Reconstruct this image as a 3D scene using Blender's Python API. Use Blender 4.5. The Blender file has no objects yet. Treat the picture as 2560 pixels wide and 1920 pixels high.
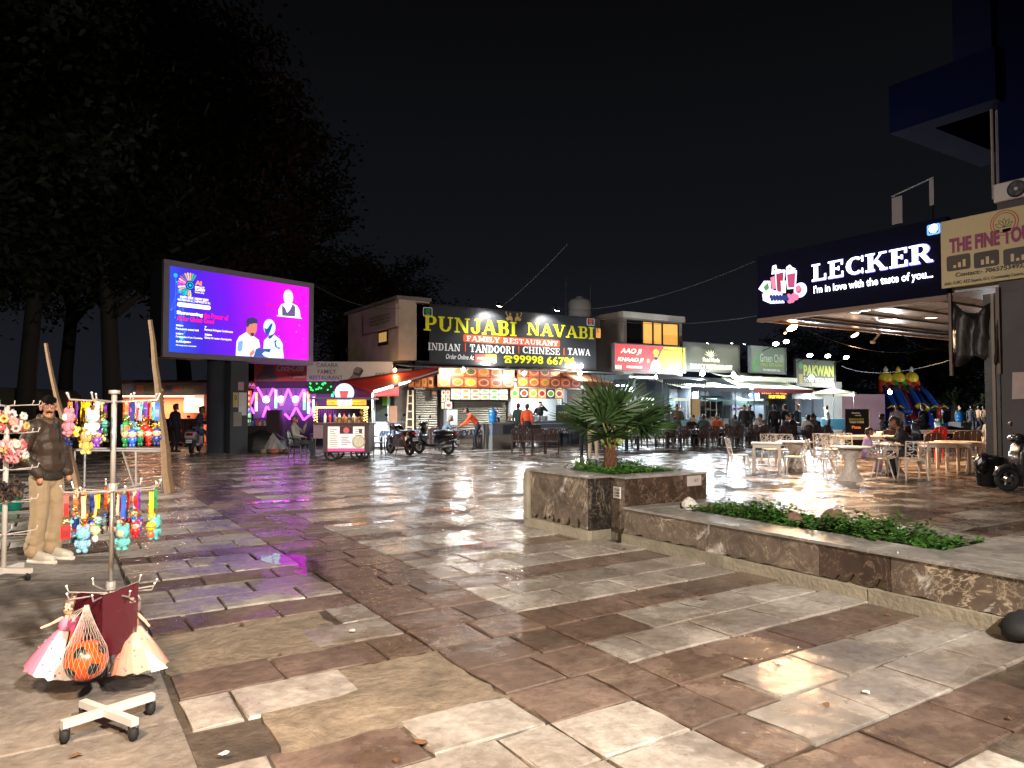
import bpy, bmesh, math, random
import numpy as np
from mathutils import Vector, Matrix
random.seed(7)
SC = bpy.context.scene
COL = SC.collection
rad = math.radians

# ------------------------------------------------------------------ camera
F, CAMH, HD = 1790.0, 1.6, rad(32.5)          # focal length in photo pixels, eye height, heading clockwise from +Y
TH = math.atan(60.0 / F)                      # slight upward pitch
cam = bpy.data.cameras.new('camera')
cam.sensor_width = 36.0
cam.lens = 36.0 * F / 2560.0
cam.clip_start, cam.clip_end = 0.05, 900.0
camo = bpy.data.objects.new('camera', cam)
COL.objects.link(camo)
camo.location = (0, 0, CAMH)
camo.rotation_euler = (rad(90) + TH, 0, -HD)
SC.camera = camo

# ------------------------------------------------------------------ night sky
W = bpy.data.worlds.new('World'); SC.world = W; W.use_nodes = True
nt = W.node_tree; nt.nodes.clear()
_o = nt.nodes.new('ShaderNodeOutputWorld'); _b = nt.nodes.new('ShaderNodeBackground')
_t = nt.nodes.new('ShaderNodeTexCoord'); _s = nt.nodes.new('ShaderNodeSeparateXYZ')
_r = nt.nodes.new('ShaderNodeValToRGB')
nt.links.new(_t.outputs['Generated'], _s.inputs[0]); nt.links.new(_s.outputs['Z'], _r.inputs[0])
nt.links.new(_r.outputs[0], _b.inputs[0]); nt.links.new(_b.outputs[0], _o.inputs[0])
_e = _r.color_ramp.elements
_e[0].position, _e[0].color = 0.0, (0.0115, 0.0132, 0.0185, 1)      # town glow near the horizon
_e[1].position, _e[1].color = 0.5, (0.0026, 0.0027, 0.003, 1)
_m = _r.color_ramp.elements.new(0.2); _m.color = (0.006, 0.0066, 0.0088, 1)
_b.inputs[1].default_value = 1.0

# ------------------------------------------------------------------ exposure
SC.render.engine = 'CYCLES'
vs = SC.view_settings
vs.view_transform = 'Standard'; vs.look = 'None'; vs.exposure = 0.0; vs.gamma = 1.0; vs.use_curve_mapping = False
cy = SC.cycles
cy.use_denoising = True
try: cy.denoiser = 'OPENIMAGEDENOISE'
except Exception: pass
cy.max_bounces = 6; cy.diffuse_bounces = 2; cy.glossy_bounces = 3; cy.transmission_bounces = 5; cy.transparent_max_bounces = 8
cy.sample_clamp_indirect = 4.0; cy.caustics_reflective = False; cy.caustics_refractive = False
cy.use_light_tree = True
LP, NEAR_W, VEND_W = 5.5, 2350, 155                   # power of the two lamps that light the near square

# ------------------------------------------------------------------ photo pixel -> direction -> place on a known surface
def ray(px, py):
    x = (px - 1280) / F; y = -(py - 960) / F
    fz = math.cos(TH) - y * math.sin(TH); up = math.sin(TH) + y * math.cos(TH)
    return Vector((x * math.cos(HD) + fz * math.sin(HD), -x * math.sin(HD) + fz * math.cos(HD), up))
def G(px, py, z=0.0):
    r = ray(px, py); t = (z - CAMH) / r.z
    return Vector((r.x * t, r.y * t, z))
def crop(x0, y0, s): return lambda x, y: (x0 + x / s, y0 + y / s)
L1 = crop(0, 900, 2.861); L2 = crop(0, 1420, 3.318); C3 = crop(380, 620, 2.9636); C4 = crop(600, 900, 5.53)
C5 = crop(780, 840, 4.88); C6 = crop(900, 720, 3.5677); R1 = crop(1400, 740, 3.0722); R2 = crop(1780, 900, 4.7395)
R3 = crop(2100, 880, 4.1478); R4 = crop(1860, 500, 3.16); R5 = crop(2160, 0, 2.9625); R6 = crop(1300, 900, 3.318)
S4 = crop(400, 640, 5.53)
def at_depth(px, d, z=0.0):                   # point at forward distance d under pixel column px
    lat = (px - 1280) / F * d
    return Vector((lat * math.cos(HD) + d * math.sin(HD), -lat * math.sin(HD) + d * math.cos(HD), z))
class Frame:                                  # a vertical surface: origin + heading of its left-to-right direction
    def __init__(s, o, rz):
        s.o = Vector(o); s.rz = rz; s.ex = Vector((math.cos(rz), math.sin(rz), 0)); s.n = Vector((math.sin(rz), -math.cos(rz), 0))
    def uv(s, p):
        r = ray(*p); c = Vector((0, 0, CAMH)); t = (s.o - c).dot(s.n) / r.dot(s.n); q = c + r * t - s.o
        return (q.dot(s.ex), q.z)
    def at(s, u, v, d=0): return s.o + s.ex * u + Vector((0, 0, v)) + s.n * d

# ------------------------------------------------------------------ materials
def lin(c): return tuple((x / 255 / 12.92 if x / 255 <= .04045 else ((x / 255 + .055) / 1.055) ** 2.4) for x in c)
_mats = {}
def M(name, c, rough=.6, metal=0, emit=0, var=.12, ns=6, bump=0, bs=40, coat=0, spec=.5, alpha=1, sub=0, trans=0):
    """principled material; c in 0..1 linear; var/ns: colour variation by noise; bump/bs: fine relief"""
    if name in _mats: return _mats[name]
    m = bpy.data.materials.new(name); m.use_nodes = True; t = m.node_tree; b = t.nodes['Principled BSDF']
    b.inputs['Base Color'].default_value = (*c, 1); b.inputs['Roughness'].default_value = rough
    b.inputs['Metallic'].default_value = metal; b.inputs['Coat Weight'].default_value = coat
    b.inputs['Specular IOR Level'].default_value = spec; b.inputs['Alpha'].default_value = alpha
    b.inputs['Transmission Weight'].default_value = trans
    if emit:
        b.inputs['Emission Color'].default_value = (*c, 1); b.inputs['Emission Strength'].default_value = emit
    if var and not emit:
        tc = t.nodes.new('ShaderNodeTexCoord'); n = t.nodes.new('ShaderNodeTexNoise'); n.inputs['Scale'].default_value = ns
        n.inputs['Detail'].default_value = 5; t.links.new(tc.outputs['Object'], n.inputs['Vector'])
        oi = t.nodes.new('ShaderNodeObjectInfo'); ad = t.nodes.new('ShaderNodeMath'); ad.operation = 'MULTIPLY_ADD'
        ad.inputs[1].default_value = .5; t.links.new(oi.outputs['Random'], ad.inputs[0]); t.links.new(n.outputs[0], ad.inputs[2])
        r = t.nodes.new('ShaderNodeMapRange'); r.inputs['From Min'].default_value = .35; r.inputs['From Max'].default_value = 1.15
        r.inputs['To Min'].default_value = 1 - var; r.inputs['To Max'].default_value = 1 + var
        t.links.new(ad.outputs[0], r.inputs[0])
        x = t.nodes.new('ShaderNodeMix'); x.data_type = 'RGBA'; x.blend_type = 'MULTIPLY'; x.inputs[0].default_value = 1
        x.inputs[6].default_value = (*c, 1); t.links.new(r.outputs[0], x.inputs[7]); t.links.new(x.outputs[2], b.inputs['Base Color'])
        r2 = t.nodes.new('ShaderNodeMapRange'); r2.inputs['To Min'].default_value = max(.03, rough - .12); r2.inputs['To Max'].default_value = min(1, rough + .12)
        t.links.new(n.outputs[0], r2.inputs[0]); t.links.new(r2.outputs[0], b.inputs['Roughness'])
    if bump:
        tc = t.nodes.new('ShaderNodeTexCoord'); n = t.nodes.new('ShaderNodeTexNoise'); n.inputs['Scale'].default_value = bs
        n.inputs['Detail'].default_value = 6; t.links.new(tc.outputs['Object'], n.inputs['Vector'])
        bp = t.nodes.new('ShaderNodeBump'); bp.inputs['Strength'].default_value = bump; bp.inputs['Distance'].default_value = .02
        t.links.new(n.outputs[0], bp.inputs['Height']); t.links.new(bp.outputs[0], b.inputs['Normal'])
    _mats[name] = m
    return m
def S(name, r, g, b, **k): return M(name, lin((r, g, b)), **k)          # colour given as 0..255
def E(name, r, g, b, e): return M(name, lin((r, g, b)), emit=e, rough=.5)   # a thing that gives off light

# ------------------------------------------------------------------ mesh building
class MB:
    def __init__(s): s.v = []; s.f = []; s.m = []; s.cur = 0; s.T = None
    def add(s, vs, fs):
        o = len(s.v)
        if s.T is not None: vs = [tuple(s.T @ Vector(v)) for v in vs]
        s.v += [tuple(v) for v in vs]; s.f += [tuple(i + o for i in f) for f in fs]; s.m += [s.cur] * len(fs)
        return s
    def box(s, x0, y0, z0, x1, y1, z1):
        return s.add([(x0,y0,z0),(x1,y0,z0),(x1,y1,z0),(x0,y1,z0),(x0,y0,z1),(x1,y0,z1),(x1,y1,z1),(x0,y1,z1)],
                     [(0,3,2,1),(4,5,6,7),(0,1,5,4),(1,2,6,5),(2,3,7,6),(3,0,4,7)])
    def cbox(s, c, h, b=0):                    # centre, half sizes, chamfer
        if not b: return s.box(c[0]-h[0], c[1]-h[1], c[2]-h[2], c[0]+h[0], c[1]+h[1], c[2]+h[2])
        def ring(z, d): return [(c[0]+sx*(h[0]-d if k else h[0]-b-d*0), c[1]+sy*(h[1]-b if k else h[1]-d), z) for sx, sy, k in
                                ((-1,-1,0),(1,-1,0),(1,-1,1),(1,1,1),(1,1,0),(-1,1,0),(-1,1,1),(-1,-1,1))]
        rs = [ring(c[2]-h[2], b), ring(c[2]-h[2]+b, 0), ring(c[2]+h[2]-b, 0), ring(c[2]+h[2], b)]
        return s.rings(rs)
    def rings(s, rs, caps=True, close=True):
        n = len(rs[0]); vs = [p for r in rs for p in r]; fs = []
        for i in range(len(rs) - 1):
            for j in range(n if close else n - 1):
                k = (j + 1) % n; fs.append((i*n+j, i*n+k, (i+1)*n+k, (i+1)*n+j))
        if caps: fs.append(tuple(range(n))[::-1]); fs.append(tuple(range((len(rs)-1)*n, len(rs)*n)))
        return s.add(vs, fs)
    def tube(s, pts, r, n=6, caps=True):
        pts = [Vector(p) for p in pts]; rs = []; up = Vector((0, 0, 1)); prev = None
        for i, p in enumerate(pts):
            d = (pts[min(i+1, len(pts)-1)] - pts[max(i-1, 0)])
            d = d.normalized() if d.length > 1e-9 else Vector((0, 0, 1))
            if prev is None: a = d.cross(up) if abs(d.z) < .95 else d.cross(Vector((1, 0, 0)))
            else: a = prev - d * prev.dot(d)
            if a.length < 1e-6: a = d.orthogonal()
            a.normalize(); prev = a; b = d.cross(a)
            rr = r[i] if isinstance(r, (list, tuple)) else r
            rs.append([p + (a * math.cos(2*math.pi*(k+.5)/n) + b * math.sin(2*math.pi*(k+.5)/n)) * rr for k in range(n)])
        return s.rings(rs, caps)
    def bar(s, p0, p1, w, h):                  # rectangular bar between two points
        p0, p1 = Vector(p0), Vector(p1); d = (p1 - p0).normalized()
        a = d.cross(Vector((0, 0, 1))) if abs(d.z) < .98 else Vector((1, 0, 0)); a.normalize(); b = a.cross(d)
        return s.rings([[p + a*sx*w/2 + b*sy*h/2 for sx, sy in ((-1,-1),(1,-1),(1,1),(-1,1))] for p in (p0, p1)])
    def lathe(s, prof, c=(0,0,0), n=16, axis='z', caps=True):   # prof: [(radius, height)]
        rs = []
        for r, h in prof:
            ring = []
            for k in range(n):
                a = 2*math.pi*k/n; u, v = r*math.cos(a), r*math.sin(a)
                p = (u, v, h) if axis == 'z' else ((h, u, v) if axis == 'x' else (v, h, u))
                ring.append((c[0]+p[0], c[1]+p[1], c[2]+p[2]))
            rs.append(ring)
        return s.rings(rs, caps)
    def torus(s, c, R, r, n=20, m=7, axis='y'):
        vs = []; fs = []
        for i in range(n):
            a = 2*math.pi*i/n
            for j in range(m):
                b = 2*math.pi*j/m; q = R + r*math.cos(b); u, v, h = q*math.cos(a), q*math.sin(a), r*math.sin(b)
                p = (u, v, h) if axis == 'z' else ((h, u, v) if axis == 'x' else (v, h, u))
                vs.append((c[0]+p[0], c[1]+p[1], c[2]+p[2]))
                fs.append((i*m+j, ((i+1)%n)*m+j, ((i+1)%n)*m+(j+1)%m, i*m+(j+1)%m))
        return s.add(vs, fs)
    def ell(s, c, r, n=10, m=7):
        if not isinstance(r, (tuple, list)): r = (r, r, r)
        vs = [(c[0], c[1], c[2]-r[2])]
        for i in range(1, m):
            a = -math.pi/2 + math.pi*i/m
            for k in range(n):
                b = 2*math.pi*k/n; vs.append((c[0]+r[0]*math.cos(a)*math.cos(b), c[1]+r[1]*math.cos(a)*math.sin(b), c[2]+r[2]*math.sin(a)))
        vs.append((c[0], c[1], c[2]+r[2])); fs = []; L = len(vs)-1
        for k in range(n): fs.append((0, 1+(k+1)%n, 1+k)); fs.append((L, L-n+k, L-n+(k+1)%n))
        for i in range(m-2):
            for k in range(n): fs.append((1+i*n+k, 1+i*n+(k+1)%n, 1+(i+1)*n+(k+1)%n, 1+(i+1)*n+k))
        return s.add(vs, fs)
    def loft(s, secs, n=12, e=2.4):            # secs: (x, y, z, half_y, half_z) along x, superellipse sections
        rs = []
        for x, y, z, hy, hz in secs:
            ring = []
            for k in range(n):
                a = 2*math.pi*k/n; ca, sa = math.cos(a), math.sin(a)
                ring.append((x, y + hy*math.copysign(abs(ca)**(2/e), ca), z + hz*math.copysign(abs(sa)**(2/e), sa)))
            rs.append(ring)
        return s.rings(rs)
    def prism(s, poly, y0, y1):                # polygon in x,z extruded along y
        n = len(poly); vs = [(x, y0, z) for x, z in poly] + [(x, y1, z) for x, z in poly]
        return s.add(vs, [tuple(range(n)), tuple(range(n, 2*n))[::-1]] + [(i, i+n, (i+1)%n+n, (i+1)%n) for i in range(n)])
    def slab(s, poly, z0, z1):                 # polygon in x,y extruded along z
        n = len(poly); vs = [(x, y, z0) for x, y in poly] + [(x, y, z1) for x, y in poly]
        return s.add(vs, [tuple(range(n))[::-1], tuple(range(n, 2*n))] + [(i, (i+1)%n, (i+1)%n+n, i+n) for i in range(n)])
    def mesh(s, name, mats, smooth=False):
        me = bpy.data.meshes.new(name); me.from_pydata(s.v, [], s.f)
        for m in (mats if isinstance(mats, (list, tuple)) else [mats]): me.materials.append(m)
        if any(s.m): me.polygons.foreach_set('material_index', s.m)
        if smooth: me.polygons.foreach_set('use_smooth', [True] * len(s.f))
        me.validate(); me.update()
        return me
    def ob(s, name, mats, parent=None, smooth=False, loc=None, rz=0):
        return link(name, s.mesh(name, mats, smooth), parent, loc, rz)
def link(name, me, parent=None, loc=None, rz=0):
    o = bpy.data.objects.new(name, me); COL.objects.link(o)
    if parent: o.parent = parent
    if loc is not None: o.location = loc
    if rz: o.rotation_euler = (0, 0, rz)
    return o
def tag(o, label=None, cat=None, group=None, kind=None):
    for k, v in (('label', label), ('category', cat), ('group', group), ('kind', kind)):
        if v: o[k] = v
    return o
def thing(name, label, cat, loc=(0,0,0), rz=0, group=None):
    return tag(link(name, None, None, loc, rz), label, cat, group)
def kids(o): return [c for c in bpy.data.objects if c.parent == o]
_kidmap = {}
def dup(o, loc, rz, label=None, group=None, scale=None, parts=None):
    """copy of a thing with its parts and sub-parts"""
    r = o.copy(); COL.objects.link(r); r.location = loc; r.rotation_euler = (0, 0, rz)
    if scale: r.scale = scale
    if label: r['label'] = label
    if group: r['group'] = group
    for c in o.children:
        d = c.copy(); COL.objects.link(d); d.parent = r
        for g in c.children:
            h = g.copy(); COL.objects.link(h); h.parent = d
    return r

# ------------------------------------------------------------------ lettering
_tm = {}
def _sans(sx, bold, shear):
    k = (sx, bold, shear)
    if k not in _tm:
        cu = bpy.data.curves.new('lettering', 'FONT'); cu.body = sx; cu.offset = bold; cu.shear = shear; cu.resolution_u = 3; cu.fill_mode = 'FRONT'
        ob = bpy.data.objects.new('lettering', cu); me = bpy.data.meshes.new_from_object(ob)
        vs = [(v.co.x, v.co.y) for v in me.vertices]; fs = [tuple(p.vertices) for p in me.polygons]
        bpy.data.objects.remove(ob); bpy.data.curves.remove(cu); bpy.data.meshes.remove(me)
        _tm[k] = (vs, fs)
    return _tm[k]
# slab-serif capitals from strokes: V stem, H bar, D diagonal, A arc, S serif
def _st(k, *a):
    if k == 'V': x, y0, y1, w = a; return [(x-w/2,y0),(x+w/2,y0),(x+w/2,y1),(x-w/2,y1)]
    if k == 'H': x0, x1, y, w = a; return [(x0,y-w/2),(x1,y-w/2),(x1,y+w/2),(x0,y+w/2)]
    if k == 'D': x0, y0, x1, y1, w = a; return [(x0-w/2,y0),(x0+w/2,y0),(x1+w/2,y1),(x1-w/2,y1)]
    if k == 'S': x, y, w = a; h = .1; return [(x-w/2,y),(x+w/2,y),(x+w/2,y+h),(x-w/2,y+h)] if y < .5 else [(x-w/2,y-h),(x+w/2,y-h),(x+w/2,y),(x-w/2,y)]
def _arc(cx, cy_, rx, ry, a0, a1, wx, wy, n=12):
    o = []; i = []
    for k in range(n+1):
        a = rad(a0 + (a1-a0)*k/n); c, s = math.cos(a), math.sin(a)
        o.append((cx+rx*c, cy_+ry*s)); i.append((cx+(rx-wx)*c, cy_+(ry-wy)*s))
    return [[o[k], o[k+1], i[k+1], i[k]] for k in range(n)]
T_, N_ = .23, .11
SLAB = {
 'A': (1.0, [('D',.14,0,.5,1,N_),('D',.86,0,.5,1,T_),('H',.27,.72,.32,.1),('S',.14,0,.32),('S',.85,0,.36)]),
 'B': (.86, [('V',.24,0,1,T_),('S',.16,0,.32),('S',.16,1,.32),('H',.3,.52,.95,.1),('H',.3,.52,.53,.1),('H',.3,.52,.05,.1),('A',.52,.755,.27,.245,-90,90,.2,.1),('A',.52,.29,.31,.29,-90,90,.21,.1)]),
 'C': (.92, [('A',.5,.5,.46,.5,48,312,.24,.12),('V',.84,.66,1,.09),('V',.84,.0,.3,.07)]),
 'D': (.95, [('V',.24,0,1,T_),('S',.16,0,.32),('S',.16,1,.32),('H',.3,.46,.95,.1),('H',.3,.46,.05,.1),('A',.45,.5,.46,.5,-90,90,.24,.1)]),
 'E': (.82, [('V',.24,0,1,T_),('H',.02,.78,.95,.1),('H',.02,.8,.05,.1),('H',.3,.58,.52,.1),('V',.73,.7,1,.1),('V',.75,0,.32,.1),('V',.56,.4,.64,.08)]),
 'F': (.8, [('V',.24,0,1,T_),('H',.02,.76,.95,.1),('H',.3,.58,.5,.1),('V',.71,.68,1,.1),('V',.56,.38,.62,.08),('S',.24,0,.46)]),
 'H': (1.05, [('V',.22,0,1,T_),('V',.83,0,1,T_),('H',.3,.76,.5,.1),('S',.22,0,.44),('S',.22,1,.44),('S',.83,0,.44),('S',.83,1,.44)]),
 'I': (.5, [('V',.25,0,1,T_),('S',.25,0,.46),('S',.25,1,.46)]),
 'J': (.72, [('V',.5,.3,1,T_),('S',.48,1,.46),('A',.31,.3,.305,.3,180,360,.2,.12),('V',.1,.28,.4,.18)]),
 'K': (1.02, [('V',.24,0,1,T_),('S',.22,0,.44),('S',.22,1,.44),('D',.36,.42,.78,1,N_),('D',.5,.56,.86,0,T_),('S',.8,1,.36),('S',.84,0,.34)]),
 'L': (.8, [('V',.24,0,1,T_),('S',.24,1,.46),('H',.02,.78,.05,.1),('V',.73,0,.36,.1)]),
 'M': (1.25, [('V',.2,0,1,N_),('V',1.03,0,1,T_),('D',.26,1,.6,.1,T_),('D',.6,.1,.96,1,N_),('S',.2,0,.36),('S',.16,1,.3),('S',1.04,0,.42),('S',1.08,1,.3)]),
 'N': (1.05, [('V',.19,0,1,N_),('V',.87,0,1,N_),('D',.22,1,.83,0,T_),('S',.19,0,.36),('S',.16,1,.28),('S',.87,1,.34)]),
 'O': (1.0, [('A',.5,.5,.48,.5,0,360,.24,.11)]),
 'P': (.86, [('V',.24,0,1,T_),('S',.24,0,.46),('S',.16,1,.32),('H',.3,.5,.95,.1),('H',.3,.5,.45,.1),('A',.5,.7,.33,.3,-90,90,.22,.1)]),
 'R': (.98, [('V',.24,0,1,T_),('S',.22,0,.44),('S',.16,1,.32),('H',.3,.5,.95,.1),('H',.3,.5,.48,.1),('A',.5,.715,.33,.285,-90,90,.22,.1),('D',.52,.5,.82,0,T_),('S',.86,0,.22)]),
 'S': (.78, [('A',.39,.735,.34,.265,20,270,.2,.11),('A',.39,.27,.36,.27,-160,90,.2,.11),('V',.68,.68,1,.08),('V',.08,0,.34,.08)]),
 'T': (.9, [('V',.45,0,1,T_),('H',.04,.86,.95,.1),('V',.09,.66,1,.1),('V',.81,.66,1,.1),('S',.45,0,.46)]),
 'U': (1.0, [('V',.22,.34,1,T_),('V',.8,.34,1,N_),('S',.22,1,.42),('S',.8,1,.34),('A',.482,.36,.375,.36,180,360,.2,.12)]),
 'V': (1.0, [('D',.16,1,.5,0,T_),('D',.86,1,.54,0,N_),('S',.17,1,.38),('S',.84,1,.32)]),
 'W': (1.4, [('D',.15,1,.42,0,T_),('D',.72,1,.46,0,N_),('D',.72,1,.98,0,T_),('D',1.26,1,1.02,0,N_),('S',.16,1,.36),('S',1.24,1,.3)]),
 'Y': (.96, [('D',.16,1,.48,.42,T_),('D',.82,1,.5,.42,N_),('V',.48,0,.46,T_),('S',.17,1,.36),('S',.81,1,.3),('S',.48,0,.44)]),
}
def _slab(sx):
    if ('slab', sx) in _tm: return _tm[('slab', sx)]
    vs = []; fs = []; lv = []; x = 0
    for ch in sx:
        if ch == ' ': x += .5; continue
        w, st = SLAB[ch]; k = 0
        for q in st:
            ps = _arc(*q[1:]) if q[0] == 'A' else [_st(*q)]
            for p in ps:
                o = len(vs); vs += [(x+a, b) for a, b in p]; fs.append(tuple(range(o, o+4))); lv += [k] * 4
            k += 1
        x += w + .06
    _tm[('slab', sx)] = (vs, fs, lv)
    return _tm[('slab', sx)]
def letters(parent, sx, x0, z0, x1, z1, mat, slab=False, bold=.02, shear=0, y=-.012, name='lettering', tilt=0, label=None):
    """lettering filling the box x0..x1, z0..z1 on the face (local x,z; front is -y) of a sign"""
    if slab: vs, fs, lv = _slab(sx)
    else: vs, fs = _sans(sx, bold, shear); lv = None
    ax = min(v[0] for v in vs); bx = max(v[0] for v in vs); az = min(v[1] for v in vs); bz = max(v[1] for v in vs)
    kx = (x1-x0)/max(1e-6, bx-ax); kz = (z1-z0)/max(1e-6, bz-az)
    out = []
    for i, v in enumerate(vs):
        X = x0+(v[0]-ax)*kx; out.append((X, y-(lv[i]*.0006 if lv else 0), z0+(v[1]-az)*kz + tilt*(X-x0)))
    mb = MB(); mb.add(out, fs)
    o = mb.ob(name, mat, parent)
    if label: o['label'] = label
    return o
def fit(fr, parent, sx, p0, p1, mat, **k):     # lettering between two photo points (bottom left, top right) lying on a Frame
    a, b = fr.uv(p0), fr.uv(p1)
    return letters(parent, sx, a[0], a[1], b[0], b[1], mat, **k)
def patch(parent, name, poly, mat, y=-.006, label=None):   # flat printed shape on a sign face, poly in local x,z
    mb = MB(); mb.add([(a, y, b) for a, b in poly], [tuple(range(len(poly)))])
    o = mb.ob(name, mat, parent)
    if label: o['label'] = label
    return o
def rpoly(x0, z0, x1, z1, r=0, n=4):
    if not r: return [(x0,z0),(x1,z0),(x1,z1),(x0,z1)]
    p = []
    for cx, cz, a0 in ((x1-r,z0+r,-90),(x1-r,z1-r,0),(x0+r,z1-r,90),(x0+r,z0+r,180)):
        for k in range(n+1): a = rad(a0+90*k/n); p.append((cx+r*math.cos(a), cz+r*math.sin(a)))
    return p
def disc(cx, cz, r, n=20, rz=None): return [(cx+r*math.cos(2*math.pi*k/n), cz+(rz or r)*math.sin(2*math.pi*k/n)) for k in range(n)]
# ------------------------------------------------------------------ human figures: continuous skins grown from a posed skeleton
def capsule(mb, p0, r0, p1, r1, w=1, d=1, n=12):
    p0, p1 = Vector(p0), Vector(p1); ax = p1 - p0; L = max(ax.length, 1e-5); ax = ax / L
    s = Vector((1, 0, 0)); s = s - ax * s.dot(ax)
    if s.length < .2: s = Vector((0, 1, 0)); s = s - ax * s.dot(ax)
    s.normalize(); t = ax.cross(s); rs = []
    for c, r, angs in ((p0, r0, (-80, -50, -20)), (p1, r1, (20, 50, 80))):
        for a in angs:
            q = r * math.cos(rad(a)); h = r * math.sin(rad(a))
            rs.append([c + ax*h + (s*w*math.cos(2*math.pi*k/n) + t*d*math.sin(2*math.pi*k/n))*q for k in range(n)])
    mb.rings(rs)
def skin(segs, voxel, name, smooth=2):
    mb = MB()
    for g in segs: capsule(mb, g[0], g[1], g[2], g[3], *(g[5] if len(g) > 5 else (1, 1)))
    me = mb.mesh(name, []); o = link('tmp', me)
    m = o.modifiers.new('r', 'REMESH'); m.mode = 'VOXEL'; m.voxel_size = voxel; m.use_smooth_shade = True
    if smooth: k = o.modifiers.new('s', 'SMOOTH'); k.iterations = smooth; k.factor = .5
    dg = bpy.context.evaluated_depsgraph_get(); dg.update()
    out = bpy.data.meshes.new_from_object(o.evaluated_get(dg)); out.name = name
    bpy.data.objects.remove(o); bpy.data.meshes.remove(me)
    n = len(out.polygons); c = np.empty(n*3); out.polygons.foreach_get('center', c); c = c.reshape(n, 3)
    best = np.full(n, 1e9); idx = np.zeros(n, int)
    for g in segs:
        a = np.array(g[0]); b = np.array(g[2]); ab = b - a; L = max(float(ab @ ab), 1e-9)
        t = np.clip(((c - a) @ ab) / L, 0, 1); dd = np.linalg.norm(c - (a + t[:, None]*ab), axis=1) / np.maximum(1e-4, (g[1] + (g[3]-g[1])*t))
        if len(g) > 6: dd = dd + g[6]
        k = dd < best; best[k] = dd[k]; idx[k] = g[4]
    out.polygons.foreach_set('material_index', idx.astype(np.int32)); out.polygons.foreach_set('use_smooth', [True]*n)
    return out
SK, TOP, BOT, HAIR, SHOE = 0, 1, 2, 3, 4
def figure(hip=(0,0,.93), lean=0, knees=None, ankles=None, elbows=None, wrists=None, head=(0,0), hw=.095, look=0, h=1.0, fem=False):
    """capsule list for one adult, front towards -y; lean = forward tilt of the trunk in degrees"""
    hip = Vector(hip); a = rad(lean); up = Vector((0, -math.sin(a), math.cos(a)))
    ch = hip + up*.28; sh = hip + up*.47; nk = hip + up*.56; hd = nk + Vector((head[0], -.03 + head[1] - math.sin(a)*.06, .135))
    if knees is None: knees = [(-.1, -.02, .5), (.1, -.02, .5)]
    if ankles is None: ankles = [(-.11, .02, .09), (.11, .02, .09)]
    g = [(hip+Vector((0,0,-.02)), .12, hip+up*.1, .125, BOT, (1.3, .95)), (hip+up*.1, .125, ch, .145, TOP, (1.28, .88)), (ch, .15, sh+up*-.02, .125, TOP, (1.32, .85)),
         (sh+Vector((-.12,0,0)), .085, sh+Vector((.12,0,0)), .085, TOP), (sh, .06, nk+up*.05, .054, SK),
         (hd+Vector((0,.0,-.035)), .077, hd+Vector((0,.005,.035)), .093, SK, (.88, 1.05)), (hd+Vector((0,-.075,-.07)), .038, hd+Vector((0,-.06,-.02)), .05, SK),
         (hd+Vector((0,-.1,-.02)), .014, hd+Vector((0,-.085,.02)), .01, SK),
         (hd+Vector((-.085,0,-.02)), .02, hd+Vector((-.085,.005,.02)), .022, SK), (hd+Vector((.085,0,-.02)), .02, hd+Vector((.085,.005,.02)), .022, SK),
         (hd+Vector((0,.03,.045)), .094, hd+Vector((0,-.02,.07)), .082, HAIR, (.97, 1.05)), (hd+Vector((0,.055,-.02)), .075, hd+Vector((0,.04,.04)), .085, HAIR, (1.05, 1))]
    if fem: g += [(hd+Vector((0,.1,-.0)), .05, hd+Vector((0,.11,-.2)), .03, HAIR)]
    for i, s in enumerate((-1, 1)):
        hj = hip + Vector((s*hw, 0, -.03)); k = Vector(knees[i]); an = Vector(ankles[i])
        g += [(hj, .098, k, .068, BOT), (k, .068, an+Vector((0,0,.03)), .052, BOT),
              (an+Vector((0,.03,-.04)), .045, an+Vector((s*.015,-.14,-.05)), .04, SHOE, (1, 1))]
        sj = sh + Vector((s*.19, 0, -.02))
        e = Vector(elbows[i]) if elbows else sj + Vector((s*.05, .03, -.28)); w = Vector(wrists[i]) if wrists else e + Vector((s*.0, -.06, -.24))
        dv = (w - e).normalized()
        g += [(sj, .066, e, .052, TOP), (e, .052, w, .042, TOP), (w, .032, w+dv*.06, .034, SK, (1, .8)), (w+dv*.08, .026, w+dv*.15, .018, SK, (1.3, .7)),
              (w+dv*.05+Vector((-s*.025,-.01,0)), .014, w+dv*.1+Vector((-s*.04,-.015,0)), .011, SK)]
    return g
POSE = {}
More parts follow.
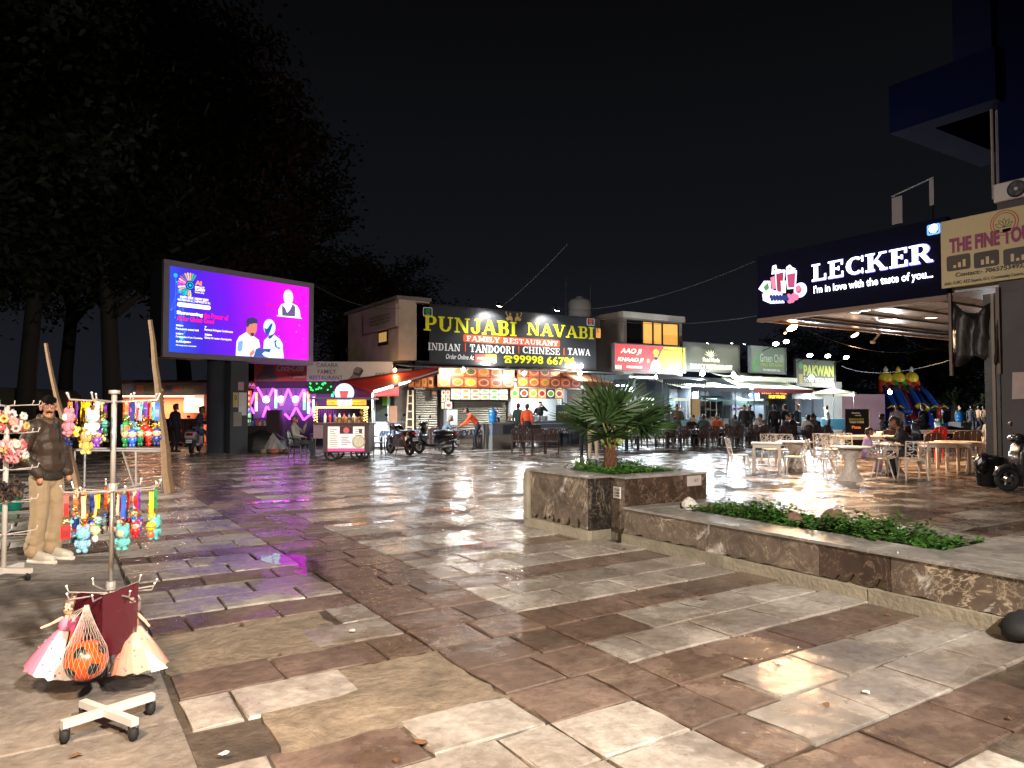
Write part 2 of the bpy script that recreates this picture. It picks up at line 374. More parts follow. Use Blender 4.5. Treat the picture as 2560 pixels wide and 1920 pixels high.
def poses():
    st = dict()
    POSE['stand'] = skin(figure(), .02, 'body')
    POSE['fold'] = skin(figure(elbows=[(-.27,.0,1.12),(.27,.0,1.12)], wrists=[(-.1,-.24,1.2),(.1,-.26,1.16)]), .02, 'body')
    POSE['walk'] = skin(figure(knees=[(-.1,-.18,.52),(.1,.02,.48)], ankles=[(-.1,-.2,.1),(.1,.32,.16)], elbows=[(-.27,.12,1.14),(.27,-.08,1.13)], wrists=[(-.26,.02,.92),(.25,-.28,.98)], lean=4), .02, 'body')
    POSE['serve'] = skin(figure(lean=38, hip=(0,.1,.92), elbows=[(-.26,-.3,1.02),(.26,-.36,1.06)], wrists=[(-.16,-.5,.92),(.2,-.56,.92)], head=(0,-.05)), .02, 'body')
    POSE['cook'] = skin(figure(lean=8, elbows=[(-.3,-.02,1.12),(.34,-.08,1.3)], wrists=[(-.14,-.26,1.06),(.14,-.12,1.52)]), .02, 'body')
    sk = [(-.1,-.42,.5),(.1,-.42,.5)]; sa = [(-.11,-.4,.09),(.11,-.36,.09)]
    POSE['sit'] = skin(figure(hip=(0,0,.54), knees=sk, ankles=sa, lean=10, elbows=[(-.27,-.12,.8),(.27,-.12,.8)], wrists=[(-.16,-.38,.82),(.16,-.36,.82)]), .02, 'body')
    POSE['sitlean'] = skin(figure(hip=(0,0,.54), knees=sk, ankles=sa, lean=26, elbows=[(-.26,-.3,.8),(.28,-.3,.8)], wrists=[(-.06,-.5,.84),(.08,-.5,.84)], head=(0,-.03)), .02, 'body')
    POSE['sitback'] = skin(figure(hip=(0,-.02,.54), knees=sk, ankles=[(-.13,-.5,.09),(.13,-.46,.09)], lean=-12, elbows=[(-.3,.0,.76),(.28,-.12,.82)], wrists=[(-.24,-.24,.7),(.12,-.24,1.06)]), .02, 'body')
    POSE['sitdrink'] = POSE['sitback']
    POSE['perch'] = skin(figure(hip=(0,0,.86), knees=[(-.12,-.4,.72),(.12,-.38,.7)], ankles=[(-.12,-.5,.32),(.14,-.52,.3)], lean=18, elbows=[(-.28,-.12,1.08),(.26,-.16,1.1)], wrists=[(-.12,-.36,1.04),(.1,-.38,1.06)]), .02, 'body')
poses()
SKIN = [S('skin_a', 150, 100, 72, rough=.5, var=.08), S('skin_b', 118, 76, 54, rough=.5, var=.08), S('skin_c', 176, 122, 92, rough=.5, var=.08)]
HAIRM = S('hair_black', 20, 17, 15, rough=.45, var=.2, ns=60, bump=.4, bs=150)
GREYH = S('hair_grey', 110, 105, 98, rough=.6, var=.2, ns=60)
def cloth(r, g, b): return S('cloth_%d_%d_%d' % (r, g, b), r, g, b, rough=.85, var=.18, ns=9, bump=.35, bs=22)
SHOEM = S('shoe_dark', 28, 25, 24, rough=.5); SHOEW = S('shoe_white', 196, 190, 180, rough=.6)
_pc = [0]
def person(label, loc, rz, pose, top, bot, skin_i=None, hair=None, shoe=None, group=None, scale=1.0):
    i = _pc[0]; _pc[0] += 1
    mats = [SKIN[(i if skin_i is None else skin_i) % 3], cloth(*top), cloth(*bot), hair or HAIRM, shoe or SHOEM]
    me = POSE[pose]
    if len(me.materials) == 0:
        for m in mats: me.materials.append(m)
    t = thing('person', label, 'person', loc, rz, group)
    o = link('body', me, t)
    for k, m in enumerate(mats):
        o.material_slots[k].link = 'OBJECT'; o.material_slots[k].material = m
    t.scale = (scale,) * 3
    return t

# ------------------------------------------------------------------ ground and stone paving
def stone(name, c1, c2, wet_bias, rough_hi, island=False, bumpy=.5):
    m = bpy.data.materials.new(name); m.use_nodes = True; t = m.node_tree; b = t.nodes['Principled BSDF']; L = t.links.new
    geo = t.nodes.new('ShaderNodeNewGeometry')
    def noise(scale, det=5, rough=.6, dist=0):
        n = t.nodes.new('ShaderNodeTexNoise'); n.inputs['Scale'].default_value = scale; n.inputs['Detail'].default_value = det
        n.inputs['Roughness'].default_value = rough; n.inputs['Distortion'].default_value = dist; L(geo.outputs['Position'], n.inputs['Vector']); return n
    def ramp(src, p0, c0, p1, c1_):
        r = t.nodes.new('ShaderNodeValToRGB'); e = r.color_ramp.elements; e[0].position, e[0].color = p0, c0; e[1].position, e[1].color = p1, c1_; L(src, r.inputs[0]); return r
    def mix(kind, fac, a, bb):
        x = t.nodes.new('ShaderNodeMix'); x.data_type = 'RGBA'; x.blend_type = kind
        for s, v in ((0, fac), (6, a), (7, bb)):
            if hasattr(v, 'is_linked') or hasattr(v, 'links'): L(v, x.inputs[s])
            else: x.inputs[s].default_value = v
        return x.outputs[2]
    if island: rnd = geo.outputs['Random Per Island']
    else: rnd = t.nodes.new('ShaderNodeObjectInfo').outputs['Random']
    n1, n2, n3, n5 = noise(2.2, 6, .65, .6), noise(14, 7, .7), noise(1.05, 5, .62, .5), noise(1.7, 7, .7, .7)
    base = ramp(n1.outputs[0], .32, (*c1, 1), .7, (*c2, 1)).outputs[0]
    tone = ramp(rnd, 0, (.72, .71, .7, 1), 1, (1.12, 1.1, 1.08, 1)).outputs[0]
    base = mix('MULTIPLY', 1.0, base, tone)
    base = mix('MULTIPLY', .75, base, ramp(n2.outputs[0], .3, (.5, .46, .42, 1), .62, (1.1, 1.1, 1.1, 1)).outputs[0])
    base = mix('MIX', ramp(n5.outputs[0], .52, (0, 0, 0, 1), .7, (.7, .7, .7, 1)).outputs[0], base, (.2, .155, .11, 1))     # sandy dirt lying on the stone
    # wet patches: darker and glossy, by their own shape on the ground
    ad = t.nodes.new('ShaderNodeMath'); ad.operation = 'ADD'; L(n3.outputs[0], ad.inputs[0])
    mu = t.nodes.new('ShaderNodeMath'); mu.operation = 'MULTIPLY_ADD'; L(n1.outputs[0], mu.inputs[0]); mu.inputs[1].default_value = .45; mu.inputs[2].default_value = wet_bias - .22
    L(mu.outputs[0], ad.inputs[1])
    # the open middle of the square is wetter than the vendor's corner
    sp = t.nodes.new('ShaderNodeSeparateXYZ'); L(geo.outputs['Position'], sp.inputs[0])
    mr = t.nodes.new('ShaderNodeMapRange'); mr.inputs['From Min'].default_value = 3.2; mr.inputs['From Max'].default_value = 7.0; mr.inputs['To Min'].default_value = -.16; mr.inputs['To Max'].default_value = .075
    sm = t.nodes.new('ShaderNodeMath'); sm.operation = 'MULTIPLY_ADD'; L(sp.outputs[0], sm.inputs[0]); sm.inputs[1].default_value = 1.15; L(sp.outputs[1], sm.inputs[2]); L(sm.outputs[0], mr.inputs[0])
    a2 = t.nodes.new('ShaderNodeMath'); a2.operation = 'ADD'; L(ad.outputs[0], a2.inputs[0]); L(mr.outputs[0], a2.inputs[1])
    src = a2.outputs[0]                       # low spots that stay wet
    for wx, wy, wr in ((3.75, 2.82, .5), (4.4, 2.85, .4), (3.95, 2.3, .35), (2.45, 6.9, .9), (1.7, 7.6, .6), (1.6, 6.6, .5), (4.0, 7.4, 1.0), (4.6, 4.5, .45), (4.9, 1.9, .7), (3.5, 4.05, .4)):
        vd = t.nodes.new('ShaderNodeVectorMath'); vd.operation = 'DISTANCE'; L(geo.outputs['Position'], vd.inputs[0]); vd.inputs[1].default_value = (wx, wy, 0)
        md = t.nodes.new('ShaderNodeMapRange'); L(vd.outputs['Value'], md.inputs[0]); md.inputs['From Max'].default_value = wr; md.inputs['To Min'].default_value = .26; md.inputs['To Max'].default_value = 0
        sa = t.nodes.new('ShaderNodeMath'); sa.operation = 'ADD'; L(src, sa.inputs[0]); L(md.outputs[0], sa.inputs[1]); src = sa.outputs[0]
    wet = ramp(src, .5, (0, 0, 0, 1), .63, (1, 1, 1, 1)).outputs[0]
    dark = mix('MULTIPLY', 1.0, base, (.62, .59, .57, 1))
    L(mix('MIX', wet, base, dark), b.inputs['Base Color'])
    rr = t.nodes.new('ShaderNodeMapRange'); L(wet, rr.inputs[0]); rr.inputs['To Min'].default_value = rough_hi; rr.inputs['To Max'].default_value = .07
    r3 = t.nodes.new('ShaderNodeMath'); r3.operation = 'MULTIPLY_ADD'; L(n2.outputs[0], r3.inputs[0]); r3.inputs[1].default_value = .17; L(rr.outputs[0], r3.inputs[2])
    L(r3.outputs[0], b.inputs['Roughness'])
    bp = t.nodes.new('ShaderNodeBump'); bp.inputs['Distance'].default_value = .022
    bs = t.nodes.new('ShaderNodeMapRange'); L(wet, bs.inputs[0]); bs.inputs['To Min'].default_value = bumpy; bs.inputs['To Max'].default_value = bumpy*.3; L(bs.outputs[0], bp.inputs['Strength'])
    n4 = noise(8, 9, .72, .8); n6 = noise(2.6, 10, .6, 1.4); hm = t.nodes.new('ShaderNodeMath'); hm.operation = 'MULTIPLY_ADD'; L(n6.outputs[0], hm.inputs[0]); hm.inputs[1].default_value = 1.6; L(n4.outputs[0], hm.inputs[2]); L(hm.outputs[0], bp.inputs['Height']); L(bp.outputs[0], b.inputs['Normal'])
    return m
PALE = ((.29, .265, .24), (.5, .465, .425)); RED = ((.12, .083, .066), (.245, .175, .142))
pale_a, pale_s = stone('pale_slab', *PALE, .02, .42), stone('pale_slab_far', *PALE, .03, .4, True)
red_a, red_s = stone('red_slab', *RED, .03, .5, bumpy=.8), stone('red_slab_far', *RED, .03, .45, True, bumpy=.8)
grey_f = stone('grey_flag', (.165, .148, .132), (.29, .258, .23), -.16, .62, bumpy=1.0)
conc = stone('rough_concrete', (.15, .12, .088), (.29, .235, .175), -.2, .8, bumpy=1.3)
earth = stone('joint_dirt', (.045, .034, .026), (.1, .078, .06), -.02, .65, bumpy=1.0)

g = MB(); g.add([(-350,-350,-.019),(450,-350,-.019),(450,600,-.019),(-350,600,-.019)], [(0,1,2,3)])
ground = tag(g.ob('ground', earth), kind='structure')
pave = tag(link('pavement', None, None, (0, 0, 0)), kind='structure')
RP, CPW = .44, .645                           # row pitch (Y) and slab length (X)
PLX0, PLX1, PLY1 = 5.62, 7.3, 8.4             # planter footprint
tiles = []                                    # (x0,y0,x1,y1,kind)
def blocked(x0, y0, x1, y1):
    cx, cyy = (x0+x1)/2, (y0+y1)/2
    return PLX0+.3 < cx < PLX1 and cyy < PLY1
def vis(x, y):
    lat = x*math.cos(HD) - y*math.sin(HD); fw = x*math.sin(HD) + y*math.cos(HD)
    return fw > 2.0 and abs(lat)/fw < .8
rr_ = random.Random(3)
spines = [(2.15, 3.08), (16.9, 17.8)]
row0 = 2.14 - 4*RP
for k in range(0, 62):
    y0 = row0 + k*RP; y1 = y0 + RP; band = (k - 6) % 3 == 0      # every third course is red stone
    blocks = [(3.08, 16.9, 3.08), (17.8, 44, 17.8)]
    left0 = .59 if y0 < 9.2 else (-1.5 if y0 < 18 else -4)
    blocks.append((left0, 2.15, 2.15))
    for bx0, bx1, org in blocks:
        off = (0 if k % 2 == 0 else CPW/2)
        n0 = math.floor((bx0-org)/CPW)-1; n1 = math.ceil((bx1-org)/CPW)+1
        for n in range(n0, n1):
            x0 = max(bx0, org + n*CPW + off); x1 = min(bx1, org + (n+1)*CPW + off)
            if x1 - x0 < .1 or not vis((x0+x1)/2, y0) or blocked(x0, y0, x1, y1): continue
            kind = 'r' if band else 'p'
            if org == 2.15:
                if y1 < 3.1 and x1 > 1.2: kind = 'p' if x1 < 2.75 else 'r'
                elif y0 < 3.3: kind = 'r' if rr_.random() < .6 else 'p'
                if 3.4 < y0 + .2 < 4.35 and .86 < (x0+x1)/2 and not (x0 < 1.0 and y0 > 3.85): kind = 'c' if x1 < 2.2 else 'r'
                if 4.7 < y0 + .2 < 5.65 and (x0+x1)/2 < 1.75: kind = 'c'
                if 3.35 < y0 + .2 < 3.9 and x1 < .95: kind = 'p'
            elif not band and rr_.random() < .04: kind = 'r'
            if x0 > 9 and y0 < 10 and rr_.random() < .12 and kind == 'p': kind = 'r'
            tiles.append([x0, y0, x1, y1, kind])
    for a, bb in spines:                      # red spines running away across the square
        if y0 < 3.0 and a < 5: 
            tiles.append([2.15, y0, 2.72, y1, 'p']); tiles.append([2.72, y0, 3.08, y1, 'r']); continue
        if vis(a, y0):
            m = a + (.46 if k % 2 else .58)
            tiles.append([a, y0, m, y1, 'r']); tiles.append([m, y0, bb, y1, 'r'])
far = [t for t in tiles]
def pxsize(t):
    fw = (t[0]+t[2])/2*math.sin(HD) + (t[1]+t[3])/2*math.cos(HD); return -fw
tiles.sort(key=pxsize, reverse=True)
near = [t for t in tiles if t[4] != 'c'][:285]; nid = set(id(t) for t in near)
def slabmesh(w, d, seed):
    r = random.Random(seed); mb = MB(); j = lambda: r.uniform(-.009, .009); b = .007; h = .03
    w /= 2; d /= 2
    def corner(z, i):
        return [(-w+i+j(), -d+i+j(), z), (j()*3, -d+i+j()*.6, z+j()*.15), (w-i+j(), -d+i+j(), z), (w-i+j(), j()*3, z+j()*.15), (w-i+j(), d-i+j(), z), (j()*3, d-i+j()*.6, z), (-w+i+j(), d-i+j(), z), (-w+i+j(), j()*3, z)]
    mb.rings([corner(-h, .002), corner(-b, .001), corner(0, b)])
    return mb
_sm = {}
for i, t in enumerate(near):
    x0, y0, x1, y1, kd = t; w, d = round(x1-x0-.022, 3), round(y1-y0-.022, 3); key = (w, d, i % 5, kd)
    if key not in _sm: _sm[key] = slabmesh(w, d, i).mesh('paving_slab', pale_a if kd == 'p' else red_a)
    o = link('paving_slab', _sm[key], pave, ((x0+x1)/2, (y0+y1)/2, rr_.uniform(-.003, .003) - (.004 if kd == 'r' else 0)))
    o.rotation_euler = (rr_.uniform(-.004, .004), rr_.uniform(-.004, .004), rr_.uniform(-.006, .006))
for kd, mt in (('p', pale_s), ('r', red_s)):
    mb = MB()
    for t in tiles:
        if id(t) in nid or t[4] != kd: continue
        x0, y0, x1, y1, _ = t; z = rr_.uniform(-.004, .003); a, b_, c, d = (rr_.uniform(-.004, .004) for _ in range(4)); gq = .011
        mb.rings([[(x0+gq, y0+gq, -.028), (x1-gq, y0+gq, -.028), (x1-gq, y1-gq, -.028), (x0+gq, y1-gq, -.028)],
                  [(x0+gq, y0+gq, z+a), (x1-gq, y0+gq, z+b_), (x1-gq, y1-gq, z+c), (x0+gq, y1-gq, z+d)]])
    tag(mb.ob('paving', mt, pave), 'pale stone paving slabs' if kd == 'p' else 'red brown stone paving slabs', kind='stuff')
for i, (x0, y0, x1, y1) in enumerate(((.6, 4.74, 1.76, 5.62), (.93, 3.42, 2.14, 4.3))):       # broken-out slabs filled with rough concrete
    rr2 = random.Random(i); poly = []
    for (ax_, ay_), (cx_, cy_) in (((x0,y0),(x1,y0)),((x1,y0),(x1,y1)),((x1,y1),(x0,y1)),((x0,y1),(x0,y0))):
        for k in range(9): poly.append((ax_+(cx_-ax_)*k/9+rr2.uniform(-.02, .02), ay_+(cy_-ay_)*k/9+rr2.uniform(-.02, .02)))
    MB().slab(poly, -.029, -.003 + i*.001).ob('concrete_patch', conc, pave)
# large grey flags in the vendor's corner
for k, yy in enumerate([y*1.02 for y in range(0, 9)]):
    n = 4
    for j in range(n):
        xw = 1.25; x1 = .57 - j*xw - (0 if j == 0 else (k % 2)*.3); x0 = .57 - (j+1)*xw - (k % 2)*.3
        if not vis(x1, yy+.5) and not vis(x1, yy+1): continue
        b = slabmesh(x1-x0-.012, 1.02-.012, 100+k*7+j); b.ob('flagstone', grey_f, pave, loc=((x0+x1)/2, yy+.51, .0))

# puddles of rain water lying in low spots
water = bpy.data.materials.new('rain_water'); water.use_nodes = True
t = water.node_tree; t.nodes.clear(); o = t.nodes.new('ShaderNodeOutputMaterial'); mx = t.nodes.new('ShaderNodeMixShader')
tr = t.nodes.new('ShaderNodeBsdfTransparent'); tr.inputs[0].default_value = (.97, .965, .96, 1); gl = t.nodes.new('ShaderNodeBsdfGlossy'); gl.inputs['Roughness'].default_value = .035
fr_ = t.nodes.new('ShaderNodeLayerWeight'); fr_.inputs[0].default_value = .5; nz = t.nodes.new('ShaderNodeTexNoise'); nz.inputs['Scale'].default_value = 5
bp = t.nodes.new('ShaderNodeBump'); bp.inputs['Strength'].default_value = .05; bp.inputs['Distance'].default_value = .02
t.links.new(nz.outputs[0], bp.inputs['Height']); t.links.new(bp.outputs[0], gl.inputs['Normal']); t.links.new(bp.outputs[0], fr_.inputs['Normal'])
pw = t.nodes.new('ShaderNodeMath'); pw.operation = 'POWER'; pw.inputs[1].default_value = 4.2; t.links.new(fr_.outputs['Facing'], pw.inputs[0]); pa = t.nodes.new('ShaderNodeMath'); pa.operation = 'MULTIPLY_ADD'; pa.inputs[1].default_value = .97; pa.inputs[2].default_value = .03; t.links.new(pw.outputs[0], pa.inputs[0])
t.links.new(pa.outputs[0], mx.inputs[0]); t.links.new(tr.outputs[0], mx.inputs[1]); t.links.new(gl.outputs[0], mx.inputs[2]); t.links.new(mx.outputs[0], o.inputs[0])
def puddle(x, y, rx, ry, seed, ang=0):
    r = random.Random(seed); n = 40; ph = [r.uniform(0, 6.28) for _ in range(5)]; am = [.2, .14, .1, .07, .05]; mb = MB(); pts = []
    for k in range(n):
        a = 2*math.pi*k/n; q = 1 + sum(am[i]*math.sin((i+2)*a + ph[i]) for i in range(5)); u, v = rx*q*math.cos(a), ry*q*math.sin(a)
        pts.append((u*math.cos(ang)-v*math.sin(ang), u*math.sin(ang)+v*math.cos(ang), 0))
    mb.add(pts, [tuple(range(n))]); o = mb.ob('puddle', water, None, loc=(x, y, .0075+.0004*(seed % 7))); tag(o, kind='structure')
for i, (p, rx, ry, an) in enumerate((((735, 1405), .62, .17, 1.75), ((790, 1440), .3, .1, 1.7), ((1180, 1366), .55, .14, 0), ((1240, 1392), .4, .1, 0), ((1690, 1488), .24, .09, 0), ((2500, 1800), .3, .1, .2), ((2450, 1690), .3, .07, 0), ((900, 1310), .4, .12, 0), ((830, 1270), .3, .1, 0), ((1130, 1275), .5, .12, 0), ((2470, 1325), .4, .14, 0), ((690, 1255), .5, .14, 0), ((1250, 1250), .5, .16, 0))):
    q = G(*p); puddle(q.x, q.y, rx, ry, i, an)
# scraps and leaves on the ground
leafm = S('dry_leaf', 96, 62, 34, rough=.8); paperm = S('paper_scrap', 205, 200, 190, rough=.8)
rr2 = random.Random(11)
for i, p in enumerate(((2065, 1765), (2520, 1800), (2165, 1735), (1680, 1345), (1560, 1375), (1310, 1340), (990, 1905), (690, 1320), (345, 1405), (605, 1565), (1050, 1860), (2550, 1255), (1760, 1500), (2220, 1540), (880, 1580), (1490, 1340), (190, 1895), (560, 1890), (1140, 1464), (700, 1640), (2000, 1415))):
    q = G(*p); mb = MB(); s_ = rr2.uniform(.02, .045); pts = [(s_*c*rr2.uniform(.7, 1.2), s_*.6*d*rr2.uniform(.7, 1.2), rr2.uniform(0, .012)) for c, d in ((-1,0),(-.4,-1),(.5,-.8),(1,.1),(.4,.9),(-.5,.7))]
    mb.add(pts + [(0, 0, .016)], [(k, (k+1) % 6, 6) for k in range(6)])
    pap = i % 3 == 2
    o = mb.ob('paper_scrap' if pap else 'dry_leaf', paperm if pap else leafm, None, loc=(q.x, q.y, .006), rz=rr2.uniform(0, 6))
    tag(o, 'small scrap of pale paper lying on the paving' if pap else 'small curled dry leaf lying on the paving', 'paper' if pap else 'leaf', 'paper scraps on the paving' if pap else 'dry leaves on the paving')
# ------------------------------------------------------------------ lamps
LENS = {}
def lens_mat(col, e):
    k = (col, e)
    if k not in LENS: LENS[k] = M('lamp_glow_%d' % len(LENS), col, emit=e)
    return LENS[k]
black_m = S('black_metal', 24, 24, 26, rough=.45, metal=.6); grey_m = S('grey_metal', 120, 122, 124, rough=.4, metal=.8)
WHITE, WARM, COOL = (1, .97, .9), (1, .55, .2), (.82, .92, 1)
def flood(label, loc, aim, col=WHITE, w=60, size=.11, glow=40, ang=130, group=None, name='floodlight', soft=.08, arm=None):
    """small floodlight: housing, glowing lens, bracket and its own beam"""
    loc = Vector(loc); d = (Vector(aim) - loc).normalized(); t = thing(name, label, 'lamp', loc, 0, group)
    q = d.to_track_quat('-Y', 'Z'); t.rotation_mode = 'QUATERNION'; t.rotation_quaternion = q
    mb = MB(); mb.rings([[(x*s, y, z*s*.75) for x, z in ((-1,-1),(1,-1),(1,1),(-1,1))] for s, y in ((size*.6, size*.7), (size*.7, size*.3), (size*1.1, 0), (size*1.1, -.004))]); mb.ob('housing', black_m, t)
    MB().ell((0, -.012, 0), (size, size*.25, size*.72), 12, 6).ob('lens', lens_mat(col, glow), t, smooth=True)
    MB().tube([(0, size*.3, -.02), (0, size*1.2, -size*.6), (0, size*1.6, -size*1.8)], .012, 5).ob('bracket', black_m, t)
    l = bpy.data.lights.new('beam', 'SPOT'); l.energy = w*LP; l.color = col; l.spot_size = rad(ang); l.spot_blend = .6; l.shadow_soft_size = soft
    lo = bpy.data.objects.new('beam', l); COL.objects.link(lo); lo.parent = t; lo.location = (0, -size*.4, 0)
    lo.rotation_euler = Vector((0, -1, 0)).to_track_quat('-Z', 'Y').to_euler()
    if arm: MB().tube([q.inverted() @ (Vector(p) - loc) for p in arm], .02, 5).ob('arm', black_m, t)
    return t
def bulb(label, loc, col=WHITE, w=40, r=.06, glow=60, group=None, cord=.25):
    """bare LED bulb on a short cord"""
    t = thing('light_bulb', label, 'lamp', loc, 0, group)
    MB().ell((0, 0, 0), (r, r, r*1.15), 12, 8).ob('globe', lens_mat(col, glow), t, smooth=True)
    MB().lathe([(r*.5, r*.8), (r*.55, r*1.7), (r*.3, r*2)], n=10).ob('cap', S('bulb_cap', 210, 210, 205), t)
    MB().tube([(0, 0, r*1.9), (0, 0, r*1.9+cord)], .006, 4).ob('cord', black_m, t)
    l = bpy.data.lights.new('glow', 'POINT'); l.energy = w*LP; l.color = col; l.shadow_soft_size = r*1.1
    lo = bpy.data.objects.new('glow', l); COL.objects.link(lo); lo.parent = t; lo.location = (0, 0, -r*1.25)
    return t
def tube_light(label, p0, p1, col=COOL, w=40, glow=9, r=.03, group=None):
    p0, p1 = Vector(p0), Vector(p1); t = thing('tube_light', label, 'lamp', p0, 0, group); d = p1 - p0
    MB().tube([(0,0,0), d], r, 8).ob('tube', lens_mat(col, glow), t, smooth=True)
    n = Vector((0, 0, 1)); MB().bar(n*(r+.02), d + n*(r+.02), .07, .035).ob('fitting', S('tube_fitting', 190, 190, 190), t)
    l = bpy.data.lights.new('glow', 'AREA'); l.shape = 'RECTANGLE'; l.size = d.length; l.size_y = .05; l.energy = w*LP; l.color = col
    lo = bpy.data.objects.new('glow', l); COL.objects.link(lo); lo.parent = t; lo.location = d*.5 + Vector((0, 0, -r*1.3))
    lo.rotation_euler = (0, -math.asin(d.normalized().z), math.atan2(d.y, d.x))
    return t

# ------------------------------------------------------------------ the big restaurant
plaster = S('old_plaster', 176, 158, 138, rough=.85, var=.3, ns=1.6, bump=.3, bs=8)
plaster_d = S('stained_plaster', 128, 118, 108, rough=.9, var=.4, ns=1.2, bump=.3, bs=8)
concm = S('grey_concrete', 122, 118, 112, rough=.9, var=.25, ns=2, bump=.3, bs=12)
darkw = S('dark_wall', 46, 44, 46, rough=.85, var=.3, ns=1.5)
steel = S('shutter_steel', 138, 134, 122, rough=.42, metal=.55, var=.2, ns=3)
frame_m = S('dark_frame', 36, 34, 34, rough=.5, metal=.3)
tin = S('weathered_tin', 128, 140, 150, rough=.45, metal=.5, var=.3, ns=3)
YF = 28.4                                     # shop fronts stand on this line
FP = Frame((0, 27.5, 0), 0)                   # face of the big sign
FB = Frame((0, 27.95, 0), 0)                  # menu boards under it
FS = Frame((0, YF, 0), 0)                     # shutters
FK = Frame((0, 31, 0), 0)                     # kitchen back wall
bx = FP.uv(C6(505, 300))[0]; bx1 = FP.uv(C6(2105, 300))[0]
rb = thing('restaurant_building', 'beige two storey restaurant block with roller shutters behind the big black sign', 'building', (bx, YF, 0))
def R(mb, x0, y0, z0, x1, y1, z1): return mb.box(x0-bx, y0-YF, z0, x1-bx, y1-YF, z1)
wx0 = FP.uv(C6(345, 300))[0]                  # corner of the upper room left of the sign
ztop = FP.uv(C6(345, 100))[1]; zbot = FP.uv(C6(345, 640))[1]
mb = MB(); R(mb, wx0, 27.5, zbot, bx+.6, 33.6, ztop); mb.ob('upper_room', plaster, rb)
mb = MB(); R(mb, wx0-.15, 27.35, ztop+.002, bx+.62, 33.8, ztop+.14); mb.ob('roof_slab', concm, rb)
MB().prism([(wx0-bx+1.3, zbot-.01), (-.05, zbot-.01), (-.05, zbot-.9)], -.85, -.6).ob('roof_bracket', frame_m, rb)
mb = MB(); R(mb, bx+.6, 28.9, 3.3, bx1, 33.6, 6.0); mb.ob('upper_wall', plaster_d, rb)
kx0 = FS.uv(C6(1335, 1000))[0]; kx1 = FS.uv(C6(1812, 1000))[0]
mb = MB(); R(mb, wx0+.1, 28.65, -.02, kx0, 28.9, 3.3); mb.ob('wall', plaster_d, rb)
mb = MB(); R(mb, kx1, 28.65, -.02, bx1+.6, 28.9, 3.3); mb.ob('wall', plaster_d, rb)
mb = MB(); R(mb, kx0-1, 31, -.02, kx1+1.5, 31.2, 3.3); mb.ob('kitchen_wall', S('white_kitchen_tile', 205, 210, 206, rough=.35, var=.12, ns=4), rb)
mb = MB(); R(mb, kx0-1, 28.92, 3.1, kx1+1.5, 31, 3.2); mb.ob('kitchen_ceiling', plaster_d, rb)
mb = MB(); R(mb, kx0-.12, 28.3, -.02, kx0+.02, 28.64, 3.3); R(mb, kx1-.02, 28.3, -.02, kx1+.16, 28.64, 3.3); mb.ob('door_frame', S('patterned_post', 150, 150, 160, rough=.5, var=.4, ns=25), rb)
def shutter(px0, px1, ytop, ybot):
    a = FS.uv(C6(px0, ytop)); b = FS.uv(C6(px1, ybot)); z1 = a[1]; z0 = max(.02, b[1]); mb = MB(); n = int((z1-z0)/.1); vs = []; fs = []
    for i in range(n*2+1):
        z = z0 + (z1-z0)*i/(n*2); y = (.0 if i % 2 else .035); vs += [(a[0]-bx, y, z), (b[0]-bx, y, z)]
    for i in range(n*2): fs.append((2*i, 2*i+1, 2*i+3, 2*i+2))
    mb.add(vs, fs); s = mb.ob('roller_shutter', steel, rb)
    for u_ in (a[0]-bx-.1, b[0]-bx+.002): MB().box(u_, -.03, z0, u_+.098, .1, z1+.1).ob('guide_rail', frame_m, s)
    MB().box(a[0]-bx-.1, -.05, z1+.002, b[0]-bx+.1, .2, z1+.22).ob('shutter_box', steel, s)
shutter(497, 692, 905, 1260); shutter(833, 1305, 1005, 1260); shutter(1822, 1990, 905, 1230)
# window in the upper room's left side and a sign on it
FL = Frame((wx0, 0, 0), rad(-90))             # left side, facing -X
def onleft(x, y): u, z = FL.uv(C6(x, y)); return -u, z                 # world Y, z
y0, z0 = onleft(165, 520); y1, z1 = onleft(255, 375)
w = MB(); w.box(wx0-bx-.03, min(y0,y1)-YF, z0, wx0-bx-.004, max(y0,y1)-YF, z1); wo = w.ob('window', frame_m, rb)
ww = MB(); n = 4; ya, yb = min(y0,y1)+.15, max(y0,y1)-.1
for i in range(n):
    q0 = ya + (yb-ya)*i/n; q1 = ya + (yb-ya)*(i+.8)/n; p = MB(); p.box(wx0-bx-.05, q0-YF, z0+.15, wx0-bx-.032, q1-YF, z1-.06); p.ob('pane', E('lit_pane', 214, 172, 104, .55), wo)
# the sign hanging on the left side of the upper room
ls = thing('side_sign', 'pale lit restaurant sign on the side wall of the upper room, lettering washed out', 'sign', (wx0-.25, onleft(325, 300)[0], 0), rad(-90))
fl2 = Frame((wx0-.25, 0, 0), rad(-90)); a = fl2.uv(C6(30, 410)); b = fl2.uv(C6(322, 130)); sl = -ls.location.y
def lsx(p): u, v = fl2.uv(p); return u + ls.location.y, v
p0, p1 = lsx(C6(30, 410)), lsx(C6(318, 110)); MB().box(p0[0], 0, p0[1], p1[0], .12, p1[1]-.12).ob('panel', S('sign_greybeige', 168, 150, 140, rough=.5, var=.1), ls)
for k, (s_, zf) in enumerate((('FAMILY RESTAURANT', .5), ('VEG & NON VEG', .36), ('ORDER NOW', .22))):
    hh = p1[1]-p0[1]; letters(ls, s_, p0[0]+.2*(p1[0]-p0[0]), p0[1]+zf*hh, p0[0]+.85*(p1[0]-p0[0]), p0[1]+(zf+.09)*hh, S('sign_dark_text', 60, 52, 56), bold=.01)
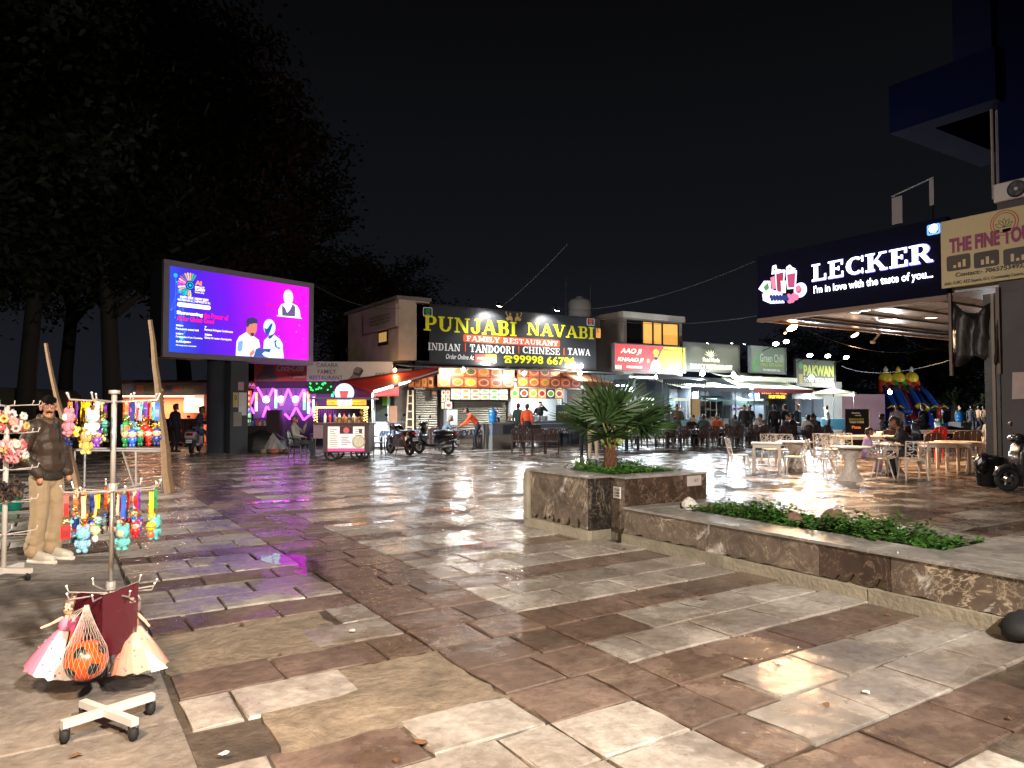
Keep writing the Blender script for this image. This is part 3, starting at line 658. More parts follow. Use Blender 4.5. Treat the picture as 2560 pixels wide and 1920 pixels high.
# ---- sign
SGW = bx1-bx
zs0 = FP.uv(C6(505, 660))[1]; zs1 = FP.uv(C6(505, 140))[1]
sg = thing('restaurant_sign', 'huge black billboard with yellow slab letters over the shop front', 'sign', (bx, 27.5, 0))
FPs = Frame((bx, 27.5, 0), 0)
char = S('sign_charcoal', 44, 47, 52, rough=.45, var=.06, ns=1.5)
MB().box(0, 0, zs0, SGW, .25, zs1).ob('panel', char, sg)
mb = MB(); mb.box(-.05, -.03, zs1+.002, SGW+.05, .28, zs1+.05); mb.box(-.05, -.03, zs0-.06, SGW+.05, .28, zs0-.002); mb.ob('frame', frame_m, sg)
yel = S('sign_yellow', 232, 230, 30, rough=.45, var=0); whi = S('sign_white', 232, 236, 236, rough=.45, var=0); ora = S('sign_orange', 214, 84, 44, rough=.45, var=0)
fit(FPs, sg, 'PUNJABI', C6(565, 378), C6(1395, 305), yel, slab=True); fit(FPs, sg, 'NAVABI', C6(1487, 418), C6(2085, 352), yel, slab=True)
a, b = FPs.uv(C6(920, 481)), FPs.uv(C6(1783, 466)); patch(sg, 'red_banner', rpoly(a[0], a[1], b[0], b[1], .09), ora, y=-.006)
fit(FPs, sg, 'FAMILY RESTAURANT', C6(947, 471), C6(1762, 476), whi, slab=True, y=-.016)
for s_, p, q in (('INDIAN', (605, 552), (893, 502)), ('TANDOORI', (980, 570), (1375, 522)), ('CHINESE', (1450, 582), (1780, 538)), ('TAWA', (1853, 594), (2053, 546))):
    fit(FPs, sg, s_, C6(*p), C6(*q), whi, slab=True)
for x, ya, yb in ((935, 567, 495), (1411, 584, 518), (1814, 598, 535)):
    a, b = FPs.uv(C6(x, ya)), FPs.uv(C6(x+9, yb)); patch(sg, 'divider', rpoly(a[0], a[1], b[0], b[1]), ora)
fit(FPs, sg, 'Order Online At', C6(765, 632), C6(1015, 598), whi, bold=.012, shear=.3)
for x0, x1, m, s_ in ((1028, 1119, S('app_red', 196, 62, 44, var=0), 'zomato'), (1121, 1217, S('app_yellow', 214, 152, 44, var=0), 'swiggy')):
    a, b = FPs.uv(C6(x0, 657)), FPs.uv(C6(x1, 594)); patch(sg, 'delivery_logo', rpoly(a[0], a[1], b[0], b[1]), m)
    letters(sg, s_, a[0]+.08, (a[1]+b[1])/2-.05, b[0]-.08, (a[1]+b[1])/2+.06, whi, y=-.014)
a, b = FPs.uv(C6(1283, 666)), FPs.uv(C6(1358, 606)); w_, h_ = b[0]-a[0], b[1]-a[1]
patch(sg, 'telephone_icon', [(a[0]+w_*x, a[1]+h_*z) for x, z in ((.12,0),(.88,0),(.88,.3),(.66,.6),(.66,.68),(.34,.68),(.34,.6),(.12,.3))], yel)
patch(sg, 'telephone_icon', [(a[0]+w_*x, a[1]+h_*z) for x, z in ((0,.62),(.24,.62),(.26,.8),(.74,.8),(.76,.62),(1,.62),(1,.85),(.84,1),(.16,1),(0,.85))], yel, y=-.008)
patch(sg, 'telephone_icon', disc(a[0]+w_*.5, a[1]+h_*.27, h_*.17), char, y=-.011)
fit(FPs, sg, '99998 66796', C6(1367, 670), C6(1915, 621), yel, bold=.025)
def vegmark(par, fr, p, q, col, border=whi):
    a, b = fr.uv(p), fr.uv(q); w_ = b[0]-a[0]; h_ = b[1]-a[1]
    patch(par, 'food_mark', rpoly(a[0], a[1], b[0], b[1], .06), border); patch(par, 'food_mark', rpoly(a[0]+w_*.07, a[1]+h_*.07, b[0]-w_*.07, b[1]-h_*.07, .05), char, y=-.008)
    patch(par, 'food_mark', disc((a[0]+b[0])/2, a[1]+h_*.6, w_*.28), col, y=-.011); letters(par, 'VEG', a[0]+w_*.3, a[1]+h_*.12, b[0]-w_*.3, a[1]+h_*.25, border, y=-.011)
vegmark(sg, FPs, C6(563, 247), C6(645, 176), S('mark_green', 30, 140, 70, var=0)); vegmark(sg, FPs, C6(2023, 332), C6(2090, 274), S('mark_red', 208, 70, 44, var=0))
gold = S('sign_gold', 200, 168, 96, rough=.4, var=0); a, b = FPs.uv(C6(1300, 290)), FPs.uv(C6(1440, 232)); cx_, cz_ = (a[0]+b[0])/2, (a[1]+b[1])/2
for s in (-1, 1):                             # small gold emblem of two dancers
    patch(sg, 'emblem', [(cx_+s*x, cz_+z) for x, z in ((.08,-.2),(.2,-.13),(.34,-.17),(.42,-.06),(.3,.0),(.22,.08),(.1,.02),(.05,-.08))], gold, y=-.01-.002*s)
    patch(sg, 'emblem', disc(cx_+s*.19, cz_+.14, .055, 10), gold, y=-.01); patch(sg, 'emblem', [(cx_+s*x, cz_+z) for x, z in ((.3,.0),(.36,.02),(.46,.2),(.38,.28),(.36,.24),(.4,.18))], gold, y=-.018)
# lamps on the sign
for k, (p, e) in enumerate((((1160, 195), 'left'), ((1668, 232), 'right'))):
    u, v = FPs.uv(C6(*p)); flood('white floodlight on a bent arm above the %s of the big black sign' % ('gold emblem' if k == 0 else 'last letters'), (bx+u, 26.7, v+.1), (bx+u, 27.6, v-1.6), WHITE, 120, .13, 60, 120, 'floodlights on the big black sign', arm=[(bx+u, 26.75, v+.18), (bx+u+.15, 27.1, v+.4), (bx+u+.3, 27.6, zs1+.05)])
for k, (x, y, w_, lb) in enumerate(((920, 728, 55, 'white bulb hanging under the black sign before the menu photos'), (1465, 762, 55, 'white bulb hanging in the gap between the two rows of menu photos'), (1975, 695, 60, 'higher white bulb at the last letters of the black sign'), (1962, 762, 45, 'lower white bulb at the end of the menu photos beside the palm'), (1197, 652, 25, 'small white bulb at the lower edge of the black sign by the delivery logos'))):
    f2 = Frame((0, 27.1, 0), 0); u, v = f2.uv(C6(x, y)); bulb(lb, (u, 27.1, v), WHITE, w_*1.1, .085 if k != 4 else .06, 60, cord=.08)
# narrow tin eave under the sign
mb = MB(); mb.add([(bx-.6, 26.9, zs0-.22), (bx1+.6, 26.9, zs0-.22), (bx1+.6, 28.3, zs0-.07), (bx-.6, 28.3, zs0-.07), (bx-.6, 26.9, zs0-.25), (bx1+.6, 26.9, zs0-.25), (bx1+.6, 28.3, zs0-.1), (bx-.6, 28.3, zs0-.1)], [(0,1,2,3),(7,6,5,4),(0,4,5,1),(1,5,6,2),(2,6,7,3),(3,7,4,0)])
tag(mb.ob('tin_eave', tin), 'narrow bluish tin eave running under the big black sign', 'eave')

# ---- menu boards: every dish photo is its own panel
def food_mesh(seed, bg, dish, plate, lit):
    r = random.Random(seed); mb = MB(); mb.box(-.49, -.02, -.49, .49, 0, .49)
    mb.cur = 1; mb.add([(x, -.026, z) for x, z in disc(0, 0, .42, 20, .36)], [tuple(range(20))])
    mb.cur = 2; mb.add([(x, -.03, z) for x, z in disc(0, .0, .33, 16, .27)], [tuple(range(16))])
    mb.cur = 3
    for k in range(9):
        a, q = r.uniform(0, 6.3), r.uniform(0, .22); mb.add([(x, -.033-k*.0006, z) for x, z in disc(q*math.cos(a), q*.8*math.sin(a), r.uniform(.04, .1), 7)], [tuple(range(7))])
    return mb.mesh('food_panel', [print_m(c, lit) for c in (bg, plate, dish, tuple(min(255, int(v*f)) for v, f in zip(dish, (.6, 1.1, .8))))])
def print_m(c, lit):
    k = 'print_%d_%d_%d_%s' % (*c, lit)
    if lit: return E(k, *c, lit)
    return S(k, *c, rough=.4, var=.35, ns=18)
def board(name, label, fr, p, q, nx, ny, bg, dishes, plate, lit, gap=.03, back=(60, 40, 30), names='food_panel'):
    a, b = fr.uv(p), fr.uv(q); t = thing(name, label, 'menu board', fr.at(a[0], a[1]), fr.rz); w_, h_ = b[0]-a[0], b[1]-a[1]
    MB().box(0, .0, 0, w_, .06, h_).ob('backing', print_m(back, 0), t)
    for i in range(nx):
        for j in range(ny):
            d = dishes[(i*3+j*5) % len(dishes)]; bg_ = bg[(i+j) % len(bg)]
            o = link(names, food_mesh(i*7+j, bg_, d, plate, lit), t, ((i+.5)*w_/nx, -.003, (j+.5)*h_/ny)); o.scale = (w_/nx-gap, 1, h_/ny-gap)
    return t
warmd = [(224, 120, 30), (190, 70, 36), (150, 60, 34), (206, 96, 30), (96, 74, 36), (170, 48, 30), (226, 140, 40)]
freshd = [(216, 190, 110), (206, 110, 60), (96, 150, 60), (214, 120, 40), (150, 180, 80)]
board('menu_board', 'orange menu board of twelve curry photos under the big black sign, beside the red awning', FB, C6(686, 885), C6(1378, 712), 6, 2, [(190, 92, 44), (150, 64, 34)], warmd, (206, 150, 110), 0)
board('menu_board', 'orange menu board of twelve curry photos above the kitchen hatch', FB, C6(1402, 885), C6(1968, 715), 6, 2, [(176, 84, 44), (140, 64, 38)], warmd, (206, 150, 110), 0)
board('menu_board', 'back-lit white menu board of twelve dishes above the middle shutter', Frame((0, 28.1, 0), 0), C6(808, 996), C6(1318, 900), 6, 2, [(196, 206, 196), (206, 190, 160)], freshd, (226, 228, 222), .75)
board('menu_board', 'lit row of six snack posters over the kitchen hatch', Frame((0, 28.1, 0), 0), C6(1338, 985), C6(1812, 898), 6, 1, [(214, 150, 84), (60, 48, 40), (196, 150, 70)], [(90, 140, 50), (196, 40, 36), (226, 150, 40), (200, 60, 40)], (226, 214, 200), .6)
board('menu_board', 'narrow strip of small menu photos on the post left of the middle shutter', Frame((0, 28.2, 0), 0), C6(722, 1082), C6(800, 905), 2, 3, [(206, 190, 170)], freshd+warmd, (226, 220, 214), .3)
board('menu_board', 'small black framed dish photo on the left roller shutter', Frame((0, 28.2, 0), 0), C6(633, 968), C6(684, 912), 1, 1, [(40, 30, 28)], [(176, 70, 40)], (100, 60, 44), .15)
board('menu_board', 'white poster of one dish on the wall below the narrow photo strip', Frame((0, 28.15, 0), 0), C6(752, 1078), C6(822, 1012), 1, 1, [(226, 226, 224)], [(190, 80, 60)], (206, 206, 206), .3)
board('menu_board', 'row of orange snack photos on the low lintel under the red awning', Frame((0, 27.6, 0), 0), C6(425, 888), C6(655, 790), 4, 1, [(206, 110, 50)], warmd, (226, 170, 110), 0)
wht = S('white_panel', 214, 216, 214, rough=.5)
mb = MB(); a, b = FS.uv(C6(735, 1200)), FS.uv(C6(830, 1085)); mb.box(0, -.3, 0, b[0]-a[0], 0, b[1]); tag(mb.ob('white_cabinet', wht, None, loc=(a[0], YF-.12, 0)), 'plain white cabinet standing between the two left shutters', 'cabinet')
# kitchen counter with a black sign board
kc = thing('kitchen_counter', 'dark counter of the open kitchen with a small black name board', 'counter', (kx0+.3, 28.2, 0)); kw = kx1-kx0+.4
MB().box(0, 0, 0, kw, .6, .95).ob('counter_body', S('counter_steel', 92, 96, 100, rough=.4, metal=.5), kc)
MB().box(-.05, -.05, .952, kw+.05, .65, 1.0).ob('counter_top', grey_m, kc)
nb = MB().box(kw*.62, -.09, .95, kw+.25, -.055, 1.75).ob('name_board', S('nameboard_black', 26, 28, 26, rough=.4), kc)
letters(nb, 'PUNJABI NAVABI', kw*.66, 1.3, kw+.2, 1.44, S('nameboard_green', 150, 160, 60), y=-.1, bold=.01); letters(nb, 'FAMILY RESTAURANT', kw*.7, 1.15, kw+.16, 1.22, S('nameboard_red', 170, 60, 44), y=-.1)
mb = MB()
for k in range(5): mb.lathe([(.13, 1.0), (.15, 1.02), (.15, 1.2), (.14, 1.22)], (.3+k*.36, .25, 0), 12)
mb.ob('cooking_pot', grey_m, kc)
tube_light('short tube light on the kitchen ceiling behind the counter', (kx0+.3, 29.8, 3.0), (kx1-.2, 29.8, 3.0), COOL, 110, 12)
# little yellow notice at the sign's right end
a, b = FP.uv(C6(2100, 440)), FP.uv(C6(2150, 360)); mb = MB(); mb.box(0, 0, 0, b[0]-a[0], .06, b[1]-a[1]); nbx = tag(mb.ob('lit_notice', E('notice_orange', 240, 168, 80, .8), None, loc=(a[0]+.05, 27.6, a[1])), 'small orange back-lit notice at the right end of the big black sign', 'sign')
letters(nbx, 'ACI', .1, .25, b[0]-a[0]-.1, .55, S('notice_text', 110, 60, 20))

# ------------------------------------------------------------------ concrete room with the lit window, right of the sign
FA = Frame((0, 28.0, 0), 0)
ax0 = FA.uv(R1(488, 300))[0]; ax1 = FA.uv(R1(938, 300))[0]; az1 = FA.uv(R1(488, 118))[1]; az0 = FA.uv(R1(488, 600))[1]
ub = thing('concrete_room', 'grey concrete upper room with a lit yellow window above the red and yellow sign', 'building', (ax0, 28, 0))
wz0 = FA.uv(R1(520, 362))[1]; wz1 = FA.uv(R1(520, 178))[1]; wu0 = FA.uv(R1(512, 300))[0]-ax0; wu1 = FA.uv(R1(915, 300))[0]-ax0; ww_ = ax1-ax0
mb = MB(); mb.box(0, 0, az0, wu0, .25, az1-.3); mb.box(wu1, 0, az0, ww_, .25, az1-.3); mb.box(wu0, 0, az0, wu1, .25, wz0); mb.box(wu0, 0, wz1, wu1, .25, az1-.3); mb.ob('front_wall', concm, ub)
mb = MB(); mb.box(-.002, .252, az0, .2, 5, az1-.3); mb.box(ww_-.2, .252, az0, ww_+.002, 5, az1-.3); mb.box(.2, 4.8, az0, ww_-.2, 5, az1-.3); mb.ob('side_wall', concm, ub)
MB().box(-.12, -.12, az1-.298, ww_+.12, 5.1, az1).ob('roof_slab', S('roof_concrete', 150, 142, 130, rough=.9, var=.3, ns=2), ub)
wm = (wu0+wu1)/2
for u0, u1, lit in ((wu0, wu0+(wu1-wu0)*.3, 0), (wu0+(wu1-wu0)*.3, wu0+(wu1-wu0)*.5, 1), (wu0+(wu1-wu0)*.5, wu0+(wu1-wu0)*.68, 1), (wu0+(wu1-wu0)*.68, wu1, 1)):
    mb = MB(); 
    for q in ((u0, wz0, u0+.06, wz1), (u1-.06, wz0, u1, wz1), (u0+.06, wz0, u1-.06, wz0+.06), (u0+.06, wz1-.06, u1-.06, wz1)): mb.box(q[0]+.004, .04, q[1]+.004, q[2]-.004, .1, q[3]-.004)
    wf = mb.ob('window', frame_m, ub)
    MB().box(u0+.06, .06, wz0+.06, u1-.06, .07, wz1-.06).ob('pane', E('warm_lit_glass', 236, 176, 84, .95) if lit else S('dark_glass', 22, 20, 20, rough=.15, var=0), wf)
MB().box(.2, .3, wz0-.1, ww_-.2, 4.8, wz0-.02).ob('floor', plaster, ub)
# water tank on the roof
tk = thing('water_tank', 'white plastic water tank on the roof behind the concrete room', 'water tank', FA.at(FA.uv(R1(338, 100))[0], az1-.25, -2))
MB().lathe([(.5, 0), (.62, .06), (.62, .35), (.6, .38), (.62, .42), (.62, .85), (.5, 1.0), (.2, 1.08), (.2, 1.16)], n=20).ob('tank', S('tank_white', 190, 194, 200, rough=.5, var=.1), tk, smooth=True)
MB().tube([(-.9, 0, -1), (-.9, 0, 2.2)], .03).ob('pipe', grey_m, tk); MB().tube([(.75, 0, -1), (.75, 0, 1.9)], .03).ob('pipe', grey_m, tk); MB().box(-.8, -.7, -.6, .8, .7, 0).ob('tank_base', concm, tk)

# ------------------------------------------------------------------ AAO JI sign and the other shop signs
def signboard(label, fr, p, q, mat, depth=.15, edge=None):
    a, b = fr.uv(p), fr.uv(q); t = thing('shop_sign', label, 'sign', fr.at(a[0], 0), fr.rz); f2 = Frame(t.location, fr.rz)
    MB().box(0, 0, a[1], b[0]-a[0], depth, b[1]).ob('panel', mat, t)
    if edge:
        mb = MB(); e = .05
        for q_ in ((-e, a[1]-e, b[0]-a[0]+e, a[1]-.002), (-e, b[1]+.002, b[0]-a[0]+e, b[1]+e), (-e, a[1], -.002, b[1]), (b[0]-a[0]+.002, a[1], b[0]-a[0]+e, b[1])): mb.box(q_[0], -.04, q_[1], q_[2], depth+.02, q_[3])
        mb.ob('frame', edge, t)
    return t, f2
FN = Frame((0, 27.2, 0), 0)
aj, f2 = signboard('red and yellow back-lit sign with a turbaned cook', FN, R1(420, 565), R1(958, 400), E('sign_red_lit', 206, 62, 66, .75), edge=grey_m)
a, b = f2.uv(R1(700, 560)), f2.uv(R1(957, 402)); zb = f2.uv(R1(420, 565))[1]; zt = f2.uv(R1(958, 400))[1]
patch(aj, 'yellow_field', [(a[0]-.15, zb+.01), (b[0], zb+.01), (b[0], zt-.01), (a[0]+.9, zt-.01), (a[0]+.5, (zb+zt)/2)], E('sign_yellow_lit', 206, 186, 52, .75), y=-.004)
crm = E('sign_cream_lit', 240, 238, 200, .85)
fit(f2, aj, 'AAO JI', R1(462, 448), R1(628, 408), crm, bold=.04, shear=.25); fit(f2, aj, 'KHAAO JI', R1(440, 508), R1(640, 478), crm, bold=.04, shear=.25)
dk = E('sign_dark_print', 74, 44, 20, .3); fit(f2, aj, 'Tandoori | Chinese', R1(784, 425), R1(948, 412), dk); fit(f2, aj, 'Indian | Roll', R1(815, 462), R1(920, 450), dk); fit(f2, aj, 'Tawa', R1(848, 492), R1(895, 484), dk); fit(f2, aj, 'M. 9278224486, 8178696148', R1(785, 567), R1(948, 565), dk)
a = f2.uv(R1(510, 552)); b = f2.uv(R1(630, 540)); patch(aj, 'white_strip', rpoly(a[0], a[1], b[0], b[1], .04), crm, y=-.008); fit(f2, aj, 'Family Restaurant', R1(518, 549), R1(622, 543), E('print_green', 60, 120, 60, .4), y=-.014)
a = f2.uv(R1(425, 560)); b = f2.uv(R1(472, 532)); patch(aj, 'white_square', rpoly(a[0], a[1], b[0], b[1]), crm, y=-.008)
a = f2.uv(R1(735, 480)); cx_, cz_ = a                                     # turbaned cook
hh = (zt-zb)
patch(aj, 'cook_picture', [(cx_+x*hh, zb+z*hh) for x, z in ((-.3,.04),(.26,.04),(.25,.3),(.14,.45),(-.12,.45),(-.24,.3))], E('cook_white', 214, 220, 200, .8), y=-.010)
patch(aj, 'cook_picture', disc(cx_, zb+.58*hh, .12*hh, 14), E('cook_face', 206, 140, 90, .7), y=-.014)
patch(aj, 'cook_picture', [(cx_+x*hh, zb+z*hh) for x, z in ((-.11,.5),(0,.42),(.11,.5),(.09,.56),(-.09,.56))], E('cook_beard', 40, 26, 20, .3), y=-.018)
patch(aj, 'cook_picture', disc(cx_, zb+.76*hh, .17*hh, 14, .13*hh), E('cook_turban', 230, 160, 40, .8), y=-.016)
patch(aj, 'cook_picture', disc(cx_-.42*hh, zb+.4*hh, .09*hh, 10), E('cook_face', 206, 140, 90, .7), y=-.016)
olive = S('sign_olive_black', 46, 46, 38, rough=.35, var=.1)
fm, f2 = signboard('dark olive restaurant sign with a gold crest', FN, R1(945, 570), R1(1372, 385), olive, edge=frame_m)
pg = S('sign_pale_gold', 226, 220, 150, rough=.4, var=0); fit(f2, fm, 'Food Mania', R1(1098, 502), R1(1222, 478), pg, bold=.01); fit(f2, fm, 'FAMILY RESTAURANT', R1(1000, 552), R1(1320, 536), pg, slab=True)
a = f2.uv(R1(1160, 470)); 
for k in range(7):
    an = rad(20+140*k/6); patch(fm, 'crest', [(a[0]+math.cos(an)*.12-.05*math.sin(an), a[1]+math.sin(an)*.1), (a[0]+math.cos(an)*.62, a[1]+math.sin(an)*.42+.03), (a[0]+math.cos(an)*.12+.05*math.sin(an), a[1]+math.sin(an)*.1+.02)], pg, y=-.006-.001*k)
patch(fm, 'crest', disc(a[0], a[1]+.12, .12), pg, y=-.015)
gc, f2 = signboard('grey green restaurant sign with a green chilli picture', FN, R1(1466, 585), R1(1730, 405), S('sign_greygreen', 104, 116, 96, rough=.4, var=.1), edge=grey_m)
fit(f2, gc, 'Green Chilli', R1(1536, 505), R1(1715, 452), S('chilli_text', 170, 186, 160, var=0), bold=.01); fit(f2, gc, 'FAMILY RESTAURANT', R1(1540, 538), R1(1718, 520), S('chilli_lime', 150, 180, 50, var=0), bold=.02); fit(f2, gc, 'FOR HOME DELIVERY CALL', R1(1560, 575), R1(1690, 565), whi)
a = f2.uv(R1(1503, 520)); patch(gc, 'chilli_picture', [(a[0]+x, a[1]+z) for x, z in ((-.25,-.5),(-.05,-.35),(.15,0),(.2,.35),(.05,.3),(-.12,0),(-.3,-.35))], S('chilli_green', 60, 130, 50, var=0))
pk, f2 = signboard('dark green restaurant sign under three white lamps', FN, R1(1815, 690), R1(2108, 505), S('sign_darkgreen', 52, 66, 54, rough=.4, var=.1), edge=frame_m)
fit(f2, pk, 'PAKWAN', R1(1870, 612), R1(2100, 540), S('pakwan_lime', 170, 186, 60, var=0), bold=.045); fit(f2, pk, 'FAMILY RESTAURANT', R1(1872, 658), R1(2100, 632), whi, bold=.03)
a, b = f2.uv(R1(1935, 690)), f2.uv(R1(2108, 672)); patch(pk, 'cream_strip', rpoly(a[0], a[1], b[0], b[1]), S('cream_print', 206, 196, 150, var=0))
a = f2.uv(R1(1850, 600)); patch(pk, 'drink_picture', [(a[0]+x, a[1]+z) for x, z in ((-.14,-.6),(.12,-.6),(.2,.0),(-.22,.0))], S('drink_amber', 150, 140, 60, var=0)); patch(pk, 'drink_picture', disc(a[0], a[1]+.5, .2), S('mark_green', 30, 140, 70, var=0))
for i, (x, y, lb) in enumerate(((1068, 388, 'lamp shining on the first letters of the dark olive sign'), (1255, 388, 'lamp shining on the crest of the dark olive sign'), (1350, 395, 'lamp shining on the last letters of the dark olive sign'))):
    u, v = FN.uv(R1(x, y)); flood(lb, (u, 26.6, v+.15), (u, 27.3, v-1.2), WHITE, 26, .07, 35, 120, 'lamps over the olive sign')
for i, (x, y, lb) in enumerate(((1556, 376, 'white floodlight above the first word of the grey green sign'), (1637, 358, 'white floodlight above the second word of the grey green sign'), (1817, 462, 'white floodlight above the first letter of the dark green sign'), (1955, 467, 'white floodlight above the middle of the dark green sign'), (2097, 478, 'white floodlight above the last letter of the dark green sign'))):
    u, v = FN.uv(R1(x, y)); flood(lb, (u, 26.3, v), (u-1.0, 24.4, v-1.6), COOL, 85, .17, 70, 150, 'floodlights above the far signs', arm=[(u, 26.4, v-.1), (u, 27.2, v-.35), (u, 27.3, v-.6)])
for i, (x, y, w_, lb) in enumerate(((1095, 593, 260, 'bright white bulb hanging below the dark olive sign over the dark awning'), (1333, 608, 260, 'bright white bulb hanging at the corner between the two cream awnings'), (738, 620, 60, 'small bulb beside the tube light under the red and yellow sign'), (1462, 762, 25, 'tiny bulb at the tip of the cream awning'), (1938, 762, 70, 'white bulb hanging before the small menu strip below the dark green sign'))):
    f3 = Frame((0, 26.2, 0), 0); u, v = f3.uv(R1(x, y)); bulb(lb, (u, 26.2, v), COOL, w_, .12 if i < 2 else .06, 60)
f3 = Frame((0, 26.4, 0), 0); a, b = f3.uv(R1(535, 622)), f3.uv(R1(715, 632)); tube_light('long white tube light under the red and yellow sign', (a[0], 26.4, a[1]), (b[0], 26.4, a[1]), COOL, 90, 12)

# ------------------------------------------------------------------ row of food stalls: back wall, counters, awnings
rs = thing('stall_row', 'long low row of dim food stalls behind the crowded tables', 'building', (bx1+.7, 29.6, 0)); o_ = bx1+.7
MB().box(0, 0, -.02, 46-o_, .25, 3.4).ob('back_wall', S('stall_wall', 92, 98, 100, rough=.8, var=.3, ns=1.2), rs)
for k, u in enumerate((0, 2.2, 4.6, 7.0, 9.6, 12.5, 15.5, 18.4)):
    MB().box(u, -1.6, -.02, u+.16, -.002, 3.1).ob('partition', S('stall_partition', 70, 78, 86, rough=.7, var=.3, ns=2), rs)
for k, (u0, u1) in enumerate(((.4, 2.0), (2.5, 4.3), (5, 6.7), (7.4, 9.3), (10, 12.1), (13, 15.2), (16, 18))):
    mb = MB(); mb.box(u0, -1.7, 0, u1, -1.1, .95); mb.box(u0-.04, -1.75, .952, u1+.04, -1.05, 1.0); mb.ob('counter', grey_m if k % 2 else S('counter_teal', 60, 92, 96, rough=.5), rs)
    MB().box(u0, -.06, 1.5+.2*(k % 2), u1, -.002, 2.2).ob('menu_panel', S('stall_panel_%d' % k, *[(150, 150, 140), (120, 96, 70), (96, 120, 120), (170, 160, 150), (90, 80, 110), (120, 130, 90), (140, 90, 70)][k], rough=.5, var=.5, ns=9), rs)
    if k < 5:                                 # glass snack cabinets on the counters
        gx = u0+.3; gb = thing('snack_cabinet', 'small glass snack cabinet lit inside on the %s stall counter' % ['first', 'second', 'third', 'fourth', 'fifth'][k], 'cabinet', (o_+gx, 28.15, 1.0), 0, 'glass snack cabinets on the stalls')
        mb = MB()
        for sx in (0, .9):
            for sy in (0, .45): mb.box(sx, sy, 0, sx+.04, sy+.04, 1.0)
        mb.box(-.02, -.02, .48, .96, .5, .5); mb.ob('frame', wht, gb); MB().prism([(-.06, 1.0), (1.0, 1.0), (.9, 1.14), (.04, 1.14)], -.04, .54).ob('top', E('cabinet_top_lit', 220, 224, 206, .55), gb)
        mb = MB(); rr3 = random.Random(k)
        for q in range(14): mb.ell((rr3.uniform(.1, .85), rr3.uniform(.08, .42), rr3.choice((.06, .56))), (.07, .07, .05), 6, 4)
        tag(mb.ob('snacks', S('snack_gold', 196, 140, 70, rough=.7, var=.4, ns=20), gb), kind='stuff')
for k, u in enumerate((1.2, 6.0, 11.0, 15.5)): tube_light('white tube light in the %s food stall behind the crowd' % ('first', 'third', 'fifth', 'sixth')[k], (o_+u, 28.3, 2.75), (o_+u+1.2, 28.3, 2.75), COOL, 65, 8, .03, 'tube lights in the food stalls')
def awning(label, x0, x1, y0, y1, z0, z1, mat, drop=.28, scal=True, valm=None):
    t = thing('awning', label, 'awning', (x0, y0, 0)); n = 10; w_ = x1-x0; mb = MB(); vs = []; r = random.Random(int(x0*10))
    for i in range(n+1):
        u = w_*i/n; sag = .05*math.sin(i*2.1) + r.uniform(-.02, .02)
        for j in range(4): f = j/3; vs.append((u, (y1-y0)*f, z0+(z1-z0)*f - .12*math.sin(math.pi*f) + sag*(1-f)))
    fs = [(i*4+j, (i+1)*4+j, (i+1)*4+j+1, i*4+j+1) for i in range(n) for j in range(3)]; mb.add(vs, fs); c = mb.ob('canvas', mat, t, smooth=True)
    m = c.modifiers.new('thick', 'SOLIDIFY'); m.thickness = .012
    mb = MB(); k = max(6, int(w_/.16))
    for i in range(k):
        a, b = w_*i/k, w_*(i+1)/k; mb.add([(a, -.012, z0-drop*.6), ((a+b)/2, -.012, z0-drop), (b, -.012, z0-drop*.6), (b, -.012, z0+.03), (a, -.012, z0+.03)], [(0,1,2,3,4)])
    mb.ob('valance', valm or mat, t)
    mb = MB()
    for u in (.05, w_-.05): mb.tube([(u, .05, 0), (u, .05, z0)], .025, 6)
    mb.tube([(0, .03, z0-.02), (w_, .03, z0-.02)], .02, 6); mb.ob('pole', black_m, t)
    return t
cream = S('canvas_cream', 206, 206, 182, rough=.8, var=.12); dgreen = S('canvas_dark_green', 34, 62, 60, rough=.7, var=.15); maroon = S('canvas_maroon', 96, 34, 34, rough=.7, var=.15); dkc = S('canvas_black', 34, 36, 40, rough=.7, var=.15)
def aw(label, p0, p1, y, dy, ztopp, mat, **k):
    f = Frame((0, y, 0), 0); a, b = f.uv(p0), f.uv(p1); zt = Frame((0, y+dy, 0), 0).uv(ztopp)[1]; return awning(label, a[0], b[0], y, y+dy, a[1], zt, mat, **k)
aw('dark awning stretched below the red and yellow and dark olive signs', R1(790, 640), R1(1125, 690), 25.8, 2.6, R1(900, 590), dkc)
aw('cream canvas awning with a dark valance below the dark olive sign', R1(1010, 700), R1(1455, 752), 25.3, 2.8, R1(1150, 645), cream, valm=dkc)
aw('pale upper awning below the grey green sign', R1(1345, 618), R1(1820, 608), 26.4, 2.0, R1(1500, 592), cream)
aw('cream awning with a red edge hanging lowest before the lit orange letters', R1(1490, 712), R1(1945, 690), 25.2, 2.2, R1(1650, 640), cream, valm=maroon)
aw('green canvas awning with a scalloped edge behind the crowded tables', R1(1250, 808), R1(1600, 795), 26.6, 2.2, R1(1400, 770), dgreen)
aw('small brown canopy beside the palm fronds at the end of the big restaurant', R1(180, 665), R1(420, 660), 26.2, 2.0, R1(300, 575), S('canvas_brown', 130, 84, 54, rough=.8))
aw('dull yellow tin awning at the far end of the stalls', R1(1950, 735), R1(2260, 728), 26.0, 2.0, R1(2050, 705), S('canvas_dull', 150, 146, 104, rough=.7))
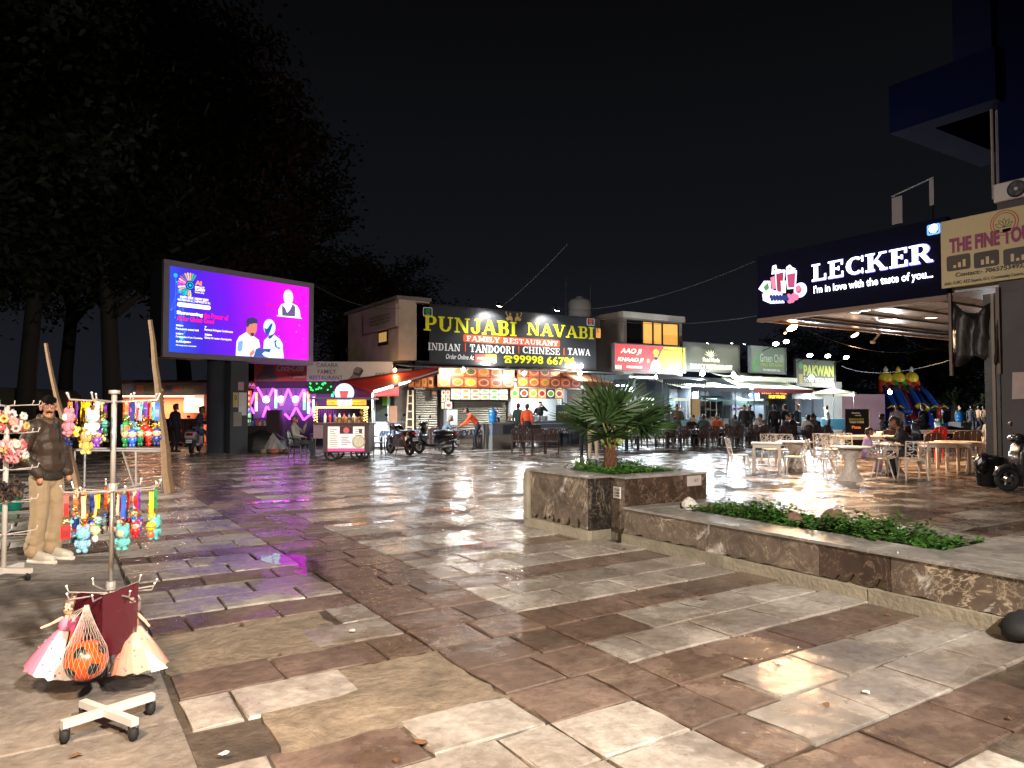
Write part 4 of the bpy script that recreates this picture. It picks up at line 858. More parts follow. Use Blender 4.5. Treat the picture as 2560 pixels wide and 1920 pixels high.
# glowing stall lettering under the red-edged awning
FG = Frame((0, 25.6, 0), 0); a, b = FG.uv(R1(1540, 788)), FG.uv(R1(1745, 720)); ns_ = thing('neon_sign', 'glowing orange and yellow letters under the red-edged awning', 'sign', (a[0], 25.6, 0)); f2 = Frame((a[0], 25.6, 0), 0)
fit(f2, ns_, 'GREEN CHILLI', R1(1542, 752), R1(1742, 725), E('neon_orange', 255, 150, 60, 2.2), bold=.05); fit(f2, ns_, 'FAST FOOD', R1(1604, 786), R1(1728, 764), E('neon_yellow', 255, 200, 40, 2.0), bold=.05)
mb = MB(); a = f2.uv(R1(1540, 790)); b = f2.uv(R1(1745, 720)); mb.box(a[0], .02, a[1], b[0], .05, b[1]); mb.ob('backing', frame_m, ns_)
ms, f2 = signboard('small dark strip of menu lettering below the dark green sign', Frame((0, 26.3, 0), 0), R1(1800, 790), R1(2018, 738), S('strip_grey', 96, 100, 96, rough=.5, var=.4, ns=6)); fit(f2, ms, 'FAMILY RESTAURANT', R1(1815, 768), R1(1920, 752), whi)
cb, f2 = signboard('plain brown cardboard sheet leaning on the stall counter', Frame((0, 25.6, 0), 0), R1(1000, 930), R1(1075, 790), S('cardboard', 196, 160, 106, rough=.85, var=.15), depth=.03); cb.name = 'cardboard_sheet'; cb['category'] = 'cardboard'
MB().box(0, -.1, 0, .02, 0, f2.uv(R1(1000, 930))[1]).ob('prop', frame_m, cb)
# ------------------------------------------------------------------ LED advertising screen on two posts
pl, pr = at_depth(405, 23.0), at_depth(782, 27.6)
lrz = math.atan2(pr.y-pl.y, pr.x-pl.x); FLD = Frame((pl.x, pl.y, 0), lrz); LW = (pr-pl).length
LZ0 = FLD.uv(C3(75, 805))[1]; LZ1 = FLD.uv(C3(90, 80))[1]
led = thing('led_screen', 'big outdoor LED screen glowing blue and magenta on two thick posts', 'screen', (pl.x, pl.y, 0), lrz)
cas = S('screen_casing', 120, 112, 122, rough=.5, metal=.3, var=.1)
sx0, sz0 = FLD.uv(S4(120, 1320)); sx1 = FLD.uv(S4(2060, 900))[0]; sz1 = FLD.uv(S4(128, 130))[1]; sz0 = FLD.uv(S4(120, 1322))[1]
MB().box(0, .12, LZ0, LW, .9, LZ1).ob('cabinet', S('cabinet_black', 20, 20, 26, rough=.6), led)
mb = MB(); mb.box(0, 0, LZ0, LW, .118, sz0); mb.box(0, 0, sz1, LW, .118, LZ1); mb.box(0, 0, sz0+.001, sx0, .117, sz1-.001); mb.box(sx1, 0, sz0+.001, LW, .117, sz1-.001); mb.ob('bezel', cas, led)
scm = bpy.data.materials.new('screen_picture'); scm.use_nodes = True; t = scm.node_tree; b = t.nodes['Principled BSDF']
tc = t.nodes.new('ShaderNodeTexCoord'); sp = t.nodes.new('ShaderNodeSeparateXYZ'); t.links.new(tc.outputs['Generated'], sp.inputs[0])
nz = t.nodes.new('ShaderNodeMath'); nz.operation = 'MULTIPLY_ADD'; t.links.new(sp.outputs[2], nz.inputs[0]); nz.inputs[1].default_value = .1; t.links.new(sp.outputs[0], nz.inputs[2])
rp = t.nodes.new('ShaderNodeValToRGB'); e = rp.color_ramp.elements; e[0].position = .02; e[0].color = (*lin((40, 84, 226)), 1); e[1].position = 1; e[1].color = (*lin((248, 8, 248)), 1)
for p_, c_ in ((.22, (66, 34, 214)), (.45, (116, 16, 232)), (.7, (190, 6, 246))): q = e.new(p_); q.color = (*lin(c_), 1)
t.links.new(nz.outputs[0], rp.inputs[0]); t.links.new(rp.outputs[0], b.inputs['Emission Color']); b.inputs['Emission Strength'].default_value = 1.25; b.inputs['Base Color'].default_value = (0, 0, 0, 1)
disp = MB().box(sx0, .02, sz0, sx1, .116, sz1).ob('display', scm, led)
ew = E('screen_white', 250, 250, 255, 1.5); ep = E('screen_pink', 240, 10, 120, 1.3); eo = E('screen_orange', 255, 140, 40, 1.4); ec = E('screen_cyan', 20, 180, 230, 1.2)
def lf(s_, p, q, m, **k): return fit(FLD, disp, s_, S4(*p), S4(*q), m, y=.006, **k)
lf('AI', (488, 398), (580, 350), eo, bold=.06); lf('IMPACT', (486, 444), (618, 430), ew, bold=.03); lf('SUMMIT', (486, 478), (628, 466), ew, bold=.03); lf('INDIA 2026', (486, 510), (612, 506), ew, bold=.01)
lf('सर्वजन हिताय | सर्वजन सुखाय', (275, 595), (672, 585), ew, bold=.02); lf('WELFARE FOR ALL | HAPPINESS OF ALL', (242, 622), (700, 640), ew)
a = FLD.uv(S4(240, 690)); b_ = FLD.uv(S4(702, 690)); patch(disp, 'white_bar', rpoly(a[0], a[1]-.01, b_[0], a[1]+.13, .06), ew, y=.008)
lf('Showcasing', (232, 815), (592, 790), ew, bold=.04); lf('the Power of', (605, 858), (948, 818), ep, bold=.03); lf('AI for Global Good', (234, 890), (750, 875), ep, bold=.03)
for s_, s2, x, y, x2 in (('500+', 'Pre-summit events held', 222, 968, 535), ('100+', 'Participation from Countries', 222, 1082, 588), ('3,00,000+', 'Participants engaged', 222, 1195, 500), ('7', 'Regional AI Impact Conferences', 618, 990, 1008), ('700+', 'Global AI Leaders Participating', 618, 1100, 992)):
    lf(s_, (x, y), (x + (210 if ',' in s_ else 30 if len(s_) == 1 else 105), y-26 + (12 if x < 300 else 8)), ew, bold=.04); lf(s2, (x, y+48), (x2, y+45), ew, bold=.02)
cx_, cz_ = FLD.uv(S4(418, 405))               # fan-shaped emblem of coloured rays round a wheel
fan = [(40, 160, 150), (60, 190, 120), (240, 180, 60), (250, 200, 120), (250, 170, 90), (20, 120, 160), (230, 90, 60), (245, 190, 200), (240, 120, 170), (220, 60, 150), (250, 220, 230), (240, 170, 60), (30, 170, 160)]
for k in range(17):
    an = rad(62 + 212*k/16); r0, r1 = .16, .4 if k < 14 else .34; w0, w1 = .012, .03; c, s_ = math.cos(an), math.sin(an)
    patch(disp, 'emblem_ray', [(cx_+c*r0-s_*w0, cz_+s_*r0+c*w0), (cx_+c*r1-s_*w1, cz_+s_*r1+c*w1), (cx_+c*(r1+.03), cz_+s_*(r1+.03)), (cx_+c*r1+s_*w1, cz_+s_*r1-c*w1), (cx_+c*r0+s_*w0, cz_+s_*r0-c*w0)], E('ray_%d' % (k % 13), *fan[k % 13], 1.2), y=.012)
for k, (r_, m) in enumerate(((.15, E('wheel_navy', 16, 40, 120, .8)), (.12, ec), (.095, E('wheel_navy', 16, 40, 120, .8)), (.05, ec))): patch(disp, 'emblem_wheel', disc(cx_, cz_, r_), m, y=.010-.002*k)
rr3 = random.Random(5); pts = []
for k in range(16):                           # faint network of cyan dots and threads
    a = (sx0+.05+rr3.uniform(0, .5), sz0+.3+rr3.uniform(0, sz1-sz0-.5)); pts.append(a); patch(disp, 'network_dot', disc(a[0], a[1], rr3.choice((.02, .03, .07)), 10), ec, y=.013)
for k in range(15):
    a, b_ = Vector(pts[k]), Vector(pts[(k*5+3) % 16]); d = (b_-a); n_ = Vector((-d.y, d.x)).normalized()*.005; patch(disp, 'network_thread', [a-n_, b_-n_, b_+n_, a+n_], E('thread_blue', 70, 130, 240, 1.1), y=.015)
for k in range(14): patch(disp, 'sparkle', disc(sx1-rr3.uniform(.1, 1.4), sz0+rr3.uniform(.2, 2.6), rr3.choice((.012, .02, .035)), 8), E('sparkle_pink', 255, 110, 255, 1.3), y=.014)
def lpoly(name, pts_, m, y): patch(disp, name, [FLD.uv(S4(*p)) for p in pts_], m, y=y)
# seated-bust picture upper right, man and robot with tablet below
lpoly('bust_picture', [(1640, 822), (1640, 740), (1680, 670), (1735, 650), (1830, 655), (1900, 690), (1935, 760), (1945, 850)], ew, .012)
lpoly('bust_picture', [(1690, 825), (1688, 670), (1735, 720), (1760, 785), (1800, 740), (1835, 665), (1872, 700), (1870, 838)], E('vest_grey', 100, 90, 140, .9), .009)
a = FLD.uv(S4(1776, 570)); patch(disp, 'bust_picture', disc(a[0], a[1], .21, 18, .28), E('bust_face', 240, 226, 232, 1.3), y=.006)
lpoly('bust_picture', [(1618, 818), (1962, 856), (1960, 868), (1618, 830)], ew, .005)
for x in (1748, 1798): a = FLD.uv(S4(x, 560)); patch(disp, 'bust_picture', disc(a[0], a[1], .025, 8, .014), E('feature_grey', 120, 96, 150, .8), y=.002)
lpoly('bust_picture', [(1752, 622), (1796, 626), (1790, 632), (1758, 628)], E('feature_red', 190, 70, 110, .9), .002)
lf('Shri', (1480, 690), (1600, 672), E('screen_red', 226, 10, 60, 1.0), bold=.03)
lpoly('man_picture', [(1050, 1378), (1060, 1180), (1100, 1110), (1195, 1050), (1300, 1110), (1370, 1160), (1388, 1260), (1330, 1285), (1295, 1390)], E('shirt_white', 222, 232, 250, 1.2), .012)
lpoly('man_picture', [(1195, 1050), (1200, 930), (1290, 910), (1345, 940), (1338, 1040), (1300, 1100), (1270, 1120), (1225, 1085)], E('face_tan', 214, 130, 110, 1.0), .008)
lpoly('man_picture', [(1195, 965), (1190, 900), (1215, 860), (1290, 845), (1350, 880), (1350, 930), (1300, 930), (1240, 945), (1215, 990)], E('hair_blue', 56, 56, 110, .8), .004)
lpoly('man_picture', [(1250, 1060), (1300, 1062), (1300, 1100), (1275, 1112), (1255, 1085)], E('beard_dk', 90, 50, 70, .7), .003)
lpoly('man_picture', [(1085, 1180), (1150, 1170), (1140, 1290), (1105, 1330), (1070, 1300)], E('shirt_shade', 130, 170, 220, 1.0), .007)
lpoly('tablet_picture', [(1330, 1285), (1535, 1282), (1490, 1398), (1292, 1392)], E('tablet_blue', 50, 96, 160, .9), .004)
lpoly('man_picture', [(1240, 1340), (1280, 1300), (1310, 1300), (1300, 1350), (1262, 1390), (1236, 1372)], E('face_tan', 214, 130, 110, 1.0), .001)
lpoly('robot_picture', [(1430, 1300), (1440, 1170), (1500, 1110), (1585, 1090), (1660, 1150), (1700, 1220), (1700, 1290), (1715, 1415), (1500, 1405), (1520, 1330)], E('robot_pale', 206, 236, 248, 1.15), .012)
a = FLD.uv(S4(1516, 985)); patch(disp, 'robot_picture', disc(a[0], a[1], .25, 18, .3), E('robot_pale', 206, 236, 248, 1.15), y=.008)
lpoly('robot_picture', [(1440, 990), (1480, 1010), (1535, 930), (1560, 940), (1530, 1030), (1500, 1100), (1460, 1070)], E('visor_blue', 30, 80, 170, .9), .004)
lpoly('robot_picture', [(1580, 1180), (1625, 1145), (1600, 1200), (1620, 1260), (1690, 1270), (1640, 1285), (1595, 1255)], E('joint_navy', 40, 70, 140, .8), .006)
lpoly('robot_picture', [(1490, 1120), (1550, 1085), (1580, 1090), (1520, 1150)], E('joint_navy', 40, 70, 140, .8), .005)
lpoly('robot_picture', [(1412, 1350), (1450, 1320), (1540, 1340), (1550, 1400), (1490, 1400), (1440, 1385)], E('robot_pale', 206, 236, 248, 1.15), .000)
posm = S('post_steel_dark', 52, 54, 62, rough=.6, var=.2, ns=3)
for x0, x1, y in ((412, 530, 'left'), (542, 672, 'right')):
    f2 = Frame(FLD.at(0, 0, -.5), lrz); a, b_ = f2.uv(C3(x0, 1200)), f2.uv(C3(x1, 1200)); r_ = (b_[0]-a[0])/2; mb = MB()
    if y == 'left': mb.lathe([(r_*1.25, -.02), (r_*1.25, .05), (r_, .051), (r_, LZ0-.002)], ((a[0]+b_[0])/2, .5, 0), 20)
    else: mb.box(a[0], .5-r_, -.02, b_[0], .5+r_, LZ0-.002)
    po = mb.ob('post', posm, led, smooth=(y == 'left'))
    if y == 'right':
        zz = lambda yy: f2.uv(C3(600, yy))[1]; yq = .5-r_-.006
        for n_, (xa, ya, xb, yb, m, tx) in enumerate(((560, 1180, 598, 1072, S('bill_yellow', 176, 160, 110), 'CA'), (600, 1240, 662, 1072, S('bill_white', 188, 188, 190), ''), (562, 1320, 625, 1215, S('bill_grey', 120, 116, 110), ''), (597, 1055, 640, 995, S('bill_pink', 170, 130, 140), ''))):
            ua = f2.uv(C3(xa, ya)); ubb = f2.uv(C3(xb, yb)); patch(po, 'handbill', rpoly(ua[0], ua[1], ubb[0], ubb[1]), m, y=yq-.002*n_)
            if tx: letters(po, tx, ua[0]+.05, (ua[1]+ubb[1])/2, ubb[0]-.05, ubb[1]-.08, black_m, y=yq-.01)

# ------------------------------------------------------------------ corner shop with the purple neon (behind the screen)
CRZ = -HD
o0 = at_depth(637, 30.3); FC = Frame((o0.x, o0.y, 0), CRZ)
cs = thing('corner_shop', 'old shop with a long faded banner, purple neon zigzag and barred window', 'building', o0, CRZ)
def fu(p): return FC.uv(p)
cw = fu(C4(2115, 100))[0]; zb0 = fu(C4(205, 292))[1]; zb1 = fu(C4(205, 40))[1]
MB().box(-.1, .3, -.02, cw, .5, zb0).ob('wall', darkw, cs)
for n_, (xa, xb, m) in enumerate(((205, 925, S('faded_red', 206, 96, 84, rough=.7, var=.15, ns=2)), (928, 2112, S('faded_grey', 206, 198, 196, rough=.7, var=.15, ns=2)))):
    a, b_ = fu(C4(xa, 100)), fu(C4(xb, 100)); MB().box(a[0], -.05, zb0, b_[0]-.004, .1, zb1+(.0 if n_ == 0 else .05)).ob('banner', m, cs)
fq = Frame(o0 + Vector((0, 0, 0)) + FC.n*.05, CRZ)
ptw = S('banner_white', 214, 206, 204, var=0); ptd = S('banner_dark', 70, 44, 46, var=0); ptg = S('banner_grey', 96, 92, 96, var=0)
def cf(s_, p, q, m, **k): a, b_ = fq.uv(C4(*p)), fq.uv(C4(*q)); return letters(cs, s_, a[0], a[1], b_[0], b_[1], m, y=-.06, **k)
cf('Coca-Cola', (505, 155), (885, 62), ptw, bold=.015, shear=.4); cf('KHUD KO', (655, 218), (868, 185), ptd, bold=.02, shear=.3); cf('JAGAO', (735, 258), (905, 222), ptw, bold=.02, shear=.3)
cf('CARARA', (1060, 98), (1355, 42), ptg, bold=.01); cf('FAMILY', (1075, 190), (1330, 132), ptg, bold=.01); cf('RESTAURANT', (962, 272), (1420, 215), ptg, bold=.01); cf('KHUD KO', (1870, 215), (2100, 175), ptd, bold=.02, shear=.3)
def cpoly(par, nm, pts_, m, y): patch(par, nm, [fu(C4(*p)) for p in pts_], m, y=y)
cpoly(cs, 'drinker_picture', [(225, 288), (240, 220), (300, 170), (330, 90), (420, 70), (470, 120), (465, 180), (510, 220), (515, 288)], S('drinker_a', 120, 118, 96, var=.4, ns=12), -.058); cpoly(cs, 'drinker_picture', [(345, 45), (470, 45), (470, 150), (420, 190), (360, 160)], S('drinker_b', 120, 104, 100, var=.3, ns=12), -.062)
cpoly(cs, 'face_picture', [(1500, 275), (1560, 200), (1575, 130), (1620, 95), (1690, 110), (1712, 150), (1680, 210), (1640, 280)], S('face_pic', 120, 104, 100, var=.4, ns=10), -.062); cpoly(cs, 'face_picture', [(1560, 185), (1600, 170), (1640, 190), (1690, 130), (1715, 150), (1660, 220), (1610, 215)], S('face_pic_dk', 50, 40, 40, var=0), -.066)
# little red name strip and neon price panel beside the post
cpoly(cs, 'name_strip', [(30, 395), (222, 395), (232, 300), (30, 290)], S('strip_red', 120, 50, 50, var=.1), -.03); cf('CARARA', (-60, 362), (212, 318), ptw, bold=.03)
pn = thing('price_panel', 'tall narrow lit panel listing dishes in orange and green beside the post', 'sign', FC.at(fu(C4(48, 900))[0], 0, .3), CRZ); fz = Frame(pn.location, CRZ)
za = fz.uv(C4(48, 955))[1]; zbb = fz.uv(C4(48, 418))[1]; pwid = fz.uv(C4(148, 700))[0]; n_ = 7
for k, (s_, c_) in enumerate((('JUMBO', (70, 190, 90)), ('DAAL', (110, 206, 120)), ('SAHI', (150, 210, 160)), ('CHAAP', (120, 110, 220)), ('MUTTON', (236, 110, 70)), ('CHICKEN', (240, 120, 80)), ('NON VEG', (230, 90, 60)))):
    h_ = (zbb-za)/n_; z = za+h_*k; q = MB().box(0, 0, z+.01, pwid, .06, z+h_-.01).ob('price_strip', E('price_%d' % k, *c_, .8), pn); letters(q, s_, .06, z+h_*.25, pwid-.05, z+h_*.75, E('price_white', 255, 240, 230, 1.0), y=-.01, bold=.03)
# shop interior: lilac back wall, purple neon tubes, three white globe lamps
zt_ = fu(C4(300, 385))[1]; iu0 = fu(C4(160, 700))[0]; iu1 = fu(C4(1035, 700))[0]; zc = fu(C4(500, 900))[1]
MB().box(iu0, .2, zc-.7, iu1, .28, zt_).ob('niche_wall', S('niche_lilac', 74, 62, 84, rough=.6, var=.15, ns=2), cs)
neon = E('neon_purple', 226, 84, 255, 2.6); nn = thing('neon_zigzag', 'purple neon tubes zigzagging across the shop window', 'neon light', FC.at(0, 0, .05), CRZ); fn = Frame(nn.location, CRZ)
def nrun(pts_, m=neon, r_=.045):
    mb = MB(); P_ = [fn.uv(C4(*p)) for p in pts_]; mb.tube([(a, 0, z) for a, z in P_], r_, 6); mb.ob('tube', m, nn, smooth=True)
for run in ([(240, 375), (355, 590)], [(375, 575), (458, 390)], [(465, 395), (575, 630)], [(580, 625), (665, 400)], [(668, 400), (770, 630)], [(772, 628), (880, 405)], [(885, 410), (975, 590)], [(205, 450), (150, 605)], [(370, 640), (315, 790)], [(380, 640), (420, 730)], [(772, 655), (690, 820)], [(620, 745), (690, 820)], [(780, 660), (880, 830)], [(880, 830), (985, 745)], [(965, 655), (1020, 790)], [(150, 655), (195, 740)]):
    n2 = 3; nrun([(run[0][0]+(run[1][0]-run[0][0])*i/n2, run[0][1]+(run[1][1]-run[0][1])*i/n2) for i in range(n2+1)])
l = bpy.data.lights.new('glow', 'AREA'); l.energy = 90; l.color = (.75, .2, 1); l.shape = 'RECTANGLE'; l.size = 3.5; l.size_y = 1.2
lo = bpy.data.objects.new('glow', l); COL.objects.link(lo); lo.parent = nn; lo.location = (1.6, -.12, 1.9); lo.rotation_euler = (rad(90), 0, 0)
for k, x in enumerate((358, 565, 768)):
    u, v = fn.uv(C4(x, 545)); g_ = thing('globe_lamp', 'round white globe lamp %s behind the purple neon' % ('next to the price panel', 'in the middle of the window', 'nearest the snack cart')[k], 'lamp', FC.at(u, v, .02), CRZ, 'globe lamps in the purple shop')
    MB().ell((0, 0, 0), .15, 14, 9).ob('globe', lens_mat((1, .95, 1), 3.0), g_, smooth=True); MB().tube([(0, .02, .14), (0, .02, .4)], .015, 5).ob('stem', black_m, g_)
for k, (x, y0_, y1_, c0, c1) in enumerate(((225, 705, 450, (255, 250, 240), (255, 150, 40)), (495, 665, 410, (90, 230, 140), (255, 160, 160)), (888, 690, 450, (80, 220, 120), (255, 190, 190)), (945, 740, 440, (110, 255, 190), (255, 150, 40)), (1020, 720, 510, (120, 240, 200), (255, 200, 160)), (1278, 510, 435, (40, 220, 130), (40, 220, 130)))):
    t = thing('colour_tube', 'vertical colour-changing tube lamp %s' % ('by the price panel', 'left of the window centre', 'right of the window centre', 'brightest, at the window end', 'at the snack cart corner', 'short, green, above the snack cart')[k], 'lamp', FC.at(0, 0, .1), CRZ, 'colour tubes in the purple shop'); f4 = Frame(t.location, CRZ)
    for i, c_ in enumerate((c0, c1)):
        ya, yb = (y0_, (y0_+y1_)/2) if i == 0 else ((y0_+y1_)/2, y1_); a, b_ = f4.uv(C4(x, ya)), f4.uv(C4(x, yb)); MB().tube([(a[0], 0, a[1]), (a[0], 0, b_[1])], .05, 8).ob('tube', E('ctube_%d_%d_%d' % c_, *c_, 2.2), t, smooth=True)
cab = S('shop_cabinet', 60, 40, 48, rough=.6)
mb = MB(); a, b_ = fu(C4(445, 1200)), fu(C4(630, 690)); mb.box(0, -.35, 0, b_[0]-a[0], 0, b_[1]); tag(mb.ob('wooden_cabinet', cab, None, loc=FC.at(a[0], 0, .4), rz=CRZ), 'tall plain maroon cabinet before the purple shop window', 'cabinet')
mb = MB(); a, b_ = fu(C4(150, 955)), fu(C4(445, 900)); mb.box(0, -.4, 0, b_[0]-a[0]-.02, 0, fu(C4(150, 905))[1]); ct = tag(mb.ob('shop_counter', S('counter_dark', 40, 36, 40), None, loc=FC.at(a[0], 0, .3), rz=CRZ), 'low dark counter below the purple shop window', 'counter')
for k in range(9):
    c_ = ((190, 180, 150), (60, 120, 200), (210, 90, 90), (220, 200, 90))[k % 4]; mb = MB(); h_ = .18+.05*(k % 3); mb.lathe([(.06, 0), (.06, h_*.7), (.025, h_*.85), (.03, h_)], n=8)
    tag(mb.ob('bottle', S('bottle_%d' % (k % 4), *c_, rough=.3), None, loc=FC.at(a[0]+.12+k*.16, fu(C4(150, 905))[1], .5+.1*(k % 2))), 'small %s bottle on the purple shop counter' % ('beige', 'blue', 'red', 'yellow')[k % 4], 'bottle', 'bottles on the purple shop counter')
br = MB(); z0_, z1_ = fu(C4(640, 900))[1], fu(C4(640, 685))[1]
for k in range(22): u = fu(C4(630, 700))[0] + k*.1; br.tube([(u, 0, z0_), (u, 0, z1_)], .012, 4)
br.tube([(fu(C4(625, 700))[0], 0, z1_), (fu(C4(1040, 700))[0], 0, z1_)], .02, 4); q = br.ob('window_bars', S('bar_purple', 90, 70, 100, rough=.4, metal=.5), cs, loc=(0, .12, 0))
# green fairy-light fringe panel
a, b_ = fu(C4(975, 470)), fu(C4(1310, 305)); mb = MB(); mb.box(0, 0, a[1], b_[0]-a[0], .06, b_[1]); fg = tag(mb.ob('fringe_panel', S('fringe_green', 60, 84, 56, rough=.7, var=.5, ns=9), None, loc=FC.at(a[0], 0, .35), rz=CRZ), 'dark green panel hung with small green fairy lights above the snack cart', 'panel')
for k in range(18):
    MB().ell((rr3.uniform(.05, b_[0]-a[0]-.05), -.03, a[1]+rr3.uniform(.25, .9)*(b_[1]-a[1])), .03, 6, 4).ob('fairy_light', E('fairy_green', 60, 255, 130, 3), fg)

# ------------------------------------------------------------------ red awning with tube lights and the things below it
raw = thing('red_awning', 'sagging red canvas awning with two white tube lights between the snack cart and menu photos', 'awning', FC.at(0, 0, 0))
def V3(p, d): q = at_depth(p[0], d); r = ray(*p); s_ = q.x/r.x if abs(r.x) > .01 else q.y/r.y; return Vector((r.x*s_, r.y*s_, CAMH + r.z*s_)) - raw.location
K = [V3(C5(335, 545), 29.0), V3(C5(1540, 375), 29.5), V3(C5(1550, 425), 27.0), V3(C5(735, 690), 26.2), V3(C5(345, 640), 28.6)]
redc = S('canvas_red', 190, 44, 34, rough=.6, var=.15, ns=2); redd = S('canvas_wine', 104, 34, 50, rough=.6, var=.15, ns=2)
def sheet(A, B, C, D, mat, name, par, sag=.15, n=8):
    mb = MB(); vs = []
    for i in range(n+1):
        for j in range(n+1):
            u, v = i/n, j/n; p = (A*(1-u)+B*u)*(1-v) + (D*(1-u)+C*u)*v; vs.append(p + Vector((0, 0, -sag*math.sin(math.pi*u)*math.sin(math.pi*v))))
    mb.add(vs, [(i*(n+1)+j, (i+1)*(n+1)+j, (i+1)*(n+1)+j+1, i*(n+1)+j+1) for i in range(n) for j in range(n)]); o = mb.ob(name, mat, par, smooth=True)
    m = o.modifiers.new('thick', 'SOLIDIFY'); m.thickness = .01; return o
sheet(K[0], K[1], K[2], K[3], redc, 'canvas', raw, .25)
sheet(K[3], K[2], K[2]+Vector((0, 0, -.12)), K[3]+Vector((0, 0, -.05)), redd, 'front_edge', raw, 0, 4)
sheet(K[0], K[3], K[3]+Vector((0,0,-.3)), K[0]+Vector((0, 0, -.55)), redd, 'side_flap', raw, .1, 6)
A_, B_ = V3(C5(740, 735), 26.5), V3(C5(1060, 735), 28); sheet(V3(C5(745, 680), 26.4), V3(C5(1062, 600), 28), B_, A_, redc, 'hanging_flap', raw, .02, 4)
mb = MB(); q = K[3]; mb.tube([q, (q.x, q.y, 0)], .035, 7); q = K[2]; mb.tube([K[3], K[2]], .025, 6); mb.ob('pole', S('pole_pale', 176, 176, 170, rough=.5), raw)
W2 = lambda p, d: V3(p, d) + raw.location
tube_light('white tube light at the low end of the red awning edge', W2(C5(760, 678), 26.0), W2(C5(985, 612), 26.4), COOL, 50, 14, .04, 'tube lights along the red awning')
tube_light('white tube light at the high end of the red awning edge', W2(C5(1062, 590), 26.5), W2(C5(1372, 500), 26.9), COOL, 50, 14, .04, 'tube lights along the red awning')
bulb('small dim bulb on the wall behind the red awning', W2(C5(1012, 418), 29.0), WARM, 9, .07, 20)
FD = Frame(at_depth(900, 28.5), CRZ)
def post(label, p, q, m, d=.05, y=0, cat='panel', name='panel', fr=FD):
    a, b_ = fr.uv(p), fr.uv(q); o = MB().box(0, 0, max(0, a[1]) if a[1] < .3 else a[1], b_[0]-a[0], d, b_[1]).ob(name, m, None, loc=fr.at(a[0], 0, -y), rz=CRZ); return tag(o, label, cat)
post('green hanging cloth behind the red awning', C5(830, 850), C5(925, 742), S('cloth_green', 96, 170, 50, rough=.6), y=.5, name='green_cloth', cat='cloth')
post('brown plywood sheet standing beside the wooden ladder', C5(940, 1060), C5(1040, 852), S('plywood', 120, 84, 58, rough=.8, var=.25), name='plywood_sheet', cat='plywood')
fz_ = thing('chest_freezer', 'white chest freezer standing under the red awning', 'freezer', FD.at(FD.uv(C5(752, 1060))[0], 0, .1), CRZ); wq = FD.uv(C5(920, 1060))[0]-FD.uv(C5(752, 1060))[0]
MB().cbox((wq/2, .35, .5), (wq/2, .35, .45), .03).ob('body', wht, fz_); MB().cbox((wq/2, .35, 1.0), (wq/2+.02, .37, .045), .02).ob('lid', S('freezer_lid', 190, 200, 210, rough=.3), fz_)
gl = thing('display_case', 'white framed glass case with dim plates above the white freezer', 'display case', FD.at(FD.uv(C5(745, 1000))[0], 1.06, -.25), CRZ)
h_ = FD.uv(C5(745, 700))[1]-1.1; mb = MB()
for u in (0, wq): mb.box(u-.03, 0, 0, u+.03, .06, h_)
mb.box(-.03, 0, h_, wq+.03, .06, h_+.07); mb.ob('frame', S('pole_pale', 176, 176, 170), gl); MB().box(0, .4, 0, wq, .44, h_*.9).ob('back', S('case_back', 52, 60, 50, var=.5, ns=6), gl)
lad = thing('wooden_ladder', 'worn wooden step ladder leaning before the roller shutter', 'ladder', FD.at(FD.uv(C5(1145, 1140))[0], 0, .1), CRZ)
lw = FD.uv(C5(1240, 1140))[0]-FD.uv(C5(1145, 1140))[0]; lh = FD.uv(C5(1190, 660))[1]; wood = S('ladder_wood', 150, 128, 100, rough=.8, var=.25)
for u0, u1 in ((0, lw*.2), (lw, lw*.8)):
    MB().bar((u0, 0, 0), (u1, .3, lh), .06, .05).ob('rail', wood, lad)
for k in range(7):
    f_ = (k+.7)/7.4; MB().bar((lw*.2*f_, .3*f_-.01, lh*f_), (lw-lw*.2*f_, .3*f_-.01, lh*f_), .04, .05).ob('rung', wood, lad)

# ------------------------------------------------------------------ stall seen left of the screen posts
o1 = at_depth(285, 31.0); FT = Frame((o1.x, o1.y, 0), CRZ); ls2 = thing('orange_stall', 'low stall with a glowing orange interior under a strip of food posters', 'building', o1, CRZ)
tw = FT.uv(L1(1475, 200))[0]; z0_, z1_ = FT.uv(L1(850, 245))[1], FT.uv(L1(850, 165))[1]
MB().box(0, .25, -.02, tw, .4, z0_).ob('back_wall', S('stall_orange', 232, 120, 84, rough=.6), ls2)
MB().box(-.2, -.5, z1_+.01, tw+.3, .6, z1_+.12).ob('roof', darkw, ls2); MB().box(-.1, 0, z0_, tw+.1, .05, z1_).ob('poster_strip', S('poster_strip', 120, 122, 128, rough=.6, var=.3, ns=5), ls2)
for k in range(9):
    u = .15+k*(tw-.3)/9; p = MB(); p.box(u, -.012, z0_+.12, u+.3, -.002, z1_-.1); p.ob('poster', S('poster_%d' % (k % 4), *((150, 140, 110), (90, 100, 120), (170, 120, 90), (120, 130, 90))[k % 4], var=.5, ns=14), ls2)
a, b_ = FT.uv(L1(1320, 375)), FT.uv(L1(1460, 250)); q = MB().box(a[0], -.05, a[1], b_[0], -.01, b_[1]).ob('cream_sign', E('cream_lit', 226, 216, 196, .75), ls2)
fb = Frame(o1, CRZ); a, b_ = fb.uv(L1(1352, 350)), fb.uv(L1(1432, 318)); letters(q, 'CARARA', a[0], a[1], b_[0], b_[1], S('carara_red', 150, 50, 40), y=-.056, bold=.02)
MB().box(.1, -.7, 0, tw, -.2, FT.uv(L1(1400, 420))[1]).ob('counter', S('counter_maroon', 70, 34, 30), ls2)
tube_light('hidden tube light glowing under the orange stall roof', (*(FT.at(.3, z0_-.1, .5))[:],), (*(FT.at(tw-.3, z0_-.1, .5))[:],), (1, .62, .38), 45, 5)
